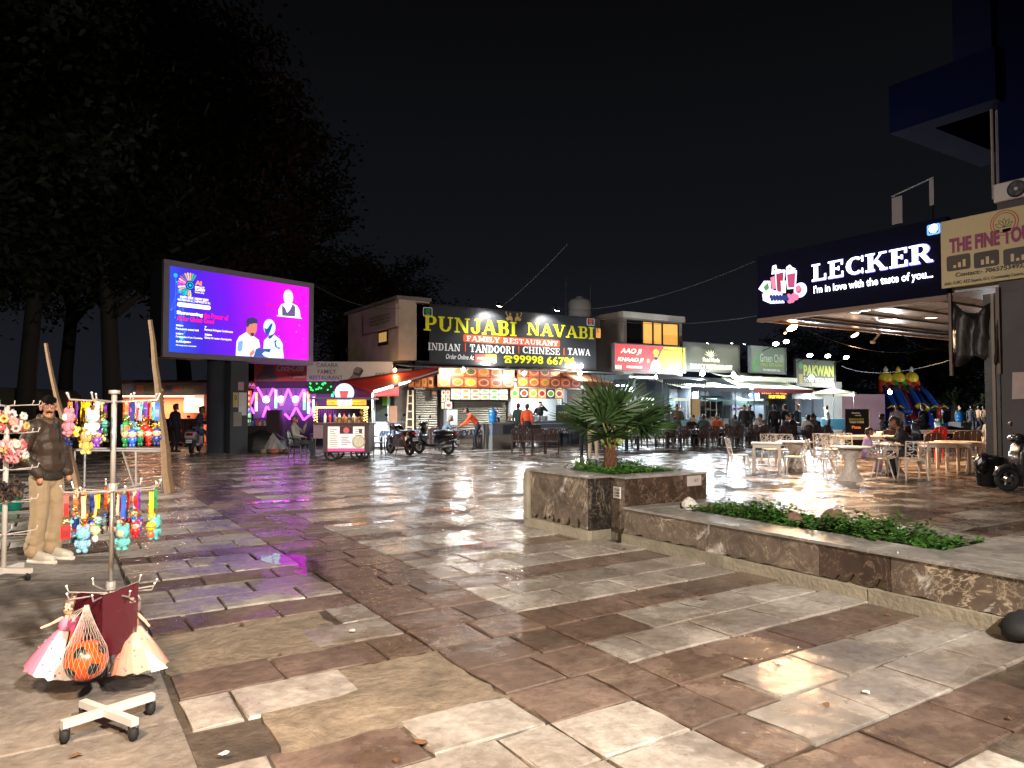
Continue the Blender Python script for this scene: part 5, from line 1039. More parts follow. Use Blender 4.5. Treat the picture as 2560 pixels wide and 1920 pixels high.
post('dark iron railing before the orange stall', L1(1205, 700), L1(1470, 700), frame_m, name='railing') if False else None
rl = thing('railing', 'dark iron railing before the orange stall', 'railing', FT.at(FT.uv(L1(1200, 400))[0], 0, 1.2), CRZ); rw = tw-FT.uv(L1(1200, 400))[0]+3.2
MB().tube([(0, 0, 1.15), (rw, 0, 1.15)], .025, 5).ob('rail', frame_m, rl); MB().tube([(0, 0, .15), (rw, 0, .15)], .025, 5).ob('rail', frame_m, rl)
for k in range(int(rw/.22)): MB().tube([(k*.22, 0, 0), (k*.22, 0, 1.15)], .012, 4).ob('baluster', frame_m, rl)
# tarpaulin-covered heap and plastic sheet by the post
hp = thing('tarp_heap', 'dark tarpaulin heap beside the screen posts', 'heap', at_depth(655, 26.4), CRZ)
mb = MB(); rr4 = random.Random(9); n = 18; vs = []
for i in range(7):
    f_ = i/6
    for k in range(n): a = 2*math.pi*k/n; q = (1-f_**2)**.5 if f_ < 1 else .02; vs.append((math.cos(a)*1.05*q*rr4.uniform(.88, 1.1), math.sin(a)*.6*q*rr4.uniform(.88, 1.1), .78*f_*rr4.uniform(.95, 1.05)))
mb.add(vs, [(i*n+k, i*n+(k+1)%n, (i+1)*n+(k+1)%n, (i+1)*n+k) for i in range(6) for k in range(n)]); mb.ob('tarpaulin', S('tarp_black', 30, 28, 30, rough=.5, var=.2, bump=.5, bs=10), hp, smooth=True)
pb = thing('plastic_sheet', 'crumpled grey plastic sheet over rubbish beside the tarpaulin heap', 'plastic sheet', at_depth(690, 25.6), CRZ)
mb = MB(); vs = []
for i in range(5):
    f_ = i/4
    for k in range(12): a = 2*math.pi*k/12; q = 1-f_; vs.append((math.cos(a)*.42*q*rr4.uniform(.8, 1.15)+f_*-.1, math.sin(a)*.35*q*rr4.uniform(.8, 1.15), .72*f_**.8))
mb.add(vs, [(i*12+k, i*12+(k+1)%12, (i+1)*12+(k+1)%12, (i+1)*12+k) for i in range(4) for k in range(12)]); mb.ob('sheet', S('plastic_grey', 120, 118, 116, rough=.35, var=.2), pb)
for k in range(5):
    mb = MB(); mb.ell((0, 0, .09), (rr4.uniform(.1, .2), rr4.uniform(.1, .16), .1), 8, 5); q = at_depth(660+k*14, 24.9+.2*(k % 2)); tag(mb.ob('rubbish_bag', S('bag_%d' % (k % 3), *((120, 96, 66), (70, 52, 40), (140, 60, 44))[k % 3], rough=.6), None, loc=q), 'small %s rubbish bag lying by the plastic sheet' % ('tan', 'brown', 'red')[k % 3], 'bag', 'rubbish bags by the heap')
# ------------------------------------------------------------------ building on the right: canopy with the white glowing letters
XB = 16.8
FX = Frame((XB, 0, 0), rad(-90))
def fx(p): u, z = FX.uv(p); return -u, z      # world Y, z on the building line
yl, zl = fx(R4(110, 940)); yr, zr = fx(R4(1570, 700)); ztl = fx(R4(100, 492))[1]
lk = thing('canopy_sign', 'black canopy fascia with big glowing white letters and a fruit drink picture', 'sign', (XB, yl, 0), rad(-90))
FXs = Frame((XB, yl, 0), rad(-90)); LL = FXs.uv(R4(1600, 400))[0]
zl0 = FXs.uv(R4(800, 850))[1]; zl1 = FXs.uv(R4(800, 300))[1]
navy = S('fascia_navy', 14, 16, 36, rough=.85, spec=.08, var=.1)
MB().box(0, 0, zl0, LL, .2, zl1).ob('fascia', navy, lk)
MB().box(-.02, -.02, zl0-.1, LL, .25, zl0-.002).ob('lower_trim', S('trim_wood', 120, 96, 80, rough=.6), lk)
glow = E('letter_white', 240, 240, 255, 3.2); halo = E('letter_violet', 130, 120, 255, 1.4)
fit(FXs, lk, 'LECKER', R4(540, 652), R4(1505, 330), halo, slab=True, y=-.035); 
fit(FXs, lk, 'LECKER', R4(546, 645), R4(1498, 336), glow, slab=True, y=-.06)
a, b_ = FXs.uv(R4(560, 752)), FXs.uv(R4(1502, 572)); letters(lk, "I'm in love with the taste of you...", a[0], a[1]-.02, b_[0], a[1]+.24, glow, bold=.02, y=-.05, tilt=(b_[1]-.2-a[1])/(b_[0]-a[0])*.5)
def kp(nm, pts_, m, y): patch(lk, nm, [FXs.uv(R4(*p)) for p in pts_], m, y=y)
fwm = E('fruit_white', 226, 222, 255, 1.8)
for n_, (pts_, c_) in enumerate((([(248, 560), (328, 550), (318, 735), (262, 740)], None), ([(258, 580), (318, 572), (310, 725), (268, 730)], (150, 50, 80)), ([(335, 572), (424, 555), (416, 700), (348, 706)], None), ([(346, 590), (412, 576), (406, 690), (356, 694)], (170, 70, 110)), ([(215, 615), (250, 600), (262, 700), (228, 705)], (226, 130, 150)), ([(120, 705), (165, 640), (215, 640), (222, 720), (175, 740)], None), ([(160, 690), (198, 652), (208, 700), (180, 722)], (80, 140, 80)), ([(225, 590), (232, 522), (262, 512), (270, 548), (300, 550), (290, 580)], None), ([(335, 570), (345, 528), (372, 512), (388, 530), (418, 545), (400, 566)], None), ([(240, 565), (246, 540), (262, 548)], (96, 150, 80)), ([(362, 556), (370, 530), (384, 548)], (96, 150, 80)), ([(155, 745), (210, 700), (310, 735), (330, 815), (220, 820), (160, 795)], None), ([(300, 640), (345, 640), (340, 735), (306, 738)], (250, 240, 226)))): kp('fruit_picture', pts_, E('fruit_%d' % n_, *c_, 1.0) if c_ else fwm, -.028-.0025*n_)
p = FXs.uv(R4(450, 712)); patch(lk, 'fruit_picture', disc(p[0], p[1], .2, 18), fwm, y=-.03); patch(lk, 'fruit_picture', disc(p[0], p[1], .16, 16), E('fruit_cut', 240, 200, 206, 1.3), y=-.034); patch(lk, 'fruit_picture', disc(p[0]-.04, p[1], .08, 12), E('fruit_stone', 170, 70, 100, 1.0), y=-.038)
for k in range(12):
    p = FXs.uv(R4(225+24*(k % 6)+(k//6)*10, 765+20*(k//6))); patch(lk, 'berry', disc(p[0], p[1], .055, 8), E('berry_navy', 40, 56, 130, .7), y=-.066-.0008*k)
for k, (x, y) in enumerate(((365, 765), (395, 790), (425, 770), (375, 795), (440, 700), (405, 760))): p = FXs.uv(R4(x, y)); patch(lk, 'grape', disc(p[0], p[1], .085, 10), E('grape_pink', 200, 110, 150, 1.2), y=-.068-.001*k)
bl = E('mark_blue', 90, 150, 255, 2.0); a, b_ = FXs.uv(R4(1452, 285)), FXs.uv(R4(1555, 180)); patch(lk, 'food_mark', rpoly(a[0], a[1], b_[0], b_[1], .04), bl, y=-.03); patch(lk, 'food_mark', rpoly(a[0]+.04, a[1]+.04, b_[0]-.04, b_[1]-.04), E('mark_blue_dim', 40, 90, 170, .8), y=-.034); patch(lk, 'food_mark', disc((a[0]+b_[0])/2, a[1]+(b_[1]-a[1])*.58, .1), glow, y=-.038); letters(lk, 'VEG', a[0]+.1, a[1]+.06, b_[0]-.1, a[1]+.13, glow, y=-.038)
# canopy roof behind the fascia
cn = thing('canopy_roof', 'flat canopy roof with small ceiling lamps and a yellow edge strip', 'canopy', (XB+.22, yl, 0), 0); cyl = yl-7.2; CXW = 12.0
MB().box(0, -(yl-7.2), zl0+.05, CXW, 0, zl0+.3).ob('soffit', S('soffit_grey', 150, 150, 156, rough=.3, var=.2, ns=2), cn)
MB().box(0, .002, zl0-.06, CXW, .12, zl0+.3).ob('edge_strip', S('strip_yellow', 206, 150, 60, rough=.5), cn)
MB().box(.4, .0, zl0-.02, CXW, -.5, zl0+.04).ob('duct', S('duct_grey', 120, 124, 140, rough=.3, metal=.4), cn)
for k in range(4): MB().box(.1, -.9-k*1.2, zl0, CXW, -.86-k*1.2, zl0+.048).ob('rib', S('soffit_rib', 90, 88, 90), cn)
FXC = None
for k, (p, lb) in enumerate(((R4(870, 888), 'first'), (R4(950, 870), 'second'), (R4(1478, 928), 'warm'), (R4(1118, 940), 'faint'), (R4(1130, 842), 'deepest'))):
    g_ = G(p[0], p[1], zl0+.03); t = thing('ceiling_light', 'small round lamp in the canopy ceiling, the %s one' % lb, 'lamp', (g_.x, g_.y, zl0+.03), 0, 'ceiling lamps in the canopy'); MB().lathe([(.16, .02), (.16, -.012), (.13, -.016)], n=14).ob('lens', lens_mat((1, .8, .6) if k == 2 else (1, .95, .9), 5 if k != 3 else 1.5), t); MB().torus((0, 0, 0), .17, .02, 16, 5, 'z').ob('rim', grey_m, t)
# warm floodlights hanging at the far corner
FY = Frame((0, yl+.1, 0), 0)
def onfar(p, y): f_ = Frame((0, y, 0), 0); u, z = f_.uv(p); return Vector((u, y, z))
q = onfar(R4(380, 1008), yl+.15); flood('warm orange floodlight hanging at the far corner of the canopy', q, q + Vector((.3, -3.2, -4.5)), (1, .62, .33), 620, .2, 60, 150, 'warm floodlights on the canopy', soft=.15)
q = onfar(R4(325, 1050), yl+.2); flood('tiny warm lamp below the corner floodlight of the canopy', q, q + Vector((0, -1, -3)), (1, .55, .2), 15, .05, 25, 120, 'warm floodlights on the canopy')
q = onfar(R4(875, 1065), yl+.12); flood('tilted warm floodlight on the far edge of the canopy', q, q + Vector((.8, -2.2, -4)), (1, .58, .28), 460, .17, 30, 150, 'warm floodlights on the canopy', soft=.15)
mb = MB(); p0 = onfar(R4(1090, 1030), yl+.1); mb.tube([p0, p0+Vector((-.3, .1, -.35))], .04, 6); mb.ell(p0+Vector((-.35, .12, -.4)), (.12, .08, .06)); tag(mb.ob('camera_unit', wht), 'small pale camera bracketed under the canopy edge', 'camera')
# pillar, tarp and dark wall of the building
rbm = S('wall_plum', 62, 54, 58, rough=.6, var=.2, ns=2)
yp0 = fx(R4(2020, 1000))[0]; yp1 = fx(R4(1640, 1000))[0]
bd = thing('corner_building', 'dark corner building with a plum wall and blue upper storeys', 'building', (XB, yp0, 0))
MB().box(0, -9, -.02, 6, 0, zl0-.1).ob('ground_floor', rbm, bd)
MB().box(-.03, .002, -.02, .3, .3, zl0-.1).ob('pillar', S('pillar_black', 34, 30, 30, rough=.5), bd)
MB().box(-.06, .08, .02, -.032, .14, zl0-.12).ob('drain_pipe', S('pipe_tan', 120, 100, 84, rough=.5), bd)
bluem = S('paint_blue', 14, 20, 54, rough=.9, spec=.04, var=.15, ns=1); bluel = S('paint_blue_light', 28, 34, 66, rough=.9, spec=.04, var=.15, ns=1)
FXb = Frame((16.5, 0, 0), rad(-90))
def fb_(p): u, z = FXb.uv(p); return -u, z
yt, zt0 = fb_(R5(190, 990)); zt1 = fb_(R5(185, 640))[1]; yw = fb_(R5(938, 800))[0]; zw = fb_(R5(970, 1290))[1]
MB().box(.0, -9, zl1+.35, 8, yw-yp0, 16).ob('upper_storey', bluem, bd)
MB().box(.002, -9, zl0-.098, 6, -.002, zl1+.345).ob('middle_storey', rbm, bd)
y4 = fb_(R5(905, 200))[0]; y5 = fb_(R5(640, 300))[0]
MB().box(-.3+.1, yw-yp0+.002, zt1+.002, 3.2, y5-yp0, 16).ob('upper_panel', bluel, bd)
fr2 = thing('blue_ledge', 'blue painted triangular looking ledge frame jutting from the upper storey', 'ledge', (16.5, yt, zt0)); th_ = zt1-zt0; dy = yt-yw; Xf = onfar(R5(860, 1195), yt).x-16.5
MB().box(0, -dy-.1, 0, .55, 0, th_).ob('front_beam', bluem, fr2); MB().box(.552, -.75, .002, Xf, -.002, th_-.002).ob('far_beam', bluem, fr2)
MB().box(Xf-.6, -dy-.1, .004, Xf-.002, -.752, th_-.004).ob('back_beam', S('beam_pale', 84, 92, 98, rough=.9, spec=.04), fr2); MB().box(.553, -dy-.1, th_-.1, Xf-.6, -.753, th_-.01).ob('cover', bluem, fr2)
mb = MB(); q = onfar(R5(905, 1210), yw-.05); zpt = zt0; mb.tube([(17.2, yw+.12, zl1+.2), (17.2, yw+.12, zt0)], .09, 8); mb.tube([(17.0, yw+.2, zl1+.2), (17.0, yw+.2, zt0)], .03, 6); tag(mb.ob('roof_pipe', S('pipe_pale', 150, 140, 140, rough=.5)), 'pale pipes rising from the roof to the blue ledge', 'pipe')
mb = MB(); a_ = fb_(R5(1130, 0)); mb.box(-.32, -5, 12.6, -.302+.1, -1.9, 16); mb.ob('orange_panel', S('paint_orange', 190, 110, 30, rough=.6), bd)
# air conditioner on the roof edge
ya, za = fx(R5(975, 1510)); yb, zb_ = fx(R5(1250, 1290)); ac = thing('air_conditioner', 'air conditioner outdoor unit with a round fan on the roof edge', 'air conditioner', (XB-.1, ya, za), rad(-90)); aw_ = .95; ah = zb_-za-.05
MB().cbox((aw_/2, .2, ah/2), (aw_/2, .2, ah/2), .02).ob('case', S('ac_case', 190, 180, 176, rough=.5), ac)
mb = MB(); mb.torus((aw_*.46, -.01, ah*.5), ah*.4, .02, 24, 5, 'y'); mb.lathe([(ah*.4, -.004), (ah*.4, -.012)], (aw_*.46, 0, ah*.5), 24, 'y'); mb.ob('fan_grille', S('ac_grille', 40, 38, 44, rough=.6), ac); MB().lathe([(ah*.1, -.014), (ah*.09, -.03)], (aw_*.46, 0, ah*.5), 14, 'y').ob('fan_hub', S('ac_case', 190, 180, 176), ac)
for k in range(4):
    mb = MB(); an = rad(90*k+20); c, s_ = math.cos(an), math.sin(an); mb.add([(aw_*.46+c*.06, -.018, ah*.5+s_*.06), (aw_*.46+c*ah*.36-s_*.09, -.016, ah*.5+s_*ah*.36+c*.09), (aw_*.46+c*ah*.36+s_*.09, -.02, ah*.5+s_*ah*.36-c*.09)], [(0,1,2)]); mb.ob('fan_blade', S('ac_blade', 70, 68, 74), ac)
# cream banner
FXf = Frame((XB-.12, 0, 0), rad(-90)); yq, zq = FXf.uv(R4(1562, 700)); bn = thing('cream_banner', 'cream banner with magenta lettering, three candle photos and a lotus mark', 'sign', (XB-.12, -yq, 0), rad(-90)); fbn = Frame(bn.location, rad(-90))
zc0 = fbn.uv(R4(1562, 700))[1]; zc1 = fbn.uv(R4(1605, 165))[1]; crb = S('banner_cream', 196, 178, 134, rough=.6, var=.06, ns=2); BWd = 4.2
MB().box(0, 0, zc0, BWd, .08, zc1).ob('sheet', crb, bn)
mg = S('banner_magenta', 140, 44, 96, rough=.6, var=0); bk = S('banner_black', 40, 34, 34, rough=.6, var=0); rdm = S('banner_rust', 176, 70, 40, var=0)
e0, e1 = fbn.uv(R4(1625, 425)), fbn.uv(R4(1985, 285)); perw = (fbn.uv(R4(2212, 340))[0]-e0[0]); letters(bn, 'THE FINE TOUCH', e0[0], e0[1], e0[0]+perw*1.33, e0[1]+.33, mg, bold=.045)
e0 = fbn.uv(R4(1672, 615)); letters(bn, 'Contact:- 7065753492, 9810', e0[0], e0[1], fbn.uv(R4(2212, 540))[0]+.35, e0[1]+.11, bk, bold=.02)
e0 = fbn.uv(R4(1585, 685)); letters(bn, 'Add:- G-8C, AEZ Square, G-1, Community Centre, Vikaspuri', e0[0], e0[1], fbn.uv(R4(2212, 615))[0]+.3, e0[1]+.09, bk, bold=.01)
for k, (x0_, x1_, c_) in enumerate(((1603, 1788, (70, 56, 44)), (1818, 2015, (56, 44, 40)), (2050, 2260, (66, 60, 56)))):
    a = fbn.uv(R4(x0_, 568-k*24)); b_ = fbn.uv(R4(x1_, 440-k*25)); ph = patch(bn, 'candle_photo', rpoly(a[0], a[1], b_[0], a[1]+.34, .05), S('photo_dark_%d' % k, *c_, var=.3, ns=6), y=-.006)
    for j in range(3): cxx = a[0]+(b_[0]-a[0])*(.35+.2*j); patch(ph, 'candle', rpoly(cxx-.03, a[1]+.06, cxx+.03, a[1]+.12+.05*((j+k) % 3)), S('candle_cream', 206, 180, 140, var=0), y=-.010-.001*j)
a = fbn.uv(R4(2057, 180)); 
for r0_, m, y in ((.27, rdm, -.006), (.25, crb, -.008), (.22, rdm, -.010), (.2, crb, -.012)): patch(bn, 'lotus_ring', disc(a[0], a[1], r0_, 28), m, y=y)
for k in range(5):
    an = rad(30+30*k); c, s_ = math.cos(an), math.sin(an); b0 = (a[0], a[1]-.1); patch(bn, 'lotus_petal', [(b0[0]+c*r_-s_*w_, b0[1]+s_*r_+c*w_) for r_, w_ in ((0,0),(.1,.05),(.2,0),(.1,-.05))], bk, y=-.014-.002*k); patch(bn, 'lotus_petal', [(b0[0]+c*r_-s_*w_, b0[1]+s_*r_+c*w_) for r_, w_ in ((.02,0),(.1,.035),(.18,0),(.1,-.035))], crb, y=-.015-.002*k)
# dark tarp hanging on a frame left of the pillar
tp = thing('hanging_tarp', 'black tarpaulin hanging in folds between two thin posts beside the pillar', 'tarpaulin', (XB-.05, yp1, 0), rad(-90)); ftp = Frame(tp.location, rad(-90)); tw_ = ftp.uv(R4(2010, 1000))[0]; tz1 = ftp.uv(R4(1700, 780))[1]; tz0 = ftp.uv(R3(1250, 100))[1]
mb = MB(); n = 16; vs = []; rr5 = random.Random(2)
for i in range(n+1):
    for j in range(9):
        u = i/n; v = j/8; vs.append((tw_*u, .07*math.sin(u*15+v*2)+.04*rr5.uniform(-1, 1), tz1-(tz1-tz0)*v - .35*(1-v)*math.sin(math.pi*u)*(1 if v < .2 else .5) - (.12*math.sin(u*9) if v == 1 else 0)))
mb.add(vs, [(i*9+j, (i+1)*9+j, (i+1)*9+j+1, i*9+j+1) for i in range(n) for j in range(8)]); o = mb.ob('canvas', S('tarp_dark', 34, 28, 26, rough=.45, var=.2, bump=.6, bs=9), tp, smooth=True); o.modifiers.new('t', 'SOLIDIFY').thickness = .01
for u in (0, tw_): MB().box(u-.03, -.02, tz0-.3, u+.03, .04, tz1+.15).ob('frame_post', S('tan_post', 110, 92, 84, rough=.6), tp)
pn_ = fx(R3(1790, 490)); pn2 = fx(R3(1908, 315)); mb = MB(); mb.add([(0, 0, 0), (.42, 0, .02), (.4, -.01, .55), (.02, 0, .56), (.2, -.03, .3)], [(0,1,4),(1,2,4),(2,3,4),(3,0,4)]); tag(mb.ob('torn_poster', S('poster_torn', 170, 152, 148, rough=.7, var=.2, ns=8), None, loc=(XB-.03, pn_[0], pn_[1]), rz=rad(-90)), 'torn crumpled paper poster stuck on the plum wall', 'poster')
# bracket board on the canopy roof
bb = thing('roof_board', 'small bare frame with pale end plates standing on the canopy roof', 'frame', (XB+.1, fx(R5(190, 1600))[0], zl1), rad(-90)); fr6 = Frame(bb.location, rad(-90)); bw = fr6.uv(R5(520, 1600))[0]; bh = fr6.uv(R5(350, 1500))[1]-0
MB().box(0, 0, .1, .25, .02, .75).ob('end_plate', S('plate_pale', 130, 122, 124), bb); MB().box(bw-.1, 0, .35, bw, .02, .95).ob('end_plate', S('plate_pale', 130, 122, 124), bb); MB().bar((0, 0, .78), (bw, 0, .98), .03, .03).ob('top_bar', grey_m, bb)
mb = MB(); mb.tube([(.1, .05, -.02), (.1, .05, .1)], .02, 5); mb.tube([(bw-.05, .05, -.02), (bw-.05, .05, .35)], .02, 5); mb.ob('leg', black_m, bb)

# ------------------------------------------------------------------ overhead wires
def wire(label, a, b, sag=.6, r=.012):
    a, b = Vector(a), Vector(b); mb = MB(); mb.tube([a.lerp(b, i/16) - Vector((0, 0, sag*4*(i/16)*(1-i/16))) for i in range(17)], r, 4); tag(mb.ob('cable', S('cable_grey', 52, 50, 54, rough=.8)), label, 'cable')
def ON(p, d): q = at_depth(p[0], d); r = ray(*p); s_ = q.y/r.y; return Vector((q.x, q.y, CAMH+r.z*s_))
wire('overhead cable from the LED screen to the restaurant roof', ON((783, 712), 27.4), ON((1000, 770), 28), .3)
wire('overhead cable from the roof lamp up into the night sky', ON((1255, 765), 32), ON((1420, 610), 24), .1)
wire('long cable from the restaurant roof to the black canopy corner', ON((1375, 770), 33), ON((1890, 654), 20), .5)
wire('thin low cable over the far stalls to the canopy', ON((1480, 790), 33), ON((1895, 790), 20.4), .3)
wire('looping cable under the canopy edge', ON((2030, 830), 22), ON((2385, 856), 26.5), .5); wire('second looping cable sagging lower under the canopy edge', ON((2250, 830), 24), ON((2385, 862), 26.5), .35)
wire('cable over the inflatable slide', ON((2105, 915), 42), ON((2390, 897), 20), .4); wire('drooping cable left of the screen posts', ON((325, 905), 26), ON((520, 938), 26), .5)
# ------------------------------------------------------------------ stone planter and bench wall
def marble(name, base, vein, patchc, amount):
    m = bpy.data.materials.new(name); m.use_nodes = True; t = m.node_tree; b = t.nodes['Principled BSDF']; L = t.links.new; g_ = t.nodes.new('ShaderNodeNewGeometry')
    def nz(s, d=6, r=.65, di=0): n = t.nodes.new('ShaderNodeTexNoise'); n.inputs['Scale'].default_value = s; n.inputs['Detail'].default_value = d; n.inputs['Roughness'].default_value = r; n.inputs['Distortion'].default_value = di; L(g_.outputs['Position'], n.inputs['Vector']); return n
    def rmp(src, *st): r = t.nodes.new('ShaderNodeValToRGB'); e = r.color_ramp.elements; e[0].position, e[0].color = st[0]; e[1].position, e[1].color = st[-1]; [setattr(e.new(p), 'color', c) for p, c in st[1:-1]]; L(src, r.inputs[0]); return r.outputs[0]
    def mix(k, f, a, c): x = t.nodes.new('ShaderNodeMix'); x.data_type = 'RGBA'; x.blend_type = k; [L(v, x.inputs[s]) if hasattr(v, 'links') else setattr(x.inputs[s], 'default_value', v) for s, v in ((0, f), (6, a), (7, c))]; return x.outputs[2]
    W0, B1 = (0, 0, 0, 1), (1, 1, 1, 1)
    col = rmp(nz(3, 7, .7, .5).outputs[0], (.3, (*[v*.55 for v in base], 1)), (.7, (*[v*1.5 for v in base], 1)))
    n1 = nz(1.5, 9, .62, 1.3); v1 = rmp(n1.outputs[0], (.48, W0), (.497, B1), (.514, W0)); v2 = rmp(nz(3.6, 8, .6, 1.8).outputs[0], (.486, W0), (.497, B1), (.507, W0))
    gate = rmp(nz(1.1, 3, .5, .3).outputs[0], (.47, W0), (.6, B1)); vv = mix('MIX', gate, mix('MULTIPLY', 1.0, v2, (.5, .5, .5, 1)), mix('ADD', 1.0, v1, v2))
    col = mix('MIX', vv, col, (*vein, 1))
    col = mix('MIX', rmp(nz(2.0, 6, .7, 1.2).outputs[0], (.62-.02*amount, W0), (.66, (.75*amount,)*3+(1,))), col, (*patchc, 1))     # worn pale scars
    col = mix('MULTIPLY', .7, col, rmp(nz(9, 6, .7).outputs[0], (.3, (.5, .47, .44, 1)), (.6, B1)))
    L(col, b.inputs['Base Color']); rr = t.nodes.new('ShaderNodeMapRange'); L(nz(6).outputs[0], rr.inputs[0]); rr.inputs['To Min'].default_value = .18; rr.inputs['To Max'].default_value = .6; L(rr.outputs[0], b.inputs['Roughness'])
    bp = t.nodes.new('ShaderNodeBump'); bp.inputs['Strength'].default_value = .25; bp.inputs['Distance'].default_value = .01; L(nz(12).outputs[0], bp.inputs['Height']); L(bp.outputs[0], b.inputs['Normal'])
    return m
mar_w = marble('worn_marble', (.105, .078, .058), (.46, .38, .27), (.44, .41, .37), 1.35); mar_d = marble('dark_marble', (.045, .026, .018), (.42, .3, .2), (.2, .16, .13), .4); mar_k = marble('black_marble', (.014, .011, .009), (.2, .16, .12), (.05, .04, .04), .2)
mar_t = marble('top_stone', (.2, .185, .165), (.34, .31, .28), (.3, .28, .25), .6); plin = S('plinth_concrete', 122, 114, 98, rough=.85, var=.35, ns=5, bump=.6, bs=25)
PX, PX2, PY0, PYS, PY1, PE, PZ = 5.46, 5.80, 6.58, 6.86, 8.2, 7.18, .77
soil = S('dark_soil', 40, 28, 20, rough=.95, var=.3, bump=1, bs=30)
pt = thing('planter_box', 'square stone planter clad in veined brown marble with chipped corners', 'planter', (PX, PY0, 0))
def Q(mb, x0, y0, z0, x1, y1, z1): return mb.box(x0-PX, y0-PY0, z0, x1-PX, y1-PY0, z1)
mb = MB(); Q(mb, PX+.04, PYS+.02, -.02, PE-.03, PY1-.03, .74); Q(mb, PX2+.04, PY0+.03, -.02, PE-.03, PYS+.019, .74); mb.ob('core', plin, pt)
mb = MB(); Q(mb, PX-.03, PYS-.03, -.02, PX+.038, PY1+.02, .115); mb.ob('plinth', plin, pt)
mb = MB(); Q(mb, PX+.04, PYS-.03, -.02, PX2+.0, PYS+.018, .113); mb.ob('plinth', plin, pt)
# marble slabs on the front-left side, broken along the foot
def broken(name, mat, y0, y1, x, z0, z1, seed, chip=.09, par=pt, ox=PX, oy=PY0):
    r = random.Random(seed); n = 14; mb = MB(); low = [(y0+(y1-y0)*i/n, z0 + (r.uniform(0, chip) if 0 < i < n else 0)*(1 if r.random() < .7 else .2)) for i in range(n+1)]
    poly = low + [(y1, z1), (y0, z1)]; k = len(poly); vs = [(x-ox, a-oy, b) for a, b in poly] + [(x+.035-ox, a-oy, b) for a, b in poly]
    mb.add(vs, [tuple(range(k)), tuple(range(k, 2*k))[::-1]] + [(i, i+k, (i+1)%k+k, (i+1)%k) for i in range(k)]); return mb.ob(name, mat, par)
broken('marble_slab', mar_w, PYS+.003, PYS+.66, PX, .12, .742, 1, .16); broken('marble_slab', mar_w, PYS+.665, PY1-.02, PX+.002, .12, .742, 2, .12)
mb = MB(); Q(mb, PX+.002, PYS-.03, .12, PX2-.003, PYS-.002, .742); mb.ob('marble_slab', mar_k, pt)
broken('marble_slab', mar_w, PY0+.003, PYS-.034, PX2, .12, .742, 3, .05)
mb = MB(); Q(mb, PX2+.002, PY0-.032, .1, PE, PY0+.0, .742); mb.ob('marble_slab', mar_d, pt); mb = MB(); Q(mb, PE-.028, PY0+.002, -.02, PE, PY1, .742); mb.ob('marble_slab', mar_d, pt); mb = MB(); Q(mb, PX+.04, PY1-.028, -.02, PE-.03, PY1, .742); mb.ob('marble_slab', mar_d, pt)
MB().cbox((.0, PY1-PY0-.04, .42), (.05, .06, .33), .02).ob('corner_piece', plin, pt)
hx0, hx1, hy0, hy1 = PX+.42, PE-.28, PYS+.02, PY1-.3     # opening in the top
for q in ((PX-.02, PYS-.04, hx0, PY1+.02), (hx1, PYS+.0, PE+.02, PY1+.02), (hx0+.002, hy1, hx1-.002, PY1+.02), (PX2-.03, PY0-.05, PE+.02, PYS-.002)):
    MB().cbox(((q[0]+q[2])/2-PX, (q[1]+q[3])/2-PY0, .757), ((q[2]-q[0])/2, (q[3]-q[1])/2, .014), .004).ob('rim_slab', mar_t, pt)
mb = MB(); Q(mb, hx0-.02, hy0-.02, .7, hx1+.02, hy1+.02, .752); mb.ob('soil', soil, pt)
st = MB(); st.box(0, 0, 0, .14, .004, .14); s1 = st.ob('sticker', S('sticker_white', 196, 190, 184, rough=.6), pt, loc=(PX2-PX-.007, PYS-PY0-.08, .5), rz=rad(-90)); letters(s1, 'YOGA', .02, .09, .12, .12, black_m, y=-.002, bold=.02); letters(s1, '& ZUMBA', .02, .055, .12, .08, black_m, y=-.002); letters(s1, 'CLASSES', .02, .02, .12, .045, black_m, y=-.002)
st = MB(); st.box(0, 0, 0, .26, .004, .13); s2 = st.ob('sticker', S('sticker_grey', 150, 140, 136, rough=.6, var=.2, ns=20), pt, loc=(PE-PX-.36, -.038, .6)); letters(s2, 'G 17', .13, .05, .2, .09, black_m, y=-.002)
# low bench wall running towards the viewer's right
bw_ = thing('bench_wall', 'long low bench wall of cracked brown marble with a narrow flower bed', 'wall', (5.76, 0.4, 0)); BX, BY0, BY1, BE, BZ = 5.76, .4, PY0-.04, 7.2, .42
def Q2(mb, x0, y0, z0, x1, y1, z1): return mb.box(x0-BX, y0-BY0, z0, x1-BX, y1-BY0, z1)
ox0, ox1, oy0, oy1 = 6.22, 6.96, 3.12, 6.3
mb = MB(); Q2(mb, BX+.04, BY0, -.02, ox0, BY1, BZ-.03); Q2(mb, ox1, BY0, -.02, BE-.02, BY1, BZ-.03); Q2(mb, ox0+.001, BY0, -.02, ox1-.001, oy0, BZ-.031); Q2(mb, ox0+.001, oy1, -.02, ox1-.001, BY1, BZ-.031); mb.ob('core', plin, bw_)
for k in range(4): a, b_ = BY0+(BY1-BY0)*k/4, BY0+(BY1-BY0)*(k+1)/4; mb = MB(); Q2(mb, BX-.045-.006*(k % 2), a+.004, -.02, BX+.039, b_-.004, .095+.006*(k % 2)); mb.ob('plinth', plin, bw_)
edges = [BY0, 2.05, 3.3, 3.95, 5.25, BY1]
for k in range(5): broken('marble_slab', mar_w if k in (1, 3, 4) else mar_d if k == 2 else mar_w, edges[k]+.003, edges[k+1]-.003, BX, .1, BZ-.03, 20+k, .035 if k != 2 else .1, bw_, BX, BY0)
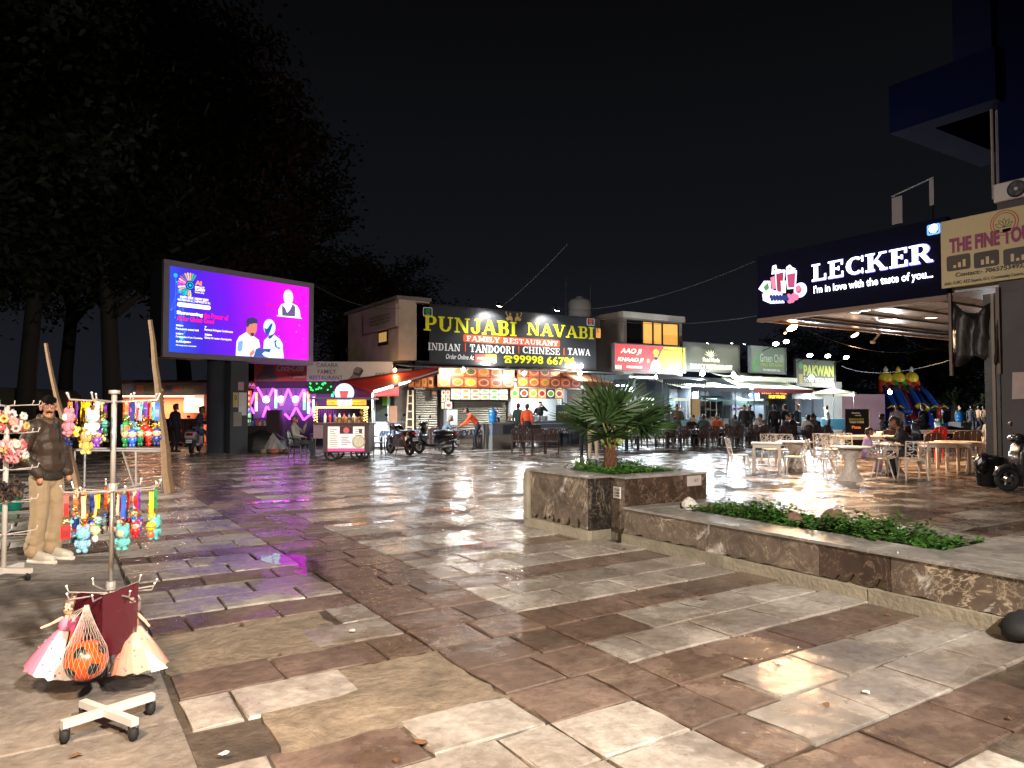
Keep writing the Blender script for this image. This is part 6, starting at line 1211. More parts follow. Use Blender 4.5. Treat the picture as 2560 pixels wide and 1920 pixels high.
for k in range(4):
    a, b_ = BY0+(BY1-BY0)*k/4, BY0+(BY1-BY0)*(k+1)/4; MB().cbox(((BX-.02+ox0)/2-BX, (a+b_)/2-BY0, BZ-.015), ((ox0-BX+.02)/2, (b_-a)/2-.002, .0145), .004).ob('top_slab', mar_t, bw_)
for q in ((ox0+.003, BY0, BE, 1.8), (ox0+.003, 1.803, BE, oy0), (ox1, oy0+.003, BE, BY1), (ox0+.003, oy1, ox1-.003, BY1)): MB().cbox(((q[0]+q[2])/2-BX, (q[1]+q[3])/2-BY0, BZ-.015), ((q[2]-q[0])/2, (q[3]-q[1])/2, .0145), .004).ob('top_slab', mar_t, bw_)
mb = MB(); Q2(mb, ox0-.01, oy0-.01, .25, ox1+.01, oy1+.01, BZ-.05); mb.ob('soil', soil, bw_)
rockm = S('rough_rock', 96, 72, 60, rough=.9, var=.4, bump=1, bs=18); rockp = S('pale_rock', 170, 166, 160, rough=.9, var=.3, bump=1, bs=18)
def rock(label, loc, s, m, seed):
    r = random.Random(seed); mb = MB(); mb.ell((0, 0, s[2]*.6), s, 10, 7); mb.v = [(x*r.uniform(.85, 1.12), y*r.uniform(.85, 1.12), max(-.01, z*r.uniform(.9, 1.08))) for x, y, z in mb.v]; tag(mb.ob('rock', m, None, loc=loc), label, 'rock')
rock('brown rock lying in the flower bed of the bench wall', (6.75, 4.45, BZ-.04), (.13, .15, .12), rockm, 1); rock('pale whitish rock at the planter end of the flower bed', (6.5, 6.2, BZ-.04), (.09, .11, .085), rockp, 2); rock('small dark rock half hidden by leaves in the flower bed', (6.5, 4.75, BZ-.04), (.1, .12, .08), rockm, 3)
# ------------------------------------------------------------------ leaves
def leafmat(name, r, g, b): return S(name, r, g, b, rough=.7 if 'tree' in name else .45, var=.45, ns=7, spec=.1 if 'tree' in name else .4)
lfg = leafmat('bed_leaf', 58, 96, 36)
def bed(name, label, boxq, z, n, hmax, seed, mat, size=.05):
    r = random.Random(seed); mb = MB(); x0, y0, x1, y1 = boxq
    for _ in range(n):
        px_, py_ = r.uniform(x0, x1), r.uniform(y0, y1); hgt = hmax*r.uniform(.4, 1)*(.75+.35*math.sin(py_*5+px_*2)); tx, ty = r.uniform(-.1, .1), r.uniform(-.1, .1)
        for k in range(r.randint(6, 10)):
            f_ = r.uniform(.15, 1); c = Vector((px_+tx*f_, py_+ty*f_, z+hgt*f_)); a = r.uniform(0, 6.28); s_ = size*r.uniform(.6, 1.25); d = Vector((math.cos(a), math.sin(a), r.uniform(-.35, .6))).normalized(); w_ = d.cross(Vector((0, 0, 1))).normalized()*s_*.34
            tip = c+d*s_*1.5; mid = c+d*s_*.75+Vector((0, 0, s_*.12)); mb.add([c, mid-w_, tip, mid+w_], [(0,1,2,3)])
    return tag(mb.ob(name, mat), label, 'plants', kind='stuff')
bed('bedding_plants', 'low leafy green plants filling the flower bed of the bench wall', (ox0-.02, oy0+.02, ox1-.05, 5.95), BZ-.05, 620, .23, 1, lfg); bed('bedding_plants', 'low green leaves round the foot of the palm', (hx0-.02, hy0-.02, hx1+.1, hy1), .75, 300, .14, 2, lfg, .045)
# ------------------------------------------------------------------ fan palm
pm = thing('fan_palm', 'young fan palm with drooping pleated fronds in the stone planter', 'palm', (6.24, 7.36, .75))
mb = MB(); rr6 = random.Random(4)
for k in range(60):
    a = k*2.4; z = .0+.32*(k/60); r0 = .066*(1-.4*k/60); c, s_ = math.cos(a), math.sin(a); mb.add([(c*r0*.7, s_*r0*.7, z), (c*r0*1.3-s_*.03, s_*r0*1.3+c*.03, z+.07), (c*r0*1.5, s_*r0*1.5, z+.15), (c*r0*1.3+s_*.03, s_*r0*1.3-c*.03, z+.07)], [(0,1,2,3)])
mb.lathe([(.07, -.02), (.06, .15), (.04, .34)], n=10); mb.ob('trunk', S('palm_trunk', 92, 58, 38, rough=.85, var=.4, ns=30), pm)
palmm = leafmat('palm_leaf', 46, 68, 34); petm = S('palm_petiole', 120, 132, 62, rough=.5)
def frond(az, el, plen, R_, seed):
    r = random.Random(seed); d = Vector((math.cos(az)*math.cos(el), math.sin(az)*math.cos(el), math.sin(el))); hub = Vector((0, 0, .3))+d*plen; mbp = MB(); mbp.tube([(0, 0, .26), Vector((0, 0, .3))+d*plen*.5+Vector((0, 0, .02)), hub], [.017, .013, .01], 5); o = mbp.ob('frond', petm, pm)
    side = d.cross(Vector((0, 0, 1))); side = side.normalized() if side.length > .05 else Vector((1, 0, 0)); up = side.cross(d).normalized(); mb = MB(); n = 27; blade = (d*.97 + up*-.2).normalized()
    for k in range(n):
        a = rad(-115 + 230*(k+.5)/n + r.uniform(-2.5, 2.5)); L_ = R_*(1-.28*abs(math.sin(a/2))**2)*r.uniform(.88, 1.06); dir_ = (blade*math.cos(a)+side*math.sin(a)).normalized(); wv = (side*math.cos(a)-blade*math.sin(a)).normalized(); nv = dir_.cross(wv)
        fold = nv*.01*(1 if k % 2 else -1); hw_ = R_*.038; droop = lambda f_: Vector((0, 0, -1))*R_*(.09*f_**3.0)*r.uniform(.6, 1.1) + nv*.08*R_*math.sin(a)*f_
        p0 = hub; p1 = hub+dir_*L_*.45+droop(.45); p2 = hub+dir_*L_*.75+droop(.75); p3 = hub+dir_*L_+droop(1.0)
        mb.add([p0, p1-wv*hw_, p1+fold*1.6, p1+wv*hw_, p2-wv*hw_*.62, p2+fold, p2+wv*hw_*.62, p3], [(0,1,2),(0,2,3),(1,4,5,2),(2,5,6,3),(4,7,5),(5,7,6)])
    mb.ob('blade', palmm, o)
for k, (az, el, pl_, R_) in enumerate(((205, 58, .42, .6), (250, 72, .5, .62), (290, 48, .4, .58), (330, 42, .5, .66), (0, 50, .56, .72), (165, 40, .42, .6), (70, 64, .5, .58), (120, 50, .46, .58), (310, 78, .52, .64), (342, 30, .5, .66), (225, 34, .3, .46), (180, 82, .5, .62), (20, 42, .5, .62))): frond(rad(az), rad(el), pl_, R_, k)
# ------------------------------------------------------------------ trees
bark = S('tree_bark', 30, 27, 22, rough=.9, var=.4, ns=4, bump=.8, bs=12); treel = [leafmat('tree_leaf_a', 30, 33, 20), leafmat('tree_leaf_b', 27, 33, 21), leafmat('tree_leaf_c', 44, 31, 22)]
def crown_mesh(seed, mat, nclump=170, per=85, leaf=.26):
    r = random.Random(seed); mb = MB()
    for _ in range(nclump):
        while True:
            c = Vector((r.uniform(-1, 1), r.uniform(-1, 1), r.uniform(-1, 1)))
            if .35 < c.length < 1: break
        cr = r.uniform(.1, .26)
        for _ in range(per):
            p = c + Vector((r.gauss(0, 1), r.gauss(0, 1), r.gauss(0, .7)))*cr*.6; a = Vector((r.gauss(0, 1), r.gauss(0, 1), r.gauss(0, .6))).normalized(); b_ = a.orthogonal().normalized(); s_ = leaf*.1*r.uniform(.6, 1.4)
            mb.add([p-a*s_, p+b_*s_*.45, p+a*s_, p-b_*s_*.45], [(0,1,2,3)])
    return mb.mesh('crown', mat)
CRM = [crown_mesh(i, treel[i % 3]) for i in range(3)]
def trunk_mesh(seed):
    r = random.Random(seed); mb = MB(); top = Vector((r.uniform(-.1, .1), r.uniform(-.1, .1), 1)); mb.tube([(0, 0, -.01), (.01, .02, .25), (top.x*.5, top.y*.5, .6), top], [.04, .031, .026, .012], 9)
    for k in range(7):
        a = r.uniform(0, 6.28); z = r.uniform(.4, .85); s_ = Vector((top.x*z*.7, top.y*z*.7, z)); e_ = s_+Vector((math.cos(a)*r.uniform(.2, .4), math.sin(a)*r.uniform(.2, .4), r.uniform(.15, .4))); mb.tube([s_, s_.lerp(e_, .5)+Vector((0, 0, .03)), e_], [.016, .011, .004], 6)
    return mb.mesh('trunk', bark, True)
TRM = [trunk_mesh(i) for i in range(3)]
def tree(label, loc, h, cr, i, group='dark trees behind the square', trunkh=.62, crz=None):
    t = thing('tree', label, 'tree', loc, i*1.3, group); o = link('trunk', TRM[i % 3], t); o.scale = (h*trunkh*.8, h*trunkh*.8, h*trunkh); c = link('crown', CRM[i % 3], t, (0, 0, h-(crz or h*.36))); c.scale = (cr, cr, crz or h*.36); return t
for k, (px_, d, h, cr, lb) in enumerate(((60, 26, 19, 5.5, 'tall dark tree behind the hut and the standing man'), (290, 27, 20, 5.2, 'tall tree with a pale lit trunk left of the LED screen'), (470, 34, 21, 6, 'tall dark tree rising behind the LED screen'), (620, 38, 19, 5.6, 'dark tree whose crown shows right of the LED screen'), (-120, 22, 18, 5.5, 'dark tree at the edge behind the scrunchie stand'), (160, 40, 23, 6.5, 'far tall dark tree behind the hut'), (830, 46, 12, 5, 'rust tinged tree behind the purple shop'), (960, 50, 12.5, 5, 'low dark tree above the restaurant roof'))): tree(lb, at_depth(px_, d), h, cr, k + (2 if k == 6 else 0))
for k, (px_, d, h, cr) in enumerate(((2010, 84, 11, 7), (2130, 84, 12, 7), (2250, 95, 13, 8), (2400, 88, 13, 7), (2490, 84, 14, 7), (1880, 88, 9, 6))): tree('dark leafy tree in the row behind the inflatable slide', at_depth(px_, d), h, cr, k, 'trees behind the inflatable slide', .5, h*.45)
for k, (px_, d, h) in enumerate(((2385, 52, 3.4), (2460, 46, 2.8))):
    t = thing('garden_palm', 'bushy green palm %s the inflatable slide' % ('beside' if k == 0 else 'further right of'), 'palm', at_depth(px_, d)); MB().lathe([(.3, -.02), (.22, h*.4), (.12, h*.6)], n=8).ob('trunk', bark, t); rr7 = random.Random(k); mb = MB()
    for j in range(70):
        a = rr7.uniform(0, 6.28); e_ = rr7.uniform(-.1, 1.3); L_ = rr7.uniform(.6, 1)*h*.6; d_ = Vector((math.cos(a)*math.cos(e_), math.sin(a)*math.cos(e_), math.sin(e_))); w_ = d_.cross(Vector((0, 0, 1))).normalized()*.07; b0 = Vector((0, 0, h*.58)); m_ = b0+d_*L_*.6; e2 = b0+d_*L_+Vector((0, 0, -.35*L_)); mb.add([b0, m_-w_, e2, m_+w_], [(0,1,2,3)])
    mb.ob('crown', leafmat('tree_leaf_b', 56, 78, 44), t)
# far dim wall and hut
mb = MB(); mb.box(0, 0, 0, 3.4, .3, 2.6); tag(mb.ob('boundary_wall', S('far_wall', 110, 86, 100, rough=.9, var=.3, ns=.8), None, loc=at_depth(2095, 52), rz=CRZ), 'long dim purplish wall behind the banner stand', 'wall')
hut = thing('tarp_hut', 'dim low hut with a sloping tarpaulin roof behind the standing man', 'hut', at_depth(-80, 27), CRZ); MB().prism([(0, 1.7), (3.4, 1.55), (2.6, 2.3), (.8, 2.4)], 0, 2.4).ob('roof', S('hut_tarp', 60, 56, 50, rough=.7, var=.3, ns=2), hut); mb = MB()
for u in (.2, 1.7, 3.2): mb.tube([(u, .1, -.02), (u, .1, 1.58)], .05, 6)
mb.ob('post', wood, hut); MB().box(.1, 2.0, -.02, 3.2, 2.2, 1.55).ob('back_sheet', darkw, hut)
# ------------------------------------------------------------------ furniture
def heading(px_to, d=1):                      # world angle of a direction given in view terms: 0 = away, 90 = to the right
    return -HD - rad(px_to)
# local convention: the sitter on a chair looks towards -y
def FACE(deg): return math.pi - HD - rad(deg) # turn so that local -y points deg clockwise from straight away
brownp = S('plastic_brown', 66, 46, 42, rough=.4, var=.1); blackp = S('plastic_black', 30, 30, 40, rough=.35, var=.1); redp = S('plastic_red', 196, 34, 34, rough=.4, var=.1); whitep = S('plastic_white', 206, 196, 186, rough=.4, var=.06)
def slat_chair(label, loc, rz, mat, group, arms=False, slats=5):
    t = thing('plastic_chair', label, 'chair', loc, rz, group)
    MB().cbox((0, -.02, .435), (.215, .21, .018), .008).ob('seat', mat, t)
    for sx in (-1, 1):
        for sy in (-1, 1): MB().tube([(sx*.19, -.02+sy*.17, .42), (sx*.225, -.02+sy*.215, 0)], [.024, .018], 5).ob('leg', mat, t)
    bk = MB()
    P = lambda u, v: ((u*(.2+.012*math.sin(v*3))), .19+.1*v+.03*(1-u*u), .45+.42*v)
    bk.tube([P(-1, 0), P(-1.02, .5), P(-1, .85), P(-.7, 1), P(0, 1.04), P(.7, 1), P(1, .85), P(1.02, .5), P(1, 0)], .02, 5)
    b = bk.ob('backrest', mat, t)
    for k in range(slats):
        u = -.72+1.44*k/(slats-1); MB().bar(P(u, .02), P(u, 1), .05 if slats > 3 else .12, .012).ob('slat', mat, b)
    if arms:
        for sx in (-1, 1): MB().tube([(sx*.2, .22, .66), (sx*.25, .0, .66), (sx*.25, -.18, .63), (sx*.22, -.2, .44)], .02, 5).ob('armrest', mat, t)
    return t
def lattice(mb, P, nu, nv, seed, r_=.008, jit=.3):
    r = random.Random(seed); g_ = {}
    for i in range(nu+1):
        for j in range(nv+1):
            ju = 0 if i in (0, nu) else r.uniform(-jit, jit)/nu; jv = 0 if j in (0, nv) else r.uniform(-jit, jit)/nv; g_[i, j] = Vector(P(i/nu+ju, j/nv+jv))
    for i in range(nu+1):
        for j in range(nv+1):
            if i < nu and (j in (0, nv) or (i+j) % 3): mb.tube([g_[i, j], g_[i+1, j]], r_*(1.8 if j in (0, nv) else 1), 4)
            if j < nv and (i in (0, nu) or (i+j) % 2 or r.random() < .35): mb.tube([g_[i, j], g_[i, j+1]], r_*(1.8 if i in (0, nu) else 1), 4)
            if i < nu and j < nv and (i+2*j) % 3 == 0: mb.tube([g_[i, j], g_[i+1, j+1]], r_, 4)
def lat_chair(label, loc, rz, group='white perforated side chairs'):
    t = thing('perforated_chair', label, 'chair', loc, rz, group)
    MB().cbox((0, -.02, .45), (.22, .21, .016), .008).ob('seat', whitep, t)
    mb = MB(); lattice(mb, lambda u, v: ((u-.5)*(.42+.04*v), .19+.1*v-.05*(2*u-1)**2, .44+.42*v), 6, 7, 3, .0085); mb.ob('backrest', whitep, t)
    for sx in (-1, 1):
        for sy in (-1, 1): MB().tube([(sx*.195, -.02+sy*.18, .44), (sx*.235, -.02+sy*.24, 0)], [.026, .015], 6).ob('leg', whitep, t)
    return t
def tub_chair(label, loc, rz):
    t = thing('tub_chair', label, 'chair', loc, rz, 'white round tub chairs'); mb = MB()
    def P(u, v): a = rad(-200+u*220); q = .13+.2*v**.75; hgt = .44+.05*(v<.01)+v**1.4*(.12+.26*max(0, math.sin(rad(20+u*140))**1.0)); return (q*1.05*math.cos(a+rad(0)), -.02 - q*math.sin(a)*1.0, hgt)
    def P2(u, v): a = 2*math.pi*u; q = .1+.21*v**.7; back = max(0, math.sin(a)); return (q*1.08*math.cos(a), q*math.sin(a)*1.05, .44+.02*v+v**1.5*(.03+.36*back**.8))
    lattice(mb, P2, 14, 4, 5, .0095, .2); mb.lathe([(.115, .425), (.115, .452)], n=14); mb.ob('shell', whitep, t)
    for k in range(4): a = rad(45+90*k); MB().tube([(.13*math.cos(a), .13*math.sin(a), .44), (.27*math.cos(a), .27*math.sin(a), 0)], [.022, .014], 6).ob('leg', whitep, t)
    return t
def hour_table(label, loc, rz=0, R_=.42):
    t = thing('pedestal_table', label, 'table', loc, rz, 'white hourglass tables'); MB().lathe([(R_, .72), (R_+.01, .735), (R_, .75)], n=28).ob('table_top', whitep, t)
    mb = MB(); prof = lambda v: .12+.17*abs(2*v-1.02)**1.9
    def P(u, v): a = 2*math.pi*u; q = prof(v); return (q*math.cos(a), q*math.sin(a), .01+.71*v)
    lattice(mb, P, 20, 12, 8, .008, .1); mb.lathe([(prof(i/8)*.93, .01+.71*i/8) for i in range(9)], n=16); mb.ob('pedestal', whitep, t, smooth=False); return t
def sq_table(label, loc, rz, w=.9, d=.9, mat=None, group='white square tables'):
    mat = mat or whitep; t = thing('square_table', label, 'table', loc, rz, group); MB().cbox((0, 0, .72), (w/2, d/2, .02), .008).ob('table_top', mat, t); MB().box(-w/2+.04, -d/2+.04, .62, w/2-.04, d/2-.04, .699).ob('apron', mat, t)
    for sx in (-1, 1):
        for sy in (-1, 1): MB().cbox((sx*(w/2-.06), sy*(d/2-.06), .31), (.035, .035, .31), .008).ob('leg', mat, t)
    return t
def g2(f_): return lambda x, y: G(*f_(x, y))
r2, r3, r1, c6, c5 = g2(R2), g2(R3), g2(R1), g2(C6), g2(C5)
for lb, p, deg in (('white perforated chair standing alone left of the small square table', r2(300, 1345), 95), ('white perforated chair with its back to the palm side, behind the small square table', r2(715, 1250), 175), ('white perforated chair turned sideways between the small and the big table', r2(1000, 1375), -60), ('white perforated chair half hidden behind the square tables', r2(870, 1255), 190), ('white perforated chair facing out behind the round tub chair', r2(1310, 1240), 200), ('taller looking white perforated chair beside the tub chair', r2(1440, 1250), 170), ('white perforated chair behind the hourglass table next to the girl', r2(1600, 1230), 185), ('white perforated chair tucked under the long white table near the bin', r3(1480, 1245), -95), ('white perforated chair seen from behind in front of the seated man', r3(760, 1325), 8), ('white perforated chair next to the pillar', r3(1640, 1240), 180)):
    lat_chair(lb, p, FACE(deg))
tub_chair('white round tub chair turned towards the hourglass table', r2(1340, 1400), FACE(60)); tub_chair('white round tub chair seen from behind beside the hourglass table', r3(440, 1310), FACE(10))
hour_table('white hourglass table with nobody at it beside the tub chair', r3(110, 1330)); hour_table('white hourglass table the man and girl sit at', r3(545, 1275)); hour_table('white hourglass table among empty perforated chairs', r2(985, 1310))
sq_table('small white square table beside the lone chair', r2(650, 1330), FACE(20), .72, .72); sq_table('white square table under the far end of the canopy', r3(1080, 1240), FACE(15), 1.0, .9); sq_table('second white square table joined end to end, nearer the bin', r3(1240, 1225), FACE(15), .9, .9); sq_table('long white table in front of the bystanders', r3(1150, 1010), FACE(10), 2.2, .8); sq_table('white table behind the girl', r3(250, 1110), FACE(0), 1.8, .8)
for lb, p, deg in (('red plastic chair between the two white tables', r3(1090, 1120), 150), ('red plastic chair under the seated young man by the pillar', r3(1540, 1080), -100), ('red plastic chair pushed against the long white table', r3(1020, 1020), 10)): slat_chair(lb, p, FACE(deg), redp, 'red plastic chairs', slats=3)
for k, (lb, p, deg) in enumerate((('brown plastic chair with its back to the white table', r3(925, 1150), 5), ('brown plastic chair behind the red one', r3(1215, 1115), 5), ('brown plastic chair nearest the pillar', r3(1370, 1100), 20), ('brown plastic chair behind the man at the hourglass table', r3(450, 1090), 0))): slat_chair(lb, p, FACE(deg), brownp, 'brown chairs under the canopy', slats=3)
# white tissue holder on the far table
mb = MB(); mb.cbox((0, 0, .06), (.14, .08, .06), .02); tag(mb.ob('tissue_box', whitep, None, loc=r3(420, 1110)+Vector((0, 0, .74)), rz=.3), 'white tissue box on the table behind the girl', 'box')
# ---- crowded tables before the stalls
clothp = bpy.data.materials.new('patterned_cloth'); clothp.use_nodes = True; t = clothp.node_tree; b = t.nodes['Principled BSDF']; vn = t.nodes.new('ShaderNodeTexVoronoi'); vn.inputs['Scale'].default_value = 9; tc = t.nodes.new('ShaderNodeTexCoord'); t.links.new(tc.outputs['Object'], vn.inputs['Vector'])
rp = t.nodes.new('ShaderNodeValToRGB'); e = rp.color_ramp.elements; e[0].position = .3; e[0].color = (.55, .55, .56, 1); e[1].position = .42; e[1].color = (.07, .09, .14, 1); t.links.new(vn.outputs['Distance'], rp.inputs[0]); t.links.new(rp.outputs[0], b.inputs['Base Color']); b.inputs['Roughness'].default_value = .25
def cloth_table(label, loc, rz, w=1.5, d=.75):
    t = sq_table(label, loc, rz, w, d, blackp, 'cloth covered restaurant tables'); mb = MB(); n = 28; top = []; hem = []
    for k in range(n): a = 2*math.pi*k/n; c, s_ = math.cos(a), math.sin(a); q = 1/max(abs(c), abs(s_)); top.append((c*q*(w/2+.015), s_*q*(d/2+.015), .748)); hem.append((c*q*(w/2+.03+.01*math.sin(k*3)), s_*q*(d/2+.03+.01*math.sin(k*3)), .55+.02*math.sin(k*2.3)))
    mb.rings([hem, top], caps=False); mb.add(top, [tuple(range(n))]); mb.ob('cloth', clothp, t); return t
proto = slat_chair('dark brown plastic chair with its back to the square at the tables before the kitchen', c6(1410, 1478), FACE(6), brownp, 'brown chairs along the restaurant tables')
def chair(p, deg, label): return dup(proto, p, FACE(deg), label)
for x in (1490, 1590, 1715): chair(c6(x, 1480), 4+x % 7, 'dark brown plastic chair with its back to the square at the tables before the kitchen')
A57 = 57.5                                    # view-angle of the shop line
def along(p, s): return p + Vector((s, 0, 0))
cloth_table('long cloth covered table before the kitchen counter', c6(1640, 1420)+Vector((.3, .5, 0)), 0, 2.6, .8)
for k in range(4): chair(c6(1640, 1420)+Vector((-.8+k*.7, 1.25, 0)), 180-A57+33, 'dark brown chair facing out behind the long table before the kitchen')
base = r1(1150, 1172); rowlab = 'dark brown plastic chair in the front row of the crowded tables'
for k, x in enumerate((820, 930, 1085, 1160, 1270, 1345, 1460, 1545, 1690, 1750, 1875, 1940, 2010)):
    p = r1(x, 1172 - (0 if x < 1400 else 18)); chair(p, -25 + (k*37 % 19)-6, rowlab)
for k, s in enumerate((-4.4, -2.4, -.2, 2.0, 4.4, 6.6, 9.0)):
    ordn = ('next to the palm', 'second past the palm', 'with the orange shirted diner', 'of the white shirted diners', 'beside the two standing men', 'past the two standing men', 'nearest the banner stand')[k]
    q = base + Vector((s*.9, 1.0 + .25*(k % 2), 0)); cloth_table('cloth covered table %s' % ordn, q, .06*(k % 3-1), 1.7, .8)
    for j in (-.45, .4): chair(q + Vector((j, .85, 0)), 180-A57+32, 'dark brown chair in the back row of the crowded tables, facing the square')
for k in range(8): chair(base + Vector((-3.5+k*1.65, 3.4+.3*(k % 3), 0)), (k*53) % 360, 'dark brown chair further back among the crowded tables')
for k in range(4): cloth_table('cloth covered table in the second row under the awnings', base + Vector((-2.2+k*3.0, 4.1, 0)), .1*k, 1.5, .8)
# table, chairs left of the low wall
cloth_table('cloth covered table where the orange waiter leans over', at_depth(C6(880, 0)[0], 28.2), 0, 1.9, .8)
for x, y, dg in ((640, 27.4, 60), (735, 28.2, 75), (590, 28.6, 90), (830, 29.2, 180), (700, 26.9, 20)): chair(at_depth(C6(x, 0)[0], y), dg, 'dark chair round the table where the orange waiter leans over')
blk = slat_chair('black plastic armchair beside the parked motorcycle', c5(790, 1460), FACE(60), blackp, None, arms=True, slats=6); blk2 = slat_chair('black plastic armchair the man by the snack cart sits on', G(742, 1146), FACE(95), blackp, None, arms=True, slats=6)
sq_table('low dark table beside the snack cart', G(800, 1140), FACE(0), .6, .5, blackp, None)
sq_table('bluish plastic table behind the motorcycle', c5(800, 1330), FACE(0), 1.1, .6, S('plastic_blue', 60, 76, 120, rough=.4), None); cloth_table('small cloth covered table under the red awning', at_depth(C5(1080, 0)[0], 27.4), .0, 1.4, .7)
# low wall in front of the kitchen with a blue water jar
lw_ = thing('low_wall', 'low grey concrete wall between the restaurant tables and the square', 'wall', (c6(1180, 1440).x, c6(1180, 1440).y, 0)); W1 = c6(1390, 1436).x-c6(1180, 1440).x
wz = .98; MB().box(0, 0, -.02, W1, .35, wz*.55).ob('lower_course', concm, lw_); MB().box(.02, .03, wz*.551, W1-.02, .33, wz).ob('upper_course', S('wall_bluegrey', 92, 98, 112, rough=.8, var=.3, ns=2), lw_); MB().box(-.03, .352, -.02, .4, 1.1, wz).ob('return_wall', concm, lw_); MB().box(-.04, -.03, wz+.002, W1+.03, .38, wz+.05).ob('coping', concm, lw_)
for k in range(2): MB().box(.5+k*1.3, .0, wz*.6, 1.0+k*1.3, .028, wz*.95).ob('vent_grille', S('grille_dark', 50, 54, 62, rough=.6, var=.4, ns=30), lw_)
mb = MB(); mb.box(0, 0, 0, 4.4, .3, .95); lw2 = tag(mb.ob('low_wall', S('wall_bluegrey', 92, 98, 112, rough=.8, var=.3, ns=2), None, loc=(c6(1560, 1400).x, 25.2, -.02)), 'plain blue grey low wall right behind the long table before the kitchen', 'wall')
def jar(label, loc, s=1):
    t = thing('water_jar', label, 'water jar', loc); m = S('jar_blue', 36, 120, 190, rough=.15, var=.05); MB().lathe([(.12*s, 0), (.135*s, .02*s), (.135*s, .1*s), (.125*s, .12*s), (.135*s, .14*s), (.135*s, .26*s), (.125*s, .28*s), (.135*s, .3*s), (.13*s, .36*s), (.06*s, .42*s)], n=18).ob('bottle', m, t, smooth=True); MB().lathe([(.032*s, .42*s), (.036*s, .47*s), (.03*s, .48*s)], n=10).ob('cap', S('jar_cap', 40, 90, 160), t)
p = c6(1180, 1440); jar('big blue plastic water jar on the end of the low concrete wall', (p.x+.15, p.y+.2, wz+.05), 1.25); jar('blue plastic water jar among the bystanders near the slide', at_depth(2398, 36, .9), 1.25)
mb = MB(); mb.box(-.5, -.3, 0, .5, .3, .9); tag(mb.ob('jar_plinth', concm, None, loc=at_depth(2398, 36)), 'grey block under the blue water jar', 'block')
# ------------------------------------------------------------------ people
TURN = FACE
P_ = person
P_('waiter in an orange shirt leaning over the cloth covered table', at_depth(C6(1030, 0)[0], 27.9), FACE(-90), 'serve', (216, 78, 36), (26, 28, 40), 1)
P_('waiter in an orange shirt standing before the kitchen hatch', at_depth(C6(1490, 0)[0], 31), FACE(20), 'stand', (214, 84, 40), (30, 32, 44), 2, scale=1.02)
P_('man in a dark green shirt standing at the kitchen hatch', at_depth(C6(1410, 0)[0], 32.3), FACE(30), 'stand', (30, 44, 42), (30, 30, 34), 0, scale=1.04)
P_('cook in a dark apron shirt standing inside the kitchen with an arm raised', Vector((kx0+2.4, 29.4, .1)), FACE(170), 'cook', (40, 36, 38), (30, 30, 34), 2, scale=1.05)
P_('grey shirted diner seated left of the table where the orange waiter leans', at_depth(C6(735, 0)[0], 28.2), FACE(75), 'sitlean', (72, 82, 90), (40, 40, 48), 1, hair=GREYH)
P_('child in dark clothes seated behind the low concrete wall', at_depth(C6(1250, 0)[0], 29.3), FACE(-100), 'sit', (50, 60, 96), (40, 40, 50), 0, scale=.9)
P_('diner in a pale cap seated behind the low concrete wall', at_depth(C6(1330, 0)[0], 29.6), FACE(160), 'sit', (60, 70, 60), (40, 40, 50), 1, hair=S('cap_pale', 150, 150, 140))
P_('person in beige trousers standing behind the palm', r1(255, 1262), FACE(10), 'stand', (60, 58, 64), (186, 172, 148), 1, shoe=SHOEW)
P_('person in dark jeans standing behind the palm', r1(190, 1240), FACE(200), 'fold', (40, 44, 50), (34, 38, 52), 0)
P_('man in a grey shirt sitting by the snack cart with a cup raised', G(742, 1146), FACE(88), 'sitback', (112, 112, 114), (34, 36, 44), 1)
P_('person in dark clothes standing beside the white scooter', G(437, 1131), FACE(25), 'stand', (30, 32, 48), (24, 24, 30), 0, scale=1.0)
dinerspec = [(985, 980, 'sitlean', (24, 24, 28), 'in black bending over the table past the palm'), (1100, 1010, 'sit', (48, 70, 66), 'in a teal grey shirt with a green collar'), (1195, 1010, 'sit', (206, 92, 44), 'in an orange shirt'), (1340, 1010, 'sitlean', (84, 82, 86), 'in a grey jacket beside the water bottle'), (1495, 1005, 'sitlean', (214, 206, 200), 'in a white shirt with dark hair'), (1552, 1000, 'sit', (176, 160, 140), 'in a beige shawl'), (1695, 1000, 'sitlean', (70, 74, 96), 'in a slate jacket with white sleeves'), (1800, 1000, 'sit', (30, 40, 38), 'in a dark green top'), (1865, 985, 'sitlean', (206, 200, 196), 'in a white top beside the blue bag'), (1925, 980, 'sit', (70, 64, 66), 'in a pale hat and grey coat'), (1990, 985, 'sitlean', (36, 36, 40), 'in a black jacket near the banner stand')]
for x, y, ps, c_, lb in dinerspec:
    d_ = r1(x, 1150); q = d_ + Vector((.4, 1.25, 0)); q = at_depth(R1(x, y)[0], 30.2 + (x-985)*.001); person('diner %s' % lb, q, FACE((-40, 160, 20, 140, -20, 60)[x % 6]), ps, c_, (40, 40, 48), group='diners at the crowded tables')
for x, d_, ps, c_, lb, dg in ((1645, 31.5, 'stand', (20, 20, 24), 'tall man in black standing with his back turned behind the crowded tables', 10), (1728, 32, 'fold', (46, 44, 52), 'man in a dark coat standing beside the man in black', -30), (1415, 33, 'stand', (36, 34, 36), 'dark haired standing man behind the wicker crate', 190), (1455, 33.5, 'fold', (60, 50, 44), 'standing man with folded arms beside the wicker crate', 170), (1820, 35, 'stand', (44, 54, 74), 'standing man in blue before the far stall', 150), (900, 31.5, 'fold', (76, 70, 60), 'man standing half hidden by the palm tips', 200), (830, 32, 'stand', (60, 56, 60), 'person standing in the shade of the dark awning', 90), (2058, 36, 'cook', (200, 206, 206), 'man in white with a raised arm at the far food cart', -60)):
    person(lb, at_depth(R1(x, 900)[0], d_), FACE(dg), ps, c_, (34, 34, 42))
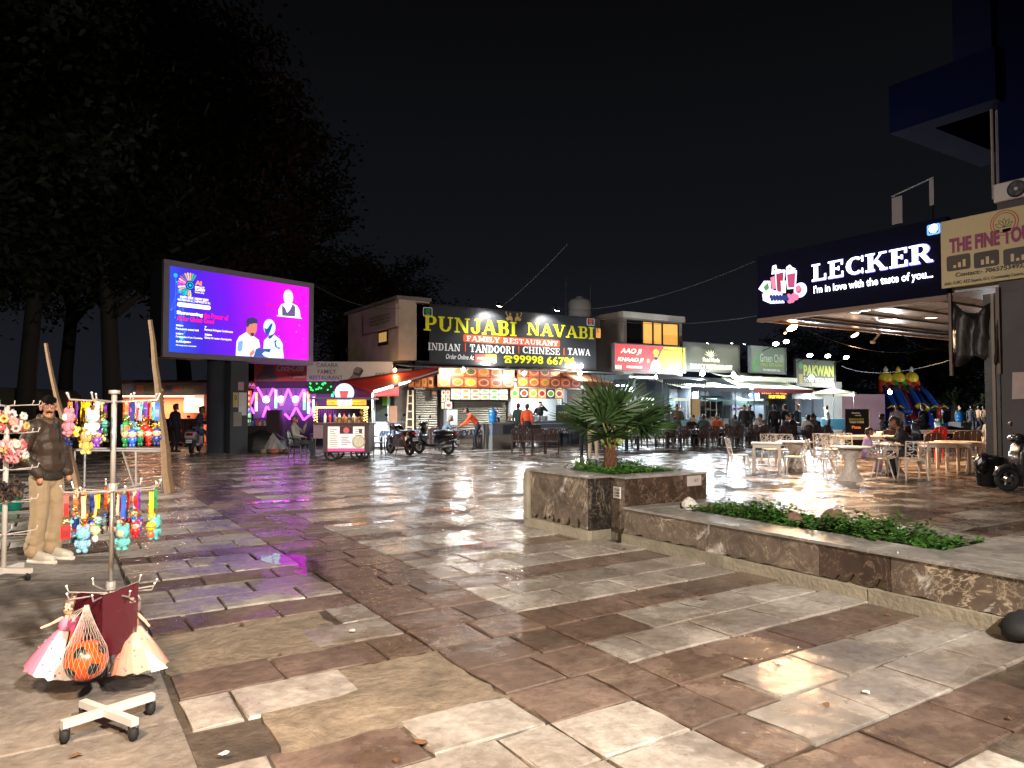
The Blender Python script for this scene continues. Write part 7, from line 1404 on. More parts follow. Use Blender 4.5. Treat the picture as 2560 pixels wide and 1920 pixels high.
# under the canopy
P_('man in a dark jacket sitting with clasped hands at the hourglass table', r3(745, 1290), FACE(-70), 'sitlean', (30, 32, 40), (44, 46, 60), 1, scale=1.06)
P_('small girl in a lilac top sitting at the hourglass table', r3(260, 1255), FACE(100), 'sit', (176, 150, 190), (140, 110, 150), 0, scale=.82)
P_('young man in a white hooded top sitting by the pillar', r3(1560, 1075), FACE(60), 'sit', (186, 182, 180), (50, 60, 56), 2)
for x, d_, ps, c_, lb, dg in ((590, 27, 'stand', (96, 100, 116), 'man in a grey blue shirt standing near the inflatable slide', 30), (455, 29, 'sitback', (30, 36, 50), 'person in dark clothes crouching by the banner stand', 90), (860, 30, 'stand', (30, 30, 36), 'person in black standing before the inflatable slide', -20), (1360, 42, 'stand', (30, 32, 40), 'man in a black shirt walking past the blue water jar', 60), (1430, 43, 'walk', (160, 130, 100), 'man in a tan jacket walking with arms back', 70), (1480, 43.5, 'walk', (120, 100, 84), 'companion in brown walking beside the tan jacket', 70), (1235, 44, 'stand', (44, 46, 54), 'bystander behind the blue water jar', 180)):
    person(lb, at_depth(R3(x, 900)[0], d_), FACE(dg), ps, c_, (40, 40, 50))
# dustbin with a black bag
db = thing('dustbin', 'black dustbin lined with a bulging black bag next to the parked scooter', 'dustbin', G(*R3(1540, 1388))); MB().lathe([(.2, 0), (.21, .02), (.27, .55), (.28, .56), (.28, .6), (.25, .6), (.24, .5)], n=22).ob('bin', S('bin_black', 18, 18, 20, rough=.4, var=.1), db, smooth=True)
mb = MB(); mb.ell((-.3, -.02, .46), (.16, .14, .2), 12, 8); mb.ell((-.16, 0, .6), (.16, .12, .07), 10, 6); mb.ell((.05, 0, .58), (.24, .24, .06), 12, 6); mb.v = [(x+rr6.uniform(-.012, .012), y+rr6.uniform(-.012, .012), z+rr6.uniform(-.012, .012)) for x, y, z in mb.v]; mb.ob('bag', S('bag_black', 14, 14, 16, rough=.3, var=.1), db)
# black backpack lying at the foot of the bench wall
bk_ = thing('black_bag', 'black soft bag lying on the paving at the bench wall end', 'bag', G(2562, 1600)); mb = MB(); mb.ell((0, 0, .09), (.2, .14, .1), 12, 8); mb.ell((.12, -.06, .12), (.1, .09, .1), 10, 6); mb.v = [(x+rr6.uniform(-.01, .01), y+rr6.uniform(-.01, .01), max(0, z+rr6.uniform(-.01, .01))) for x, y, z in mb.v]; mb.ob('body', S('bag_fabric', 16, 16, 16, rough=.8), bk_, smooth=True)
# banner stand
bs_ = thing('banner_stand', 'black standing banner reading FRESHNESS THAT POPS among the far tables', 'sign', at_depth(R3(50, 800)[0], 27), CRZ); fbs = Frame(bs_.location, CRZ); a, b_ = fbs.uv(R3(52, 870)), fbs.uv(R3(298, 592)); MB().box(0, 0, .02, b_[0], .03, b_[1]).ob('sheet', S('banner_night', 24, 26, 34, rough=.4), bs_); MB().tube([(b_[0]+.02, 0, 0), (b_[0]+.02, 0, b_[1]+.05)], .02, 6).ob('pole', S('pole_pale', 176, 176, 170), bs_)
lg = S('banner_lime', 170, 170, 60, var=0); fit(fbs, bs_, 'Kitchen', R3(118, 640), R3(205, 622), whi, shear=.3); fit(fbs, bs_, 'ready', R3(150, 668), R3(222, 648), whi, shear=.3); fit(fbs, bs_, 'FRESHNESS', R3(92, 712), R3(248, 688), lg, bold=.03); fit(fbs, bs_, 'THAT POPS', R3(96, 738), R3(246, 718), whi, bold=.03); fit(fbs, bs_, 'Pizza', R3(122, 795), R3(216, 765), E('banner_glow', 230, 120, 50, .6), bold=.04)
# ------------------------------------------------------------------ inflatable slide
isl = thing('inflatable_slide', 'bright inflatable slide of blue chutes under yellow and red castle towers', 'slide', at_depth(R3(780, 650)[0], 62), CRZ); fis = Frame(isl.location, CRZ); U = lambda x, y: fis.uv(R3(x, y))
cm = {n_: S('vinyl_'+n_, *c_, rough=.35, var=.08, emit=0) for n_, c_ in (('blue', (36, 84, 176)), ('yellow', (214, 186, 44)), ('red', (196, 70, 40)), ('green', (40, 160, 60)), ('navy', (24, 44, 120)), ('white', (200, 196, 180)), ('maroon', (120, 30, 34)))}
zb_ = U(780, 660)[1]; zof = max(0, -zb_)
def cap(nm, pts_, r0_, m, y0_=0, y1_=0):
    P2_ = [U(*p) for p in pts_]; mb = MB(); n = len(P2_); mb.tube([(a, y0_+(y1_-y0_)*i/(n-1), z+zof) for i, (a, z) in enumerate(P2_)], r0_, 8); mb.ob(nm, m, isl, smooth=True)
for x in (660, 795, 940):                     # three tower tops
    a = U(x, 260); MB().ell((a[0], 3, a[1]+zof), (.6, .55, .62), 14, 8).ob('dome', cm['yellow'], isl, smooth=True)
    a2 = U(x, 340); MB().loft([(a2[0]-.56, 3, a2[1]+zof, .45, .62), (a2[0], 3, a2[1]+zof, .5, .68), (a2[0]+.56, 3, a2[1]+zof, .45, .62)], 12).ob('tower', cm['red'] if x != 795 else cm['green'], isl, smooth=True)
    a3 = U(x, 180); MB().lathe([(.2, -.3), (.17, .05), (.22, .1), (.06, .42)], (a3[0], 3, a3[1]+zof), 10).ob('turret_top', cm['white'] if x != 795 else cm['yellow'], isl, smooth=True)
    MB().ell((a2[0], 2.5, a2[1]+zof-.05), (.26, .12, .4), 12, 8).ob('doorway', cm['maroon'], isl)
for x0_, x1_, x2_, x3_, m in ((600, 700, 590, 690, cm['navy']), (765, 830, 710, 800, cm['maroon']), (890, 980, 880, 960, cm['navy'])):
    A = [U(x0_, 380), U(x1_, 380), U(x3_, 620), U(x2_, 620)]; mb = MB(); mb.add([(A[0][0], 2.4, A[0][1]+zof), (A[1][0], 2.4, A[1][1]+zof), (A[2][0], -.6, .2), (A[3][0], -.6, .2), (A[0][0], 2.9, 0), (A[1][0], 2.9, 0)], [(0,3,2,1),(0,4,3),(1,2,5),(4,0,1,5)]); mb.ob('chute', m, isl)
for xs, m in (((610, 560), cm['blue']), ((735, 690), cm['blue']), ((865, 830), cm['blue']), ((1000, 1010), cm['blue']), ((700, 650), cm['blue'])): cap('bolster', [(xs[0], 350), ((xs[0]*2+xs[1])/3, 430), ((xs[0]+2*xs[1])/3, 530), (xs[1], 630)], .2, m, 2.4, -.6)
for x in (490, 930):
    a = U(x, 560); b2 = U(x, 640); MB().lathe([(.26, .0), (.26, .6), (.23, .66)], (a[0], -1.4, 0), 12).ob('palm_pillar', cm['green'], isl, smooth=True); MB().lathe([(.23, .66), (.21, 1.5), (.06, 1.6)], (a[0], -1.4, 0), 12).ob('palm_pillar', cm['red'], isl, smooth=True)
    for k in range(6): an = k*1.05; MB().tube([(a[0], -1.4, 1.6), (a[0]+.4*math.cos(an), -1.4+.4*math.sin(an), 1.78), (a[0]+.75*math.cos(an), -1.4+.75*math.sin(an), 1.55)], [.09, .1, .03], 6).ob('palm_leaf', cm['yellow'] if k % 2 else cm['red'], isl, smooth=True)
MB().box(U(545, 650)[0], -2.5, -.02, U(1040, 650)[0], 3.5, .3).ob('base', cm['blue'], isl); cap('arch', [(670, 575), (700, 550), (740, 555), (790, 600)], .2, cm['yellow'], -1.8, -1.8)
bulb('small white lamp shining at the foot of the inflatable slide', at_depth(R3(518, 550)[0], 45, 2.6), WHITE, 800, .12, 60, cord=.2); bulb('small white lamp near the pillar far across the square', at_depth(R3(1578, 578)[0], 60, 2.4), COOL, 160, .14, 50, cord=.2)
fc_ = thing('food_cart', 'far food cart under a pale parasol beyond the stalls', 'cart', at_depth(R2(1440, 640)[0], 37), CRZ); MB().box(-.8, -.4, .5, .8, .4, 1.05).ob('body', S('cart_teal', 60, 110, 130, rough=.5), fc_); MB().tube([(0, 0, 1.0), (0, 0, 2.5)], .03, 6).ob('mast', grey_m, fc_); MB().lathe([(1.1, 2.35), (.6, 2.5), (.05, 2.62)], n=12).ob('parasol', cream, fc_)
for sx in (-.5, .5): mb = MB(); mb.torus((sx, -.42, .3), .27, .03, 18, 6, 'y'); mb.tube([(sx-.27, -.42, .3), (sx+.27, -.42, .3)], .012, 4); mb.tube([(sx, -.42, .03), (sx, -.42, .57)], .012, 4); mb.ob('wheel', black_m, fc_)
bulb('bulb over the far food cart', at_depth(R2(1180, 415)[0], 36, 3.1), COOL, 250, .12, 50, cord=.3)
# ------------------------------------------------------------------ two-wheelers (built along +x, then turned)
def pillow(mb, poly, w, ins=.03, n=1):
    cx = sum(p[0] for p in poly)/len(poly); cz = sum(p[1] for p in poly)/len(poly)
    def sc(k): return [(cx+(x-cx)*k, cz+(z-cz)*k) for x, z in poly]
    rs = []
    for y, k in ((-w, 1-ins*5), (-w*.9, 1-ins*1.6), (-w*.6, 1), (w*.6, 1), (w*.9, 1-ins*1.6), (w, 1-ins*5)): rs.append([(x, y, z) for x, z in sc(k)])
    mb.rings(rs)
def PW(*a):
    mb = MB(); pillow(mb, *a); return mb
rubber = S('tyre_rubber', 22, 22, 22, rough=.8, var=.2); chrome = S('chrome', 190, 190, 195, rough=.15, metal=1); redl = S('tail_red', 150, 20, 18, rough=.2); platem = S('plate_white', 206, 206, 206, rough=.4); ambl = S('amber_lens', 206, 110, 20, rough=.2)
def wheel(t, x, R_, w_, rimm, spokes=5):
    wh = MB().torus((x, 0, R_), R_-w_, w_, 24, 8, 'y').ob('wheel', rubber, t, smooth=True); mb = MB(); mb.torus((x, 0, R_), R_-w_*2+.01, .014, 20, 6, 'y'); mb.lathe([(.05, -.05), (.05, .05)], (x, 0, R_), 10, 'y')
    for k in range(spokes): a = 2*math.pi*k/spokes; mb.bar((x, 0, R_), (x+(R_-w_*2)*math.cos(a), 0, R_+(R_-w_*2)*math.sin(a)), .03, .03)
    mb.ob('rim', rimm, wh)
def plate(t, x, z, s_='DL 4S 2916', rz=rad(90)):
    p = MB().box(-.1, 0, -.055, .1, .006, .055).ob('number_plate', platem, t, loc=(x, 0, z), rz=rad(-90) if rz < 0 else rz); 
    letters(p, s_, -.085, -.025, .085, .025, black_m, y=-.003, bold=.02)
def scooter(label, loc, rz, paint, seatm=None):
    t = thing('scooter', label, 'scooter', loc, rz); seatm = seatm or S('seat_black', 26, 25, 26, rough=.5)
    wheel(t, .62, .235, .055, grey_m); wheel(t, -.62, .235, .055, grey_m)
    PW([(-.98, .62), (-.9, .78), (-.55, .76), (-.12, .7), (-.1, .42), (-.3, .36), (-.55, .46), (-.85, .52)], .17).ob('rear_body', paint, t, smooth=True)
    PW([(-.85, .78), (-.5, .86), (-.1, .82), (-.04, .74), (-.1, .7), (-.55, .755), (-.86, .77)], .15).ob('seat', seatm, t, smooth=True)
    MB().cbox((.13, 0, .3), (.27, .17, .04), .02).ob('floorboard', paint, t)
    PW([(.36, .28), (.46, .3), (.52, .6), (.44, .92), (.36, .95), (.4, .6)], .2).ob('front_apron', paint, t, smooth=True)
    mb = MB(); pillow(mb, [(.36, .93), (.5, .95), (.56, 1.04), (.46, 1.12), (.34, 1.08)], .13); hd = mb.ob('handlebar_cowl', paint, t, smooth=True); MB().ell((.545, 0, 1.03), (.02, .08, .05)).ob('headlight', chrome, hd)
    MB().tube([(.4, -.34, 1.04), (.42, -.15, 1.06), (.42, .15, 1.06), (.4, .34, 1.04)], .017, 6).ob('handlebar', black_m, t, smooth=True)
    for s in (-1, 1): mb = MB(); mb.tube([(.42, s*.2, 1.06), (.38, s*.3, 1.25)], .008, 5); mb.ell((.37, s*.32, 1.29), (.02, .07, .05)); mb.ob('mirror', black_m, t)
    MB().tube([(.46, 0, .6), (.62, 0, .25)], .035, 6).ob('fork', black_m, t); PW([(.86, .3), (.8, .46), (.62, .52), (.44, .44), (.5, .4), (.62, .46), (.76, .4)], .085).ob('front_fender', paint, t, smooth=True)
    PW([(-.96, .63), (-1.0, .68), (-.93, .74), (-.88, .68)], .11).ob('tail_light', redl, t); MB().prism([(-.9, .5), (-1.02, .34), (-.98, .33), (-.86, .48)], -.09, .09).ob('mudguard', black_m, t)
    plate(t, -1.01, .45, rz=rad(-90)); MB().tube([(-.2, .16, .24), (-.5, .2, .26), (-.85, .2, .33)], [.025, .05, .055], 8).ob('exhaust', grey_m, t, smooth=True); MB().tube([(-.9, -.17, .8), (-1.0, 0, .83), (-.9, .17, .8)], .014, 6).ob('grab_rail', grey_m, t); MB().tube([(-.1, -.12, .25), (-.2, -.2, 0)], .012, 5).ob('stand', black_m, t); PW([(-.7, .24), (-.3, .22), (-.25, .34), (-.6, .36)], .09).ob('engine', grey_m, t)
    return t
def XF(deg): return math.pi/2 - HD - rad(deg)  # turn so local +x points deg clockwise from straight away
def motorbike(label, loc, rz):
    t = thing('motorcycle', label, 'motorcycle', loc, rz); blk_ = S('bike_black', 16, 16, 20, rough=.2, coat=.5)
    wheel(t, .68, .3, .05, black_m, 6); wheel(t, -.64, .3, .058, black_m, 6)
    MB().loft([(-.08, 0, .86, .1, .08), (.05, 0, .9, .14, .12), (.25, 0, .93, .15, .13), (.4, 0, .92, .1, .1), (.46, 0, .9, .04, .05)], 14).ob('tank', blk_, t, smooth=True)
    PW([(-.75, .86), (-.4, .84), (-.05, .86), (-.02, .8), (-.4, .76), (-.75, .8)], .13).ob('seat', S('seat_black', 26, 25, 26, rough=.5), t, smooth=True)
    PW([(-.85, .84), (-.5, .78), (-.1, .76), (-.15, .6), (-.5, .66), (-.8, .76)], .11).ob('side_panel', blk_, t, smooth=True)
    mb = MB(); mb.cbox((.1, 0, .42), (.22, .13, .13), .03); mb.cbox((.2, 0, .6), (.09, .1, .12), .02)
    for k in range(5): mb.cbox((.2, 0, .52+k*.04), (.12, .13, .008))
    mb.ob('engine', grey_m, t)
    MB().tube([(.46, 0, .9), (.3, 0, .5), (0, 0, .3), (-.3, 0, .32), (-.64, 0, .3)], .03, 6).ob('frame', black_m, t)
    for s in (-1, 1):
        MB().tube([(.44, s*.09, 1.0), (.68, s*.09, .3)], .024, 7).ob('fork', chrome, t); MB().tube([(-.4, s*.13, .74), (-.62, s*.13, .32)], .03, 7).ob('shock', S('shock_red', 120, 30, 30), t)
        mb = MB(); mb.tube([(.42, s*.25, 1.1), (.36, s*.32, 1.32)], .008, 5); mb.ell((.35, s*.35, 1.36), (.02, .07, .05)); mb.ob('mirror', black_m, t); MB().ell((-.8, s*.17, .76), .035).ob('indicator', ambl, t)
    MB().tube([(.28, -.38, 1.1), (.4, -.3, 1.12), (.44, 0, 1.04), (.4, .3, 1.12), (.28, .38, 1.1)], .016, 6).ob('handlebar', black_m, t); MB().ell((.56, 0, .95), (.09, .1, .1)).ob('headlight', blk_, t, smooth=True)
    PW([(.98, .5), (.84, .62), (.66, .65), (.46, .56), (.5, .53), (.66, .62), (.82, .58)], .07).ob('front_fender', blk_, t, smooth=True); PW([(-.95, .5), (-1.0, .62), (-.85, .74), (-.62, .72), (-.64, .68), (-.84, .68)], .08).ob('rear_fender', black_m, t, smooth=True)
    MB().ell((-.92, 0, .76), (.05, .08, .045)).ob('tail_light', redl, t); plate(t, -1.02, .56, rz=rad(-90)); MB().tube([(.3, -.14, .34), (0, -.17, .26), (-.4, -.18, .32), (-.85, -.18, .38)], [.025, .03, .05, .055], 8).ob('exhaust', chrome, t, smooth=True); MB().tube([(0, .1, .25), (-.1, .24, 0)], .012, 5).ob('stand', black_m, t)
    return t
motorbike('black motorcycle parked beside the snack cart', c5(1075, 1450), XF(-38)); scooter('black scooter parked beside the motorcycle', c5(1485, 1440), XF(-62), S('paint_black', 18, 18, 24, rough=.18, coat=.6))
scooter('white scooter with a person perched on it near the screen posts', G(488, 1132), XF(-12), S('paint_white', 170, 170, 172, rough=.25, coat=.4))
q = G(488, 1132); P_('person in a dark jacket and jeans perched sideways on the white scooter', q, FACE(80), 'perch', (36, 40, 60), (64, 74, 104), 1, shoe=SHOEW)
scooter('dark grey scooter parked beside the dustbin and the plum wall', G(2650, 1232)+Vector((-.1, .25, 0)), XF(-84), S('paint_grey', 40, 40, 44, rough=.22, coat=.5))
for k, (x, d_, dg) in enumerate(((700, 28, 70), (760, 31, 60), (930, 33, 80), (1000, 30, -70))): scooter('far parked scooter %s' % ('beside the man in grey blue', 'behind the red toy car', 'before the slide pillar', 'next to the grey block')[k], at_depth(R3(x, 800)[0], d_), XF(dg), S('paint_far_%d' % k, *((60, 60, 70), (150, 40, 36), (120, 120, 110), (40, 50, 70))[k], rough=.3))
# ------------------------------------------------------------------ snack cart
FCt = Frame(at_depth(C5(30, 1000)[0], 21.6), CRZ); ct = thing('snack_cart', 'dark snack cart with a lit menu front, rope lights and a round cup sign', 'cart', FCt.o, CRZ)
U = lambda x, y: FCt.uv(C5(x, y)); wd = S('cart_wood', 62, 34, 36, rough=.5, var=.2); x0_, x1_ = U(30, 0)[0], U(700, 0)[0]; zt_ = U(300, 1080)[1]; zb_ = U(300, 1420)[1]
ux = U(145, 0)[0]
MB().box(ux, .0, zb_, x1_, .9, zt_).ob('body', wd, ct); MB().box(x0_, -.02, zt_+.002, x1_+.03, .95, zt_+.05).ob('counter_top', S('cart_top', 70, 50, 56, rough=.35), ct)
a, b_ = U(12, 1250), U(138, 1095); MB().box(a[0], .03, a[1], b_[0]-.01, .5, zt_-.002).ob('side_box', S('cart_box', 120, 96, 104, rough=.5), ct)
for xa, xb in ((195, 338), (340, 502), (504, 640)):
    a, b_ = U(xa, 1370), U(xb, 1105); pnl = MB().box(a[0], -.03, a[1], b_[0], -.004, b_[1]).ob('menu_panel', E('menu_lit_%d' % xa, *((226, 216, 206) if xa != 340 else (206, 204, 206)), .72), ct); w_ = b_[0]-a[0]; h_ = b_[1]-a[1]; rr8 = random.Random(xa)
    for k in range(13 if xa != 504 else 4): z = b_[1]-.1-.055*k-(.35*h_ if xa == 340 else 0); (z > a[1]+.05) and patch(pnl, 'menu_line', rpoly(a[0]+.05, z, a[0]+.05+w_*rr8.uniform(.4, .85), z+.018), S('menu_ink', 120, 100, 96, var=0), y=-.034)
    if xa == 340: patch(pnl, 'menu_picture', rpoly(a[0], b_[1]-.33*h_, b_[0], b_[1]), S('menu_dark', 60, 30, 40, var=.3, ns=9), y=-.036); patch(pnl, 'menu_picture', disc((a[0]+b_[0])/2, b_[1]-.17*h_, .09), E('menu_flower', 210, 80, 80, .5), y=-.04)
    if xa == 504: patch(pnl, 'menu_picture', disc((a[0]+b_[0])/2, a[1]+.3*h_, .2), S('bowl_brown', 190, 170, 146, var=.4, ns=9), y=-.036); patch(pnl, 'menu_picture', disc((a[0]+b_[0])/2, a[1]+.32*h_, .16), S('bowl_food', 206, 200, 176, var=.4, ns=20), y=-.04); patch(pnl, 'menu_picture', [(a[0]+w_*.55, b_[1]-.3*h_), (a[0]+w_*.8, b_[1]-.3*h_), (a[0]+w_*.85, b_[1]-.1*h_), (a[0]+w_*.5, b_[1]-.1*h_)], S('cup_brown', 120, 60, 50, var=0), y=-.04)
a, b_ = U(195, 1405), U(640, 1372); MB().box(a[0], -.032, a[1], b_[0], -.004, b_[1]).ob('pink_strip', E('strip_pink', 226, 70, 130, .8), ct)
zr0, zr1 = U(300, 860)[1], U(300, 775)[1]
for x in (45, 655): 
    u = U(x, 0)[0]; ps = MB().box(u-.03, .05, zt_+.052, u+.03, .11, zr1).ob('post', wd, ct); MB().tube([(u+.05*math.cos(k*.9), .08+.05*math.sin(k*.9), zt_+.08+(zr0-zt_-.1)*k/40) for k in range(41)], .016, 5).ob('rope_light', E('rope_warm', 255, 206, 120, 3.0), ps)
MB().tube([(x0_+.02, -.05, zr0-.03), (x1_, -.05, zr0-.03)], .025, 6).ob('rope_light', E('rope_warm', 255, 206, 120, 3.0), ct); MB().box(x0_-.1, -.15, zr1+.002, x1_+.1, 1.0, zr1+.06).ob('roof', S('cart_roof', 60, 66, 90, rough=.4), ct)
for xa, xb, m, s_ in ((190, 318, E('cartsign_orange', 255, 140, 20, 1.3), 'THE'), (320, 492, E('cartsign_white', 255, 255, 250, 1.8), 'CUPPA'), (494, 668, E('cartsign_orange', 255, 140, 20, 1.3), 'BUZZZ')):
    a, b_ = U(xa, 845), U(xb, 775); q_ = MB().box(a[0], -.08, a[1], b_[0]-.01, -.03, b_[1]).ob('name_panel', m, ct); letters(q_, s_, a[0]+.06, a[1]+.07, b_[0]-.08, b_[1]-.07, E('cartsign_ink', 150, 60, 10, .4) if 'C' not in s_ else E('cartsign_pale', 206, 190, 190, .9), y=-.085, bold=.03)
u, v = U(402, 695); rs_ = MB().lathe([(.29, -.1), (.29, -.04)], (u, 0, v), 26, 'y').ob('round_sign', E('roundsign_blue', 190, 206, 240, .8), ct); patch(rs_, 'cup_picture', [(u-.1, v-.16), (u+.08, v-.16), (u+.12, v+.02), (u-.13, v+.02)], E('cup_red', 220, 70, 60, .8), y=-.106); patch(rs_, 'cup_picture', rpoly(u-.14, v+.02, u+.13, v+.05), E('cup_dark', 90, 30, 40, .5), y=-.108)
MB().box(u-.03, -.03, zr1, u+.03, 0, v).ob('sign_stem', grey_m, ct)
a, b_ = U(262, 1075), U(630, 1000); nb_ = 9
for j in range(2):
    for k in range(nb_): w_ = (b_[0]-a[0])/nb_; MB().lathe([(w_*.36, 0), (w_*.42, .02), (w_*.42, (b_[1]-a[1])*.42), (w_*.3, (b_[1]-a[1])*.46)], (a[0]+w_*(k+.5), .12, zt_+.05+j*(b_[1]-a[1])*.48), 8).ob('jar', S('jar_%d' % ((k+j) % 3), *((150, 110, 60), (176, 140, 80), (110, 80, 50))[(k+j) % 3], rough=.3), ct)
for k in range(7): mb = MB(); u = U(110+k*60, 0)[0]; mb.lathe([(.04, 0), (.045, .18), (.02, .24), (.022, .28)], (u, .55, zt_+.05), 8); mb.ob('syrup_bottle', S('syrup_%d' % (k % 3), *((200, 206, 214), (176, 60, 60), (60, 80, 140))[k % 3], rough=.2), ct)
for x in (240, 560):
    u = U(x, 0)[0]; r_ = .24; mb = MB(); mb.torus((u, .12, r_), r_-.03, .03, 20, 6, 'y'); 
    for k in range(6): an = k*math.pi/3; mb.tube([(u, .12, r_), (u+.2*math.cos(an), .12, r_+.2*math.sin(an))], .01, 4)
    mb.ob('wheel', rubber, ct)
    MB().torus((u, .8, r_), r_-.03, .03, 20, 6, 'y').ob('wheel', rubber, ct)
l = bpy.data.lights.new('glow', 'AREA'); l.energy = 45; l.color = (1, .75, .45); l.size = 1.2; lo = bpy.data.objects.new('glow', l); COL.objects.link(lo); lo.parent = ct; lo.location = ((x0_+x1_)/2, .45, zr1-.04)
P_('vendor in a checked dark shirt standing behind the snack cart', FCt.at((x0_+x1_)/2+.45, 0, -1.3), FACE(180), 'serve', (44, 50, 56), (30, 30, 36), 1, scale=.98)
# ------------------------------------------------------------------ vendor's corner: toy stand
chr_ = S('stand_silver', 176, 172, 168, rough=.35, metal=.55); whs = S('stand_white', 214, 204, 194, rough=.4)
def ARM(t, z, ang, L_, up=.03, mat=chr_):
    a = rad(ang); c, s_ = math.cos(a), math.sin(a); mb = MB(); mb.tube([(c*.015, s_*.015, z), (c*L_, s_*L_, z+.012), (c*(L_+.012), s_*(L_+.012), z+.012+up)], .0045, 5); mb.ell((c*(L_+.013), s_*(L_+.013), z+.016+up), .007, 6, 4); mb.ob('hook', mat, t)
def castor(t, x, y, z):
    mb = MB(); mb.torus((x, y, .042), .026, .02, 14, 6, 'x'); mb.lathe([(.028, -.022), (.028, .022)], (x, y, .042), 12, 'x'); w_ = mb.ob('castor', rubber, t, smooth=True); mb = MB(); mb.prism([(x-.012, .05), (x+.012, .05), (x+.016, z), (x-.016, z)], y-.028, y-.024); mb.box(x-.018, y-.03, z-.008, x+.018, y+.03, z); mb.ob('fork', chr_, w_)
sb = G(272, 1735); TS = thing('toy_stand', 'silver rolling display stand hung with keychains, dolls and a ball', 'display stand', sb, 0)
pb_ = sb; zt1 = 1.68
MB().tube([(0, 0, .1), (0, 0, .62)], .0105, 10).ob('pole', chr_, TS, smooth=True); MB().tube([(0, 0, .6), (0, 0, 1.2)], .0125, 10).ob('pole', chr_, TS, smooth=True); mb = MB(); mb.tube([(0, 0, 1.14), (0, 0, zt1)], .015, 10); mb.lathe([(.03, zt1), (.03, zt1+.02), (.02, zt1+.022)], n=10); mb.ob('pole', chr_, TS, smooth=True)
for z in (.6, 1.15): MB().lathe([(.024, z-.02), (.026, z), (.024, z+.025)], n=10).ob('collar', chr_, TS)
def toview(p, z): q = G(*p, z) - sb; return q
for e0, e1 in (((154, 1812), (384, 1740)), ((206, 1757), (338, 1806))):
    A, B = G(*e0, .1)-sb, G(*e1, .1)-sb; MB().bar(A, B, .036, .036 if e0[0] == 154 else .034).ob('base_beam', S('beam_white', 190, 188, 186, rough=.4, metal=.2), TS)
    for E_ in (A, B): castor(TS, E_.x*.94, E_.y*.94, .082)
arms1 = [0, 40, 85, 130, 180, 215, 260, 310]; arms2 = [20, 60, 105, 150, 200, 240, 290, 335]; arms3 = [10, 55, 120, 165, 215, 255, 300, 345]
for a in arms1: ARM(TS, 1.635, a-20, .225)
for a in arms2: ARM(TS, 1.13, a-10, .24)
for a in arms3: ARM(TS, .56, a-10, .22)
goldm = S('charm_gold', 200, 160, 70, rough=.25, metal=.9)
colr = {'red': (206, 34, 34), 'yellow': (226, 186, 30), 'blue': (36, 80, 190), 'orange': (226, 90, 50), 'teal': (90, 170, 170), 'white': (214, 210, 204), 'maroon': (110, 24, 30), 'purple': (96, 50, 150), 'green': (30, 120, 70), 'lemon': (206, 200, 120), 'pink': (220, 120, 140), 'navy': (30, 44, 110), 'skyblue': (120, 170, 200), 'peach': (226, 160, 130)}
def cm_(n, fuzzy=False): return S('toy_'+n+('_plush' if fuzzy else ''), *colr[n], rough=.9 if fuzzy else .35, var=.25 if fuzzy else .1, ns=60 if fuzzy else 8, bump=.9 if fuzzy else 0, bs=160)
def bump_ball(mb, c, r, seed, n=12, m=9, amp=.1):
    k0 = len(mb.v); mb.ell(c, r, n, m); rr = random.Random(seed)
    for i in range(k0, len(mb.v)): v = Vector(mb.v[i]) - Vector(c); mb.v[i] = tuple(Vector(c) + v*rr.uniform(1-amp, 1+amp))
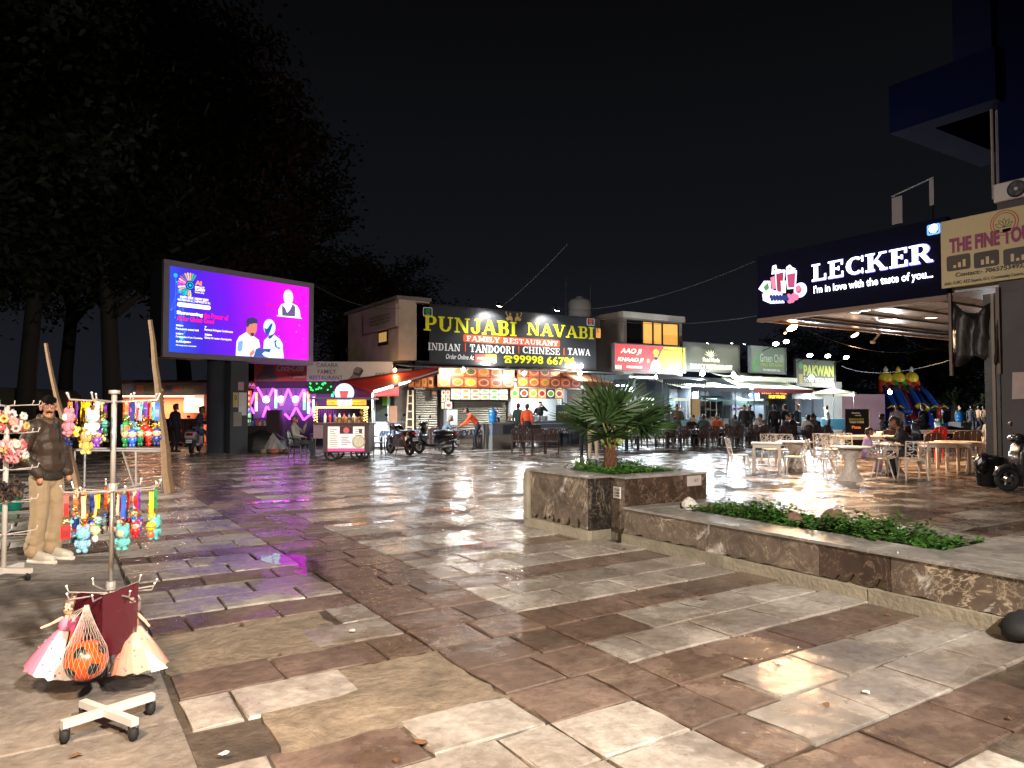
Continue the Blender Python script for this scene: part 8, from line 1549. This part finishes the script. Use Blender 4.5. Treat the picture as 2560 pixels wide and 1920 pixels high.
def keychain(label, loc, strap, charm, c1, c2, seed, sl=.12):
    t = thing('keychain', label, 'keychain', loc, random.Random(seed).uniform(-.7, .7) - HD, 'keychains on the toy stand')
    if strap:
        mb = MB(); rs = []; 
        for k in range(6): z = -.008-sl*k/5; y = .004*math.sin(k*1.1+seed); rs.append([(-.013, y-.0016, z), (.013, y-.0016, z), (.013, y+.0016, z), (-.013, y+.0016, z)])
        mb.rings(rs); mb.ob('strap', cm_(strap), t)
        MB().torus((0, 0, -.004), .009, .002, 12, 4, 'y').ob('loop', goldm, t)
    t.scale = (.88,)*3; z0 = -sl-.02 if strap else -.02
    mb = MB(); mb.torus((0, 0, z0), .014, .0025, 14, 5, 'y'); mb.tube([(0, 0, z0-.012), (0, 0, z0-.035)], .003, 4); mb.ell((.012, .0, z0-.02), .006, 6, 4); mb.ell((-.01, .004, z0-.026), .006, 6, 4); mb.ob('ring', goldm, t); z1 = z0-.04
    mb = MB()
    if charm == 'doll':
        mb.ell((0, 0, z1-.028), (.027, .025, .026), 10, 7); mb.cur = 1; mb.ell((0, 0, z1-.068), (.021, .017, .026), 9, 6)
        for s in (-1, 1): mb.ell((s*.022, 0, z1-.06), (.008, .008, .018), 6, 5); mb.ell((s*.01, 0, z1-.098), (.009, .011, .014), 6, 5)
        mb.cur = 2
        for s in (-1, 1): mb.ell((s*.01, -.023, z1-.027), .004, 6, 4)
        mb.cur = 1; mb.ell((0, .004, z1-.014), (.028, .026, .018), 10, 6); mats = [cm_('peach'), cm_(c1), black_m]
        mb.ob('charm', mats, t, smooth=True)
    elif charm == 'plush':
        bump_ball(mb, (0, 0, z1-.05), (.048, .04, .05), seed); bump_ball(mb, (0, 0, z1-.125), (.04, .034, .042), seed+1)
        for s in (-1, 1): bump_ball(mb, (s*.03, 0, z1-.005), (.017, .014, .024), seed+2); bump_ball(mb, (s*.042, -.005, z1-.115), (.015, .015, .026), seed+3); bump_ball(mb, (s*.022, -.01, z1-.165), (.018, .022, .016), seed+4)
        mb.cur = 1; mb.ell((0, -.032, z1-.052), (.028, .014, .026), 10, 6); mb.cur = 2
        for s in (-1, 1): mb.ell((s*.011, -.046, z1-.047), .0035, 6, 4)
        mb.v = [(x*.85, y*.85, z1+(z-z1)*.85) for x, y, z in mb.v]; mb.ob('charm', [cm_(c1, True), cm_(c2), black_m], t, smooth=True)
    elif charm == 'bunch':
        rr = random.Random(seed)
        for k in range(12): mb.cur = k % 2; mb.ell((rr.uniform(-.028, .028), rr.uniform(-.02, .02), z1-rr.uniform(.01, .085)), (rr.uniform(.01, .018),)*3, 8, 6)
        mb.ob('charm', [cm_(c1), cm_(c2)], t, smooth=True)
    elif charm == 'box':
        mb.cbox((0, 0, z1-.045), (.026, .012, .042), .006); mb.cur = 1; mb.cbox((0, -.013, z1-.05), (.017, .003, .02), .001); mb.ob('charm', [cm_(c1), cm_(c2)], t)
    elif charm == 'ball':
        mb.ell((0, 0, z1-.035), (.03, .03, .03), 12, 8); mb.cur = 1; mb.torus((0, 0, z1-.035), .029, .004, 16, 5, 'z'); mb.ell((0, 0, z1-.085), (.022, .02, .024), 10, 6); mb.ob('charm', [cm_(c1), cm_(c2)], t, smooth=True)
    return t
def hang(tier, arms, off, k, f_): a = rad(arms[k % 8] + off); return sb + Vector((math.cos(a)*.225*f_, math.sin(a)*.225*f_, (1.635 if tier == 1 else 1.13)+.006*f_))
spec1 = [(0, 1, 'blue', 'doll', 'navy', 'white'), (0, .62, 'skyblue', 'doll', 'green', 'white'), (1, 1, 'teal', 'doll', 'yellow', 'white'), (2, .95, 'orange', 'ball', 'skyblue', 'navy'), (3, 1, 'orange', 'doll', 'pink', 'white'), (3, .6, 'lemon', 'bunch', 'white', 'lemon'), (4, 1, 'orange', 'doll', 'navy', 'pink'), (4, .72, 'yellow', 'bunch', 'yellow', 'lemon'), (5, 1, None, 'plush', 'pink', 'white'), (5, .6, 'yellow', 'plush', 'lemon', 'peach'), (6, .8, 'white', 'doll', 'purple', 'white'), (6, 1, None, 'plush', 'white', 'skyblue'), (7, 1, 'navy', 'doll', 'blue', 'white'), (7, .65, 'green', 'doll', 'green', 'red'), (0, .8, 'maroon', 'doll', 'red', 'green'), (1, .6, 'pink', 'ball', 'red', 'green')]
for k, (a, f_, st_, ch, c1, c2) in enumerate(spec1): keychain('%s%s keychain on the top tier of the toy stand' % (('%s strap ' % st_) if st_ else '', {'doll': 'with %s doll charm' % c1, 'plush': '%s plush charm' % c1, 'bunch': 'with %s bead bunch' % c1, 'ball': 'with %s ball charm' % c1, 'box': 'with %s box charm' % c1}[ch]), hang(1, arms1, -20, a, f_), st_, ch, c1, c2, k)
spec2 = [(0, 1, 'green', 'plush', 'teal', 'peach'), (0, .6, 'purple', 'doll', 'purple', 'green'), (1, 1, 'blue', 'doll', 'blue', 'navy'), (1, .6, 'red', 'bunch', 'red', 'navy'), (2, 1, 'orange', 'ball', 'skyblue', 'white'), (3, 1, 'white', 'plush', 'skyblue', 'white'), (4, 1, 'red', 'box', 'red', 'maroon'), (4, .66, 'maroon', 'bunch', 'red', 'pink'), (5, 1, 'peach', 'plush', 'skyblue', 'teal'), (5, .6, 'lemon', 'ball', 'lemon', 'white'), (6, 1, 'blue', 'plush', 'teal', 'peach'), (6, .55, 'white', 'doll', 'navy', 'red'), (7, 1, 'yellow', 'ball', 'yellow', 'orange'), (7, .6, 'red', 'doll', 'red', 'white'), (3, .55, 'navy', 'doll', 'blue', 'red')]
for k, (a, f_, st_, ch, c1, c2) in enumerate(spec2): keychain('%s strap keychain %s on the middle tier of the toy stand' % (st_, {'doll': 'with %s doll charm' % c1, 'plush': 'with %s plush charm' % c1, 'bunch': 'with %s bead bunch' % c1, 'ball': 'with %s ball charm' % c1, 'box': 'with %s box charm' % c1}[ch]), hang(2, arms2, -10, a, f_), st_, ch, c1, c2, 40+k, .135)
cn_ = list(colr); rr8 = random.Random(77)
for k in range(26):
    tr_ = 1 + k % 2; c1, c2, st_ = rr8.choice(cn_), rr8.choice(cn_), rr8.choice(cn_); ch = ('bunch', 'ball', 'doll', 'bunch', 'box')[k % 5]
    o = keychain('small keychain, %s strap and %s %s charm, %s tier of toy stand' % (st_, c1, {'bunch': 'bead', 'ball': 'ball', 'doll': 'doll', 'box': 'box'}[ch], 'top' if tr_ == 1 else 'middle'), hang(tr_, arms1 if tr_ == 1 else arms2, -20 if tr_ == 1 else -10, k//2, rr8.uniform(.35, .95)), st_, ch, c1, c2, 90+k, rr8.uniform(.07, .13)); o.scale = (.74,)*3
# dolls, boxed toy and ball on the bottom tier
def vdir(dx, dy, z): return Vector((dx*math.cos(HD)+dy*math.sin(HD), -dx*math.sin(HD)+dy*math.cos(HD), z))   # dx right, dy away in view terms
def doll(label, loc, c1, c2, tilt, hair, wrap=None, seed=1):
    t = thing('doll', label, 'doll', loc, -HD); t.rotation_euler = (0, tilt, -HD); r = random.Random(seed)
    mb = MB(); n = 40; rings = []
    for j, (z, q) in enumerate(((-.2, .026), (-.225, .045), (-.29, .085), (-.36, .12), (-.43, .15))): rings.append([(q*(1+.07*math.sin(k*2.6)*(j/4))*math.cos(2*math.pi*k/n), q*.75*(1+.07*math.sin(k*2.6)*(j/4))*math.sin(2*math.pi*k/n), z+.006*math.sin(k*1.7)*(j/4)) for k in range(n)])
    mb.rings(rings, caps=False); mb.m = [0 if (i % n) in range(13, 28) else 1 for i in range(len(mb.f))]; sk_ = mb.ob('skirt', [tulle(*c1), tulle(*c2)], t, smooth=True)
    for k in range(26):
        j = r.randint(1, 3); a = r.uniform(0, 6.28); z0, q0 = ((-.225, .045), (-.29, .085), (-.36, .12))[j-1]; z1, q1 = ((-.29, .085), (-.36, .12), (-.43, .15))[j-1]; f_ = r.random(); q_ = (q0+(q1-q0)*f_)*1.02; z = z0+(z1-z0)*f_; MB().ell((q_*math.cos(a), q_*.75*math.sin(a), z), (.006, .006, .006), 5, 4).ob('sequin', cm_('pink') if k % 2 else S('sequin_grey', 120, 120, 150), sk_)
    MB().loft([(-.024, 0, -.17, .02, .035), (0, 0, -.17, .026, .045), (.024, 0, -.17, .02, .035)], 10).ob('bodice', tulle(*c1), t, smooth=True)
    g_ = [(Vector((0, 0, -.13)), .013, Vector((0, 0, -.1)), .012, 0), (Vector((0, 0, -.085)), .028, Vector((0, .002, -.06)), .034, 0), (Vector((0, -.03, -.08)), .006, Vector((0, -.03, -.075)), .005, 0)]
    for s in (-1, 1): g_ += [(Vector((s*.026, 0, -.14)), .011, Vector((s*.07, -.015, -.18)), .008, 0), (Vector((s*.07, -.015, -.18)), .008, Vector((s*.1, -.04, -.2)), .007, 0)]
    mb = MB(); [capsule(mb, *q_[:4], n=10) for q_ in g_]; mb.ob('body', S('doll_skin', 226, 176, 150, rough=.4), t, smooth=True)
    mb = MB(); mb.ell((0, .008, -.052), (.04, .036, .034), 12, 8); mb.ell((0, .02, -.02), (.02, .02, .018), 10, 6); mb.ell((0, .025, -.09), (.034, .022, .05), 10, 7); mb.ob('hair', hair, t, smooth=True)
    mb = MB(); [mb.ell((s*.012, -.031, -.07), (.005, .003, .004), 6, 4) for s in (-1, 1)]; mb.ob('eyes', black_m, t)
    mb = MB(); mb.tube([(0, 0, -.02), (0, 0, .0)], .002, 4); mb.torus((0, 0, .008), .008, .002, 10, 4, 'y'); mb.ob('hanger', goldm, t)
    if wrap:
        mb = MB(); rr9 = random.Random(3); mb.rings([[(q_*1.15*math.cos(2*math.pi*k/14)*rr9.uniform(.9, 1.1), q_*.9*math.sin(2*math.pi*k/14)*rr9.uniform(.9, 1.1), z) for k in range(14)] for z, q_ in ((.0, .03), (-.06, .06), (-.14, .055), (-.2, .05), (-.3, .12), (-.43, .18))], caps=False); mb.ob('clear_wrap', wrap, t)
    return t
wrapm = bpy.data.materials.new('clear_plastic'); wrapm.use_nodes = True; t = wrapm.node_tree; t.nodes.clear(); o = t.nodes.new('ShaderNodeOutputMaterial'); mx = t.nodes.new('ShaderNodeMixShader'); mx.inputs[0].default_value = .05; tr = t.nodes.new('ShaderNodeBsdfTransparent'); gl = t.nodes.new('ShaderNodeBsdfGlossy'); gl.inputs['Roughness'].default_value = .3
t.links.new(tr.outputs[0], mx.inputs[1]); t.links.new(gl.outputs[0], mx.inputs[2]); t.links.new(mx.outputs[0], o.inputs[0])
def tulle(r_, g_, b_):
    m = S('tulle_%d_%d' % (r_, g_), r_, g_, b_, rough=.8, var=.12, ns=30); m.node_tree.nodes['Principled BSDF'].inputs['Alpha'].default_value = .78; return m
doll('pink gowned doll in a spotted white tulle skirt on the toy stand', sb + vdir(-.2, -.02, .555), (226, 130, 160), (214, 206, 210), rad(14), S('doll_hair_brown', 110, 86, 76, rough=.4), None, 1)
doll('peach gowned doll wrapped in clear plastic on the toy stand', sb + vdir(.13, -.03, .585), (214, 150, 126), (206, 160, 140), rad(-7), S('doll_hair_ash', 130, 110, 106, rough=.3), wrapm, 2)
tb = thing('toy_box', 'dark maroon toy box with a window hanging behind the orange ball', 'toy box', sb + vdir(.02, -.1, .575), -HD); mm = S('box_maroon', 62, 16, 26, rough=.25, var=.15, ns=10)
for pts_ in ([(-.245, .03, -.4), (.0, -.02, -.37), (.0, -.02, 0), (-.165, .03, -.0)], [(.003, -.02, -.34), (.16, .04, -.3), (.165, .04, .055), (.003, -.02, .0)]):
    mb = MB(); mb.add(pts_, [(0,1,2,3)]); o = mb.ob('box_panel', mm, tb); o.modifiers.new('t', 'SOLIDIFY').thickness = .025
patch(tb, 'printed_figure', [(-.19, -.34), (-.1, -.34), (-.09, -.19), (-.16, -.18)], S('print_orange', 190, 70, 30, var=.3, ns=20), y=-.03); patch(tb, 'printed_figure', disc(-.13, -.15, .05, 12), S('print_pink', 150, 60, 96, var=.3, ns=20), y=-.033)
# ball in a net
bl_ = thing('toy_ball', 'orange ball with black spots hanging in a net bag from the toy stand', 'ball', sb + vdir(-.01, -.21, .56), -HD); br_ = .105; bc = Vector((0, 0, -.3))
ballm = S('ball_orange', 206, 70, 12, rough=.3, var=.08)
MB().ell(bc, br_, 28, 18).ob('ball', ballm, bl_, smooth=True)
phi = (1+5**.5)/2; ico = [Vector(v).normalized() for v in ((0,1,phi),(0,-1,phi),(0,1,-phi),(0,-1,-phi),(1,phi,0),(-1,phi,0),(1,-phi,0),(-1,-phi,0),(phi,0,1),(phi,0,-1),(-phi,0,1),(-phi,0,-1))]; rot = Matrix.Rotation(.35, 3, 'X') @ Matrix.Rotation(.3, 3, 'Z')
for v in ico:
    v = rot @ v; a = v.orthogonal().normalized(); b_ = v.cross(a); mb = MB(); pts = [bc+(v*.955+(a*math.cos(2*math.pi*k/5)+b_*math.sin(2*math.pi*k/5))*.34).normalized()*(br_+.0015) for k in range(5)]; mid = bc+v*(br_+.003); fine = []
    for k in range(5): p, q = pts[k], pts[(k+1) % 5]; fine += [p, bc+((p+q)/2-bc).normalized()*(br_+.0015)]
    mb.add(fine+[mid], [(k, (k+1) % 10, 10) for k in range(10)]); mb.ob('black_spot', S('ball_black', 24, 28, 26, rough=.35), bl_)
mb = MB()
for k in range(26):
    a = 2*math.pi*k/26; path = []
    for j in range(13):
        f_ = j/12; th2 = a + f_*1.2; z = -.01 - f_*.395
        if z > bc.z+.05: q_ = .01+.093*((-.01-z)/(.24))**1.25
        else: q_ = math.sqrt(max(1e-5, (br_+.003)**2-(z-bc.z)**2))
        path.append((q_*math.cos(th2), q_*math.sin(th2), z))
    mb.tube(path, .0006, 3)
    path2 = [(x*math.cos(-2.4*j/12)-y*math.sin(-2.4*j/12), x*math.sin(-2.4*j/12)+y*math.cos(-2.4*j/12), z) for j, (x, y, z) in enumerate(path)]; mb.tube(path2, .0006, 3)
for k in range(20): mb.tube([(0, 0, -.015), (-.03-.003*k, -.01, -.05-.002*(k % 5)), (-.05-.004*(k % 9), -.015, -.075-.004*(k % 7))], .0009, 3)
tag(mb.ob('net', S('net_grey', 196, 186, 176, rough=.6), bl_), kind='stuff')
# ------------------------------------------------------------------ second stand with scrunchies
s2b = G(8, 1450); T2 = thing('scrunchie_stand', 'white rolling stand hung with bunches of hair scrunchies', 'display stand', s2b); MB().tube([(0, 0, .08), (0, 0, 1.62)], .022, 10).ob('pole', whs, T2, smooth=True)
A, B = vdir(-.25, .02, .09), vdir(.27, -.02, .09); MB().bar(A, B, .05, .045).ob('base_beam', whs, T2); MB().bar(vdir(0, -.25, .087), vdir(0, .25, .087), .05, .045).ob('base_beam', whs, T2); castor(T2, B.x*.9, B.y*.9, .065); q = vdir(0, -.22, 0); castor(T2, q.x, q.y, .065)
for z in (1.62, 1.36, 1.02, .72, .42):
    for a in range(0, 360, 60): ARM(T2, z, a+20, .26, .03, whs)
scol = [(226, 150, 150), (214, 190, 110), (230, 200, 190), (206, 90, 90), (226, 226, 214), (190, 120, 130)]; bcol = [(60, 44, 36), (40, 30, 28), (90, 70, 56)]
rr9 = random.Random(21); scm_ = {}
for (z, n_, pal) in ((1.6, 40, scol), (1.33, 64, scol), (.98, 34, bcol)):
    for k in range(n_):
        a = rr9.uniform(0, 6.28); q_ = rr9.uniform(.04, .17); c_ = pal[k % len(pal)]; key = (c_, k % 2)
        if key not in scm_:
            mb = MB(); mb.torus((0, 0, 0), .027, .0145, 14, 6, 'y'); mb.v = [(x*(1+.14*math.sin(math.atan2(z_, x)*7)), y*1.1, z_*(1+.14*math.sin(math.atan2(z_, x)*7))) for x, y, z_ in mb.v]; scm_[key] = mb.mesh('scrunchie', S('scrunch_%d_%d_%d' % c_, *c_, rough=.7, var=.3, ns=40), True)
        o = link('scrunchie', scm_[key], None, s2b + Vector((q_*math.cos(a), q_*math.sin(a), z-.05-rr9.uniform(0, .16)))); o.rotation_euler = (rr9.uniform(-.5, .5), rr9.uniform(0, 3), rr9.uniform(0, 6))
        nm = {226: 'pink', 214: 'yellow', 230: 'cream', 206: 'red', 190: 'rose', 60: 'brown', 40: 'black', 90: 'tan'}[c_[0]] if c_ != (226, 226, 214) else 'white'
        tag(o, '%s hair scrunchie on the %s of the white stand' % (nm, {1.6: 'top hooks', 1.33: 'upper bunch', .98: 'dark lower bunch'}[z]), 'scrunchie', 'scrunchies on the white stand')
# ------------------------------------------------------------------ the standing man
mn = thing('person', 'man in a brown puffer jacket, tan trousers and glasses standing by the toy stand', 'person', G(112, 1402), FACE(104))
def RZ(v, a): v = Vector(v); return Vector((v.x*math.cos(a)-v.y*math.sin(a), v.x*math.sin(a)+v.y*math.cos(a), v.z))
mn.scale = (.87, .9, 1); hr = rad(-42); hc = Vector((0, -.015, 1.605)); Hd = lambda x, y, z: hc + RZ((x, y, z), hr)
arm = [[(-.2, .02, 1.4), (-.3, .06, 1.12), (-.2, -.1, .93)], [(.2, .02, 1.4), (.3, .06, 1.12), (.2, -.1, .93)]]
g_ = [(Hd(0, .01, .03), .094, Hd(0, -.01, .035), .09, 0, (.86, 1.02)), (Hd(0, -.02, -.05), .062, Hd(0, -.03, -.085), .042, 0, (1.02, .95)), (Hd(0, -.045, -.01), .06, Hd(0, -.03, .0), .066, 0, (.98, .9)), (Hd(0, -.106, -.026), .012, Hd(0, -.094, .022), .008, 0), (Hd(-.01, -.096, -.03), .009, Hd(.01, -.096, -.03), .009, 0),
      (Hd(-.035, -.083, .032), .014, Hd(.035, -.083, .032), .014, 0), (Hd(0, -.07, -.092), .024, Hd(0, -.06, -.09), .028, 0), (Hd(-.016, -.085, -.062), .0075, Hd(.016, -.085, -.062), .0075, 0),
      (Vector((0, .005, 1.42)), .062, hc+Vector((0, .01, -.07)), .058, 0), (Vector((0, .0, 1.0)), .12, Vector((0, 0, 1.36)), .13, 0, (1.2, .8)), (Vector((0, 0, .9)), .12, Vector((0, 0, 1.0)), .12, 0, (1.15, .85))]
for s in (-1, 1):
    g_ += [(Hd(s*.083, .005, -.025), .013, Hd(s*.087, .01, .012), .018, 0)]
    A_ = arm[0 if s < 0 else 1]; g_ += [(A_[0], .05, A_[1], .04, 0), (A_[1], .04, A_[2], .03, 0), (A_[2], .032, Vector(A_[2])+Vector((-s*.0, -.02, -.08)), .034, 0), (Vector((s*.1, 0, .9)), .08, Vector((s*.11, -.01, .5)), .055, 0), (Vector((s*.11, -.01, .5)), .055, Vector((s*.12, .02, .12)), .04, 0)]
me = skin(g_, .0085, 'body', 2); me.materials.append(S('man_skin', 196, 138, 104, rough=.5, var=.06)); me.polygons.foreach_set('material_index', [0]*len(me.polygons)); link('body', me, mn)
def part(nm, segs, vox, mat, sm=2): m_ = skin(segs, vox, nm, sm); m_.materials.append(mat); m_.polygons.foreach_set('material_index', [0]*len(m_.polygons)); return link(nm, m_, mn)
hairm = S('man_hair', 15, 12, 10, rough=.9, spec=.1, var=.2, ns=80, bump=.6, bs=200)
part('hair', [(Hd(0, .025, .05), .088, Hd(0, -.03, .062), .076, 0, (.93, 1)), (Hd(0, .045, -.01), .078, Hd(0, .035, .04), .086, 0, (.96, 1)), (Hd(-.045, -.045, .078), .03, Hd(.045, -.055, .08), .03, 0)], .008, hairm)
mb = MB(); mb.T = None; capsule(mb, Hd(-.024, -.1, -.05), .0075, Hd(0, -.107, -.046), .009); capsule(mb, Hd(0, -.107, -.046), .009, Hd(.024, -.1, -.05), .0075); mb.ob('moustache', hairm, mn, smooth=True)
mb = MB(); [capsule(mb, Hd(s*.014, -.099, .036), .005, Hd(s*.045, -.09, .038), .004) for s in (-1, 1)]; mb.ob('eyebrows', hairm, mn, smooth=True)
mb = MB(); [mb.ell(Hd(s*.031, -.087, .012), (.013, .011, .008), 8, 6) for s in (-1, 1)]; mb.cur = 1; [mb.ell(Hd(s*.031, -.095, .012), (.0055, .0055, .0055), 8, 6) for s in (-1, 1)]; mb.ob('eyes', [S('eye_white', 206, 200, 194, rough=.2), S('eye_dark', 26, 18, 14, rough=.1)], mn, smooth=True)
mb = MB()
for s in (-1, 1):
    loop = [Hd(s*.033+dx, -.108+abs(dx)*.1, .012+dz) for dx, dz in ((-.026, .015), (0, .018), (.026, .015), (.028, -.004), (.018, -.017), (-.018, -.017), (-.028, -.004), (-.026, .015))]; mb.tube(loop, .0026, 5); mb.tube([Hd(s*.06, -.104, .016), Hd(s*.088, -.02, .014), Hd(s*.09, .02, .005)], .0024, 4)
mb.tube([Hd(-.008, -.11, .016), Hd(.008, -.11, .016)], .0025, 4); mb.ob('glasses', black_m, mn)
jm = S('jacket_brown', 66, 50, 38, rough=.6, var=.25, ns=7, bump=1.0, bs=11)
js = [(Vector((0, 0, .98)), .16, Vector((0, .0, 1.14)), .16, 0, (1.14, .9)), (Vector((0, 0, 1.14)), .162, Vector((0, .005, 1.32)), .155, 0, (1.18, .88)), (Vector((-.13, .01, 1.4)), .1, Vector((.13, .01, 1.4)), .1, 0), (Vector((0, .01, 1.44)), .085, Vector((0, .012, 1.47)), .08, 0, (1.1, 1))]
for s in (0, 1):
    A_ = [Vector(p) for p in arm[s]]
    for a, b_, n_, r0_ in ((A_[0], A_[1], 4, .083), (A_[1], A_[2], 3, .07)):
        for k in range(n_): p, q = a.lerp(b_, k/n_), a.lerp(b_, (k+1)/n_); js.append((p, r0_*(.99+.02*(k % 2)), q, r0_*.97, 0))
for z, r_ in ((1.02, .16), (1.18, .164)): js.append((Vector((-.03, 0, z)), r_, Vector((.03, 0, z)), r_, 0, (1.12, .9)))
part('jacket', js, .013, jm)
mb = MB(); n = 20; mb.rings([[(q_*1.15*math.cos(2*math.pi*k/n), .01+q_*math.sin(2*math.pi*k/n)+(0 if math.sin(2*math.pi*k/n) > -.75 else dz*.3), z+dz*math.sin(2*math.pi*k/n)) for k in range(n)] for q_, z, dz in ((.1, 1.44, .01), (.106, 1.48, .02), (.094, 1.508, .03), (.084, 1.485, .02), (.085, 1.45, .01))], caps=False); mb.ob('collar', S('collar_tan', 104, 80, 58, rough=.7, var=.2, bump=.5, bs=20), mn, smooth=True)
MB().tube([(.03, -.135, 1.44), (.03, -.15, 1.3), (.03, -.155, 1.12), (.03, -.15, .98)], .008, 5).ob('zip', S('zip_dark', 36, 28, 24, rough=.5), mn); mb = MB(); capsule(mb, (0, -.07, 1.46), .02, (0, -.1, 1.4), .026); mb.ob('shirt_front', S('shirt_dark', 46, 50, 56, rough=.8), mn, smooth=True)
mb = MB(); n = 22; mb.rings([[(.185*k_*math.cos(2*math.pi*k/n), .142*k_*math.sin(2*math.pi*k/n), z) for k in range(n)] for z, k_ in ((.85, 1.0), (.86, 1.04), (.92, 1.04), (.93, 1.0))]); mb.ob('jacket_hem', S('hem_dark', 44, 34, 28, rough=.7, bump=.5, bs=40), mn, smooth=True)
tm_ = S('trouser_tan', 168, 144, 112, rough=.85, var=.14, ns=7, bump=.55, bs=16)
ts = [(Vector((0, .01, .86)), .14, Vector((0, .0, .92)), .145, 0, (1.18, .9))]
for s in (-1, 1):
    sp_ = [(.095*s, 0, .84, .12), (.11*s, -.02, .66, .112), (.12*s, -.03, .5, .1), (.122*s, -.005, .34, .1), (.125*s, .02, .2, .092), (.125*s, .03, .11, .076)]
    for a, b_ in zip(sp_, sp_[1:]): ts.append((Vector(a[:3]), a[3], Vector(b_[:3]), b_[3], 0))
    for z, o_ in ((.17, .012), (.24, -.01), (.13, .0)): ts.append((Vector((.125*s-.03, .02+o_, z)), .083 if z < .4 else .1, Vector((.125*s+.03, .02-o_, z+.015)), .083 if z < .4 else .1, 0))
part('trousers', ts, .013, tm_)
for s in (-1, 1):
    mb = MB(); mb.loft([(-.26, 0, .045, .03, .03), (-.22, 0, .05, .045, .045), (-.1, 0, .06, .05, .055), (.0, 0, .075, .045, .07), (.06, 0, .07, .042, .065), (.085, 0, .06, .03, .05)], 14); mb.v = [(y, x, z) for x, y, z in mb.v]; mb.f = [f[::-1] for f in mb.f]; sh_ = mb.ob('shoe', S('sneaker_white', 206, 196, 178, rough=.6, var=.1, bump=.2), mn, smooth=True, loc=(.125*s, .0, 0)); mb = MB(); mb.loft([(-.275, 0, .018, .03, .018), (-.22, 0, .018, .052, .019), (-.08, 0, .018, .054, .019), (.05, 0, .018, .05, .019), (.095, 0, .018, .034, .018)], 14, 4); mb.v = [(y, x, z) for x, y, z in mb.v]; mb.f = [f[::-1] for f in mb.f]; mb.ob('sole', S('sole_white', 226, 216, 200, rough=.6), sh_)
# ------------------------------------------------------------------ poles, metal table frame, bucket
wp = S('raw_wood', 128, 104, 78, rough=.85, var=.3, ns=12, bump=.5, bs=30)
def lean_pole(label, base, top, d_top, r0, r1):
    a = G(*base); r = ray(*top); q = at_depth(top[0], d_top); s_ = q.y/r.y; b_ = Vector((q.x, q.y, CAMH+r.z*s_)); mb = MB(); rr = random.Random(int(base[0])); mb.tube([a.lerp(b_, k/8)+Vector((rr.uniform(-.015, .015), rr.uniform(-.015, .015), 0)) for k in range(9)], [r0+(r1-r0)*k/8 for k in range(9)], 7); return tag(mb.ob('wooden_pole', wp), label, 'pole')
lean_pole('crooked wooden pole leaning away behind the standing man', (196, 1222), (110, 858), 14.2, .07, .035); lean_pole('rough wooden pole leaning by the table frame, thick at the foot', (425, 1232), (374, 800), 13.6, .1, .04); lean_pole('short thick wooden stick standing against the rough pole', (412, 1185), (402, 975), 14.0, .05, .05)
fr7 = thing('table_frame', 'bare silver metal table frame between the two wooden poles', 'table frame', G(185, 1221)); A = Vector((0, 0, 0)); B = G(405, 1225)-fr7.location; C_ = B + Vector((.2, .7, 0)); D_ = A + Vector((.2, .7, 0)); hz = .76; c4 = [A, B, C_, D_]
for k in range(4): MB().bar(c4[k]+Vector((0, 0, hz)), c4[(k+1) % 4]+Vector((0, 0, hz)), .035, .03+.002*(k % 2)).ob('rail', chr_, fr7)
for k in range(4): MB().tube([c4[k], c4[k]+Vector((0, 0, hz-.017))], .02, 6).ob('leg', chr_, fr7)
MB().tube([A.lerp(B, .55)+Vector((0, 0, hz-.02)), A.lerp(B, .7)], .018, 6).ob('brace', chr_, fr7); MB().tube([A.lerp(B, .7)+Vector((0, 0, hz-.02)), A.lerp(B, .71)], .018, 6).ob('leg', chr_, fr7)
bkq = thing('bucket', 'teal green plastic bucket standing behind the scrunchie stand', 'bucket', G(20, 1276)); MB().lathe([(.16, 0), (.17, .02), (.215, .36), (.225, .37), (.225, .39), (.205, .39), (.165, .05)], n=22, caps=False).ob('pail', S('bucket_teal', 20, 130, 110, rough=.35, var=.08), bkq, smooth=True); MB().tube([(-.21, 0, .37), (-.15, -.18, .3), (0, -.23, .27), (.15, -.18, .3), (.21, 0, .37)], .006, 5).ob('handle', grey_m, bkq)
# ------------------------------------------------------------------ lamps that light the near square: the vendor's bulb and a lamp post outside the frame
for lx, ly, aim, w_, an, lb in ((1.6, -5.2, (3.4, 5.6, 0), NEAR_W, 92, 'near edge'), (-9.5, 13.5, (5, 14.5, 0), NEAR_W*.95, 80, 'tree side')):
    lpz = thing('lamp_post', 'tall steel post with a white floodlight at the %s of the square' % lb, 'lamp post', (lx, ly, 0)); MB().lathe([(.12, -.02), (.12, .3), (.07, .32), (.05, 6.4)], n=12).ob('post', grey_m, lpz); dv = (Vector(aim)-Vector((lx, ly, 0))).normalized()*.6; MB().tube([(0, 0, 6.38), (dv.x, dv.y, 6.5)], .03, 6).ob('arm', grey_m, lpz)
    flood('white floodlight on the lamp post at the %s of the square' % lb, (lx+dv.x, ly+dv.y, 6.45), aim, (1, .9, .79), w_, .2, 40, an, soft=.2)
vp = thing('vendor_pole', 'thin pole carrying the toy vendor lamp in front of the toy stand', 'pole', (-.83, 2.65, 0)); MB().tube([(0, 0, 0), (0, 0, 2.3), (.25, -.1, 2.35)], .018, 6).ob('mast', grey_m, vp); MB().lathe([(.18, -.01), (.18, .03), (.03, .05)], n=12).ob('foot', grey_m, vp)
bulb('warm vendor bulb on the thin vendor pole', (-.55, 2.55, 2.2), (1, .72, .47), VEND_W, .07, 40, cord=.08)
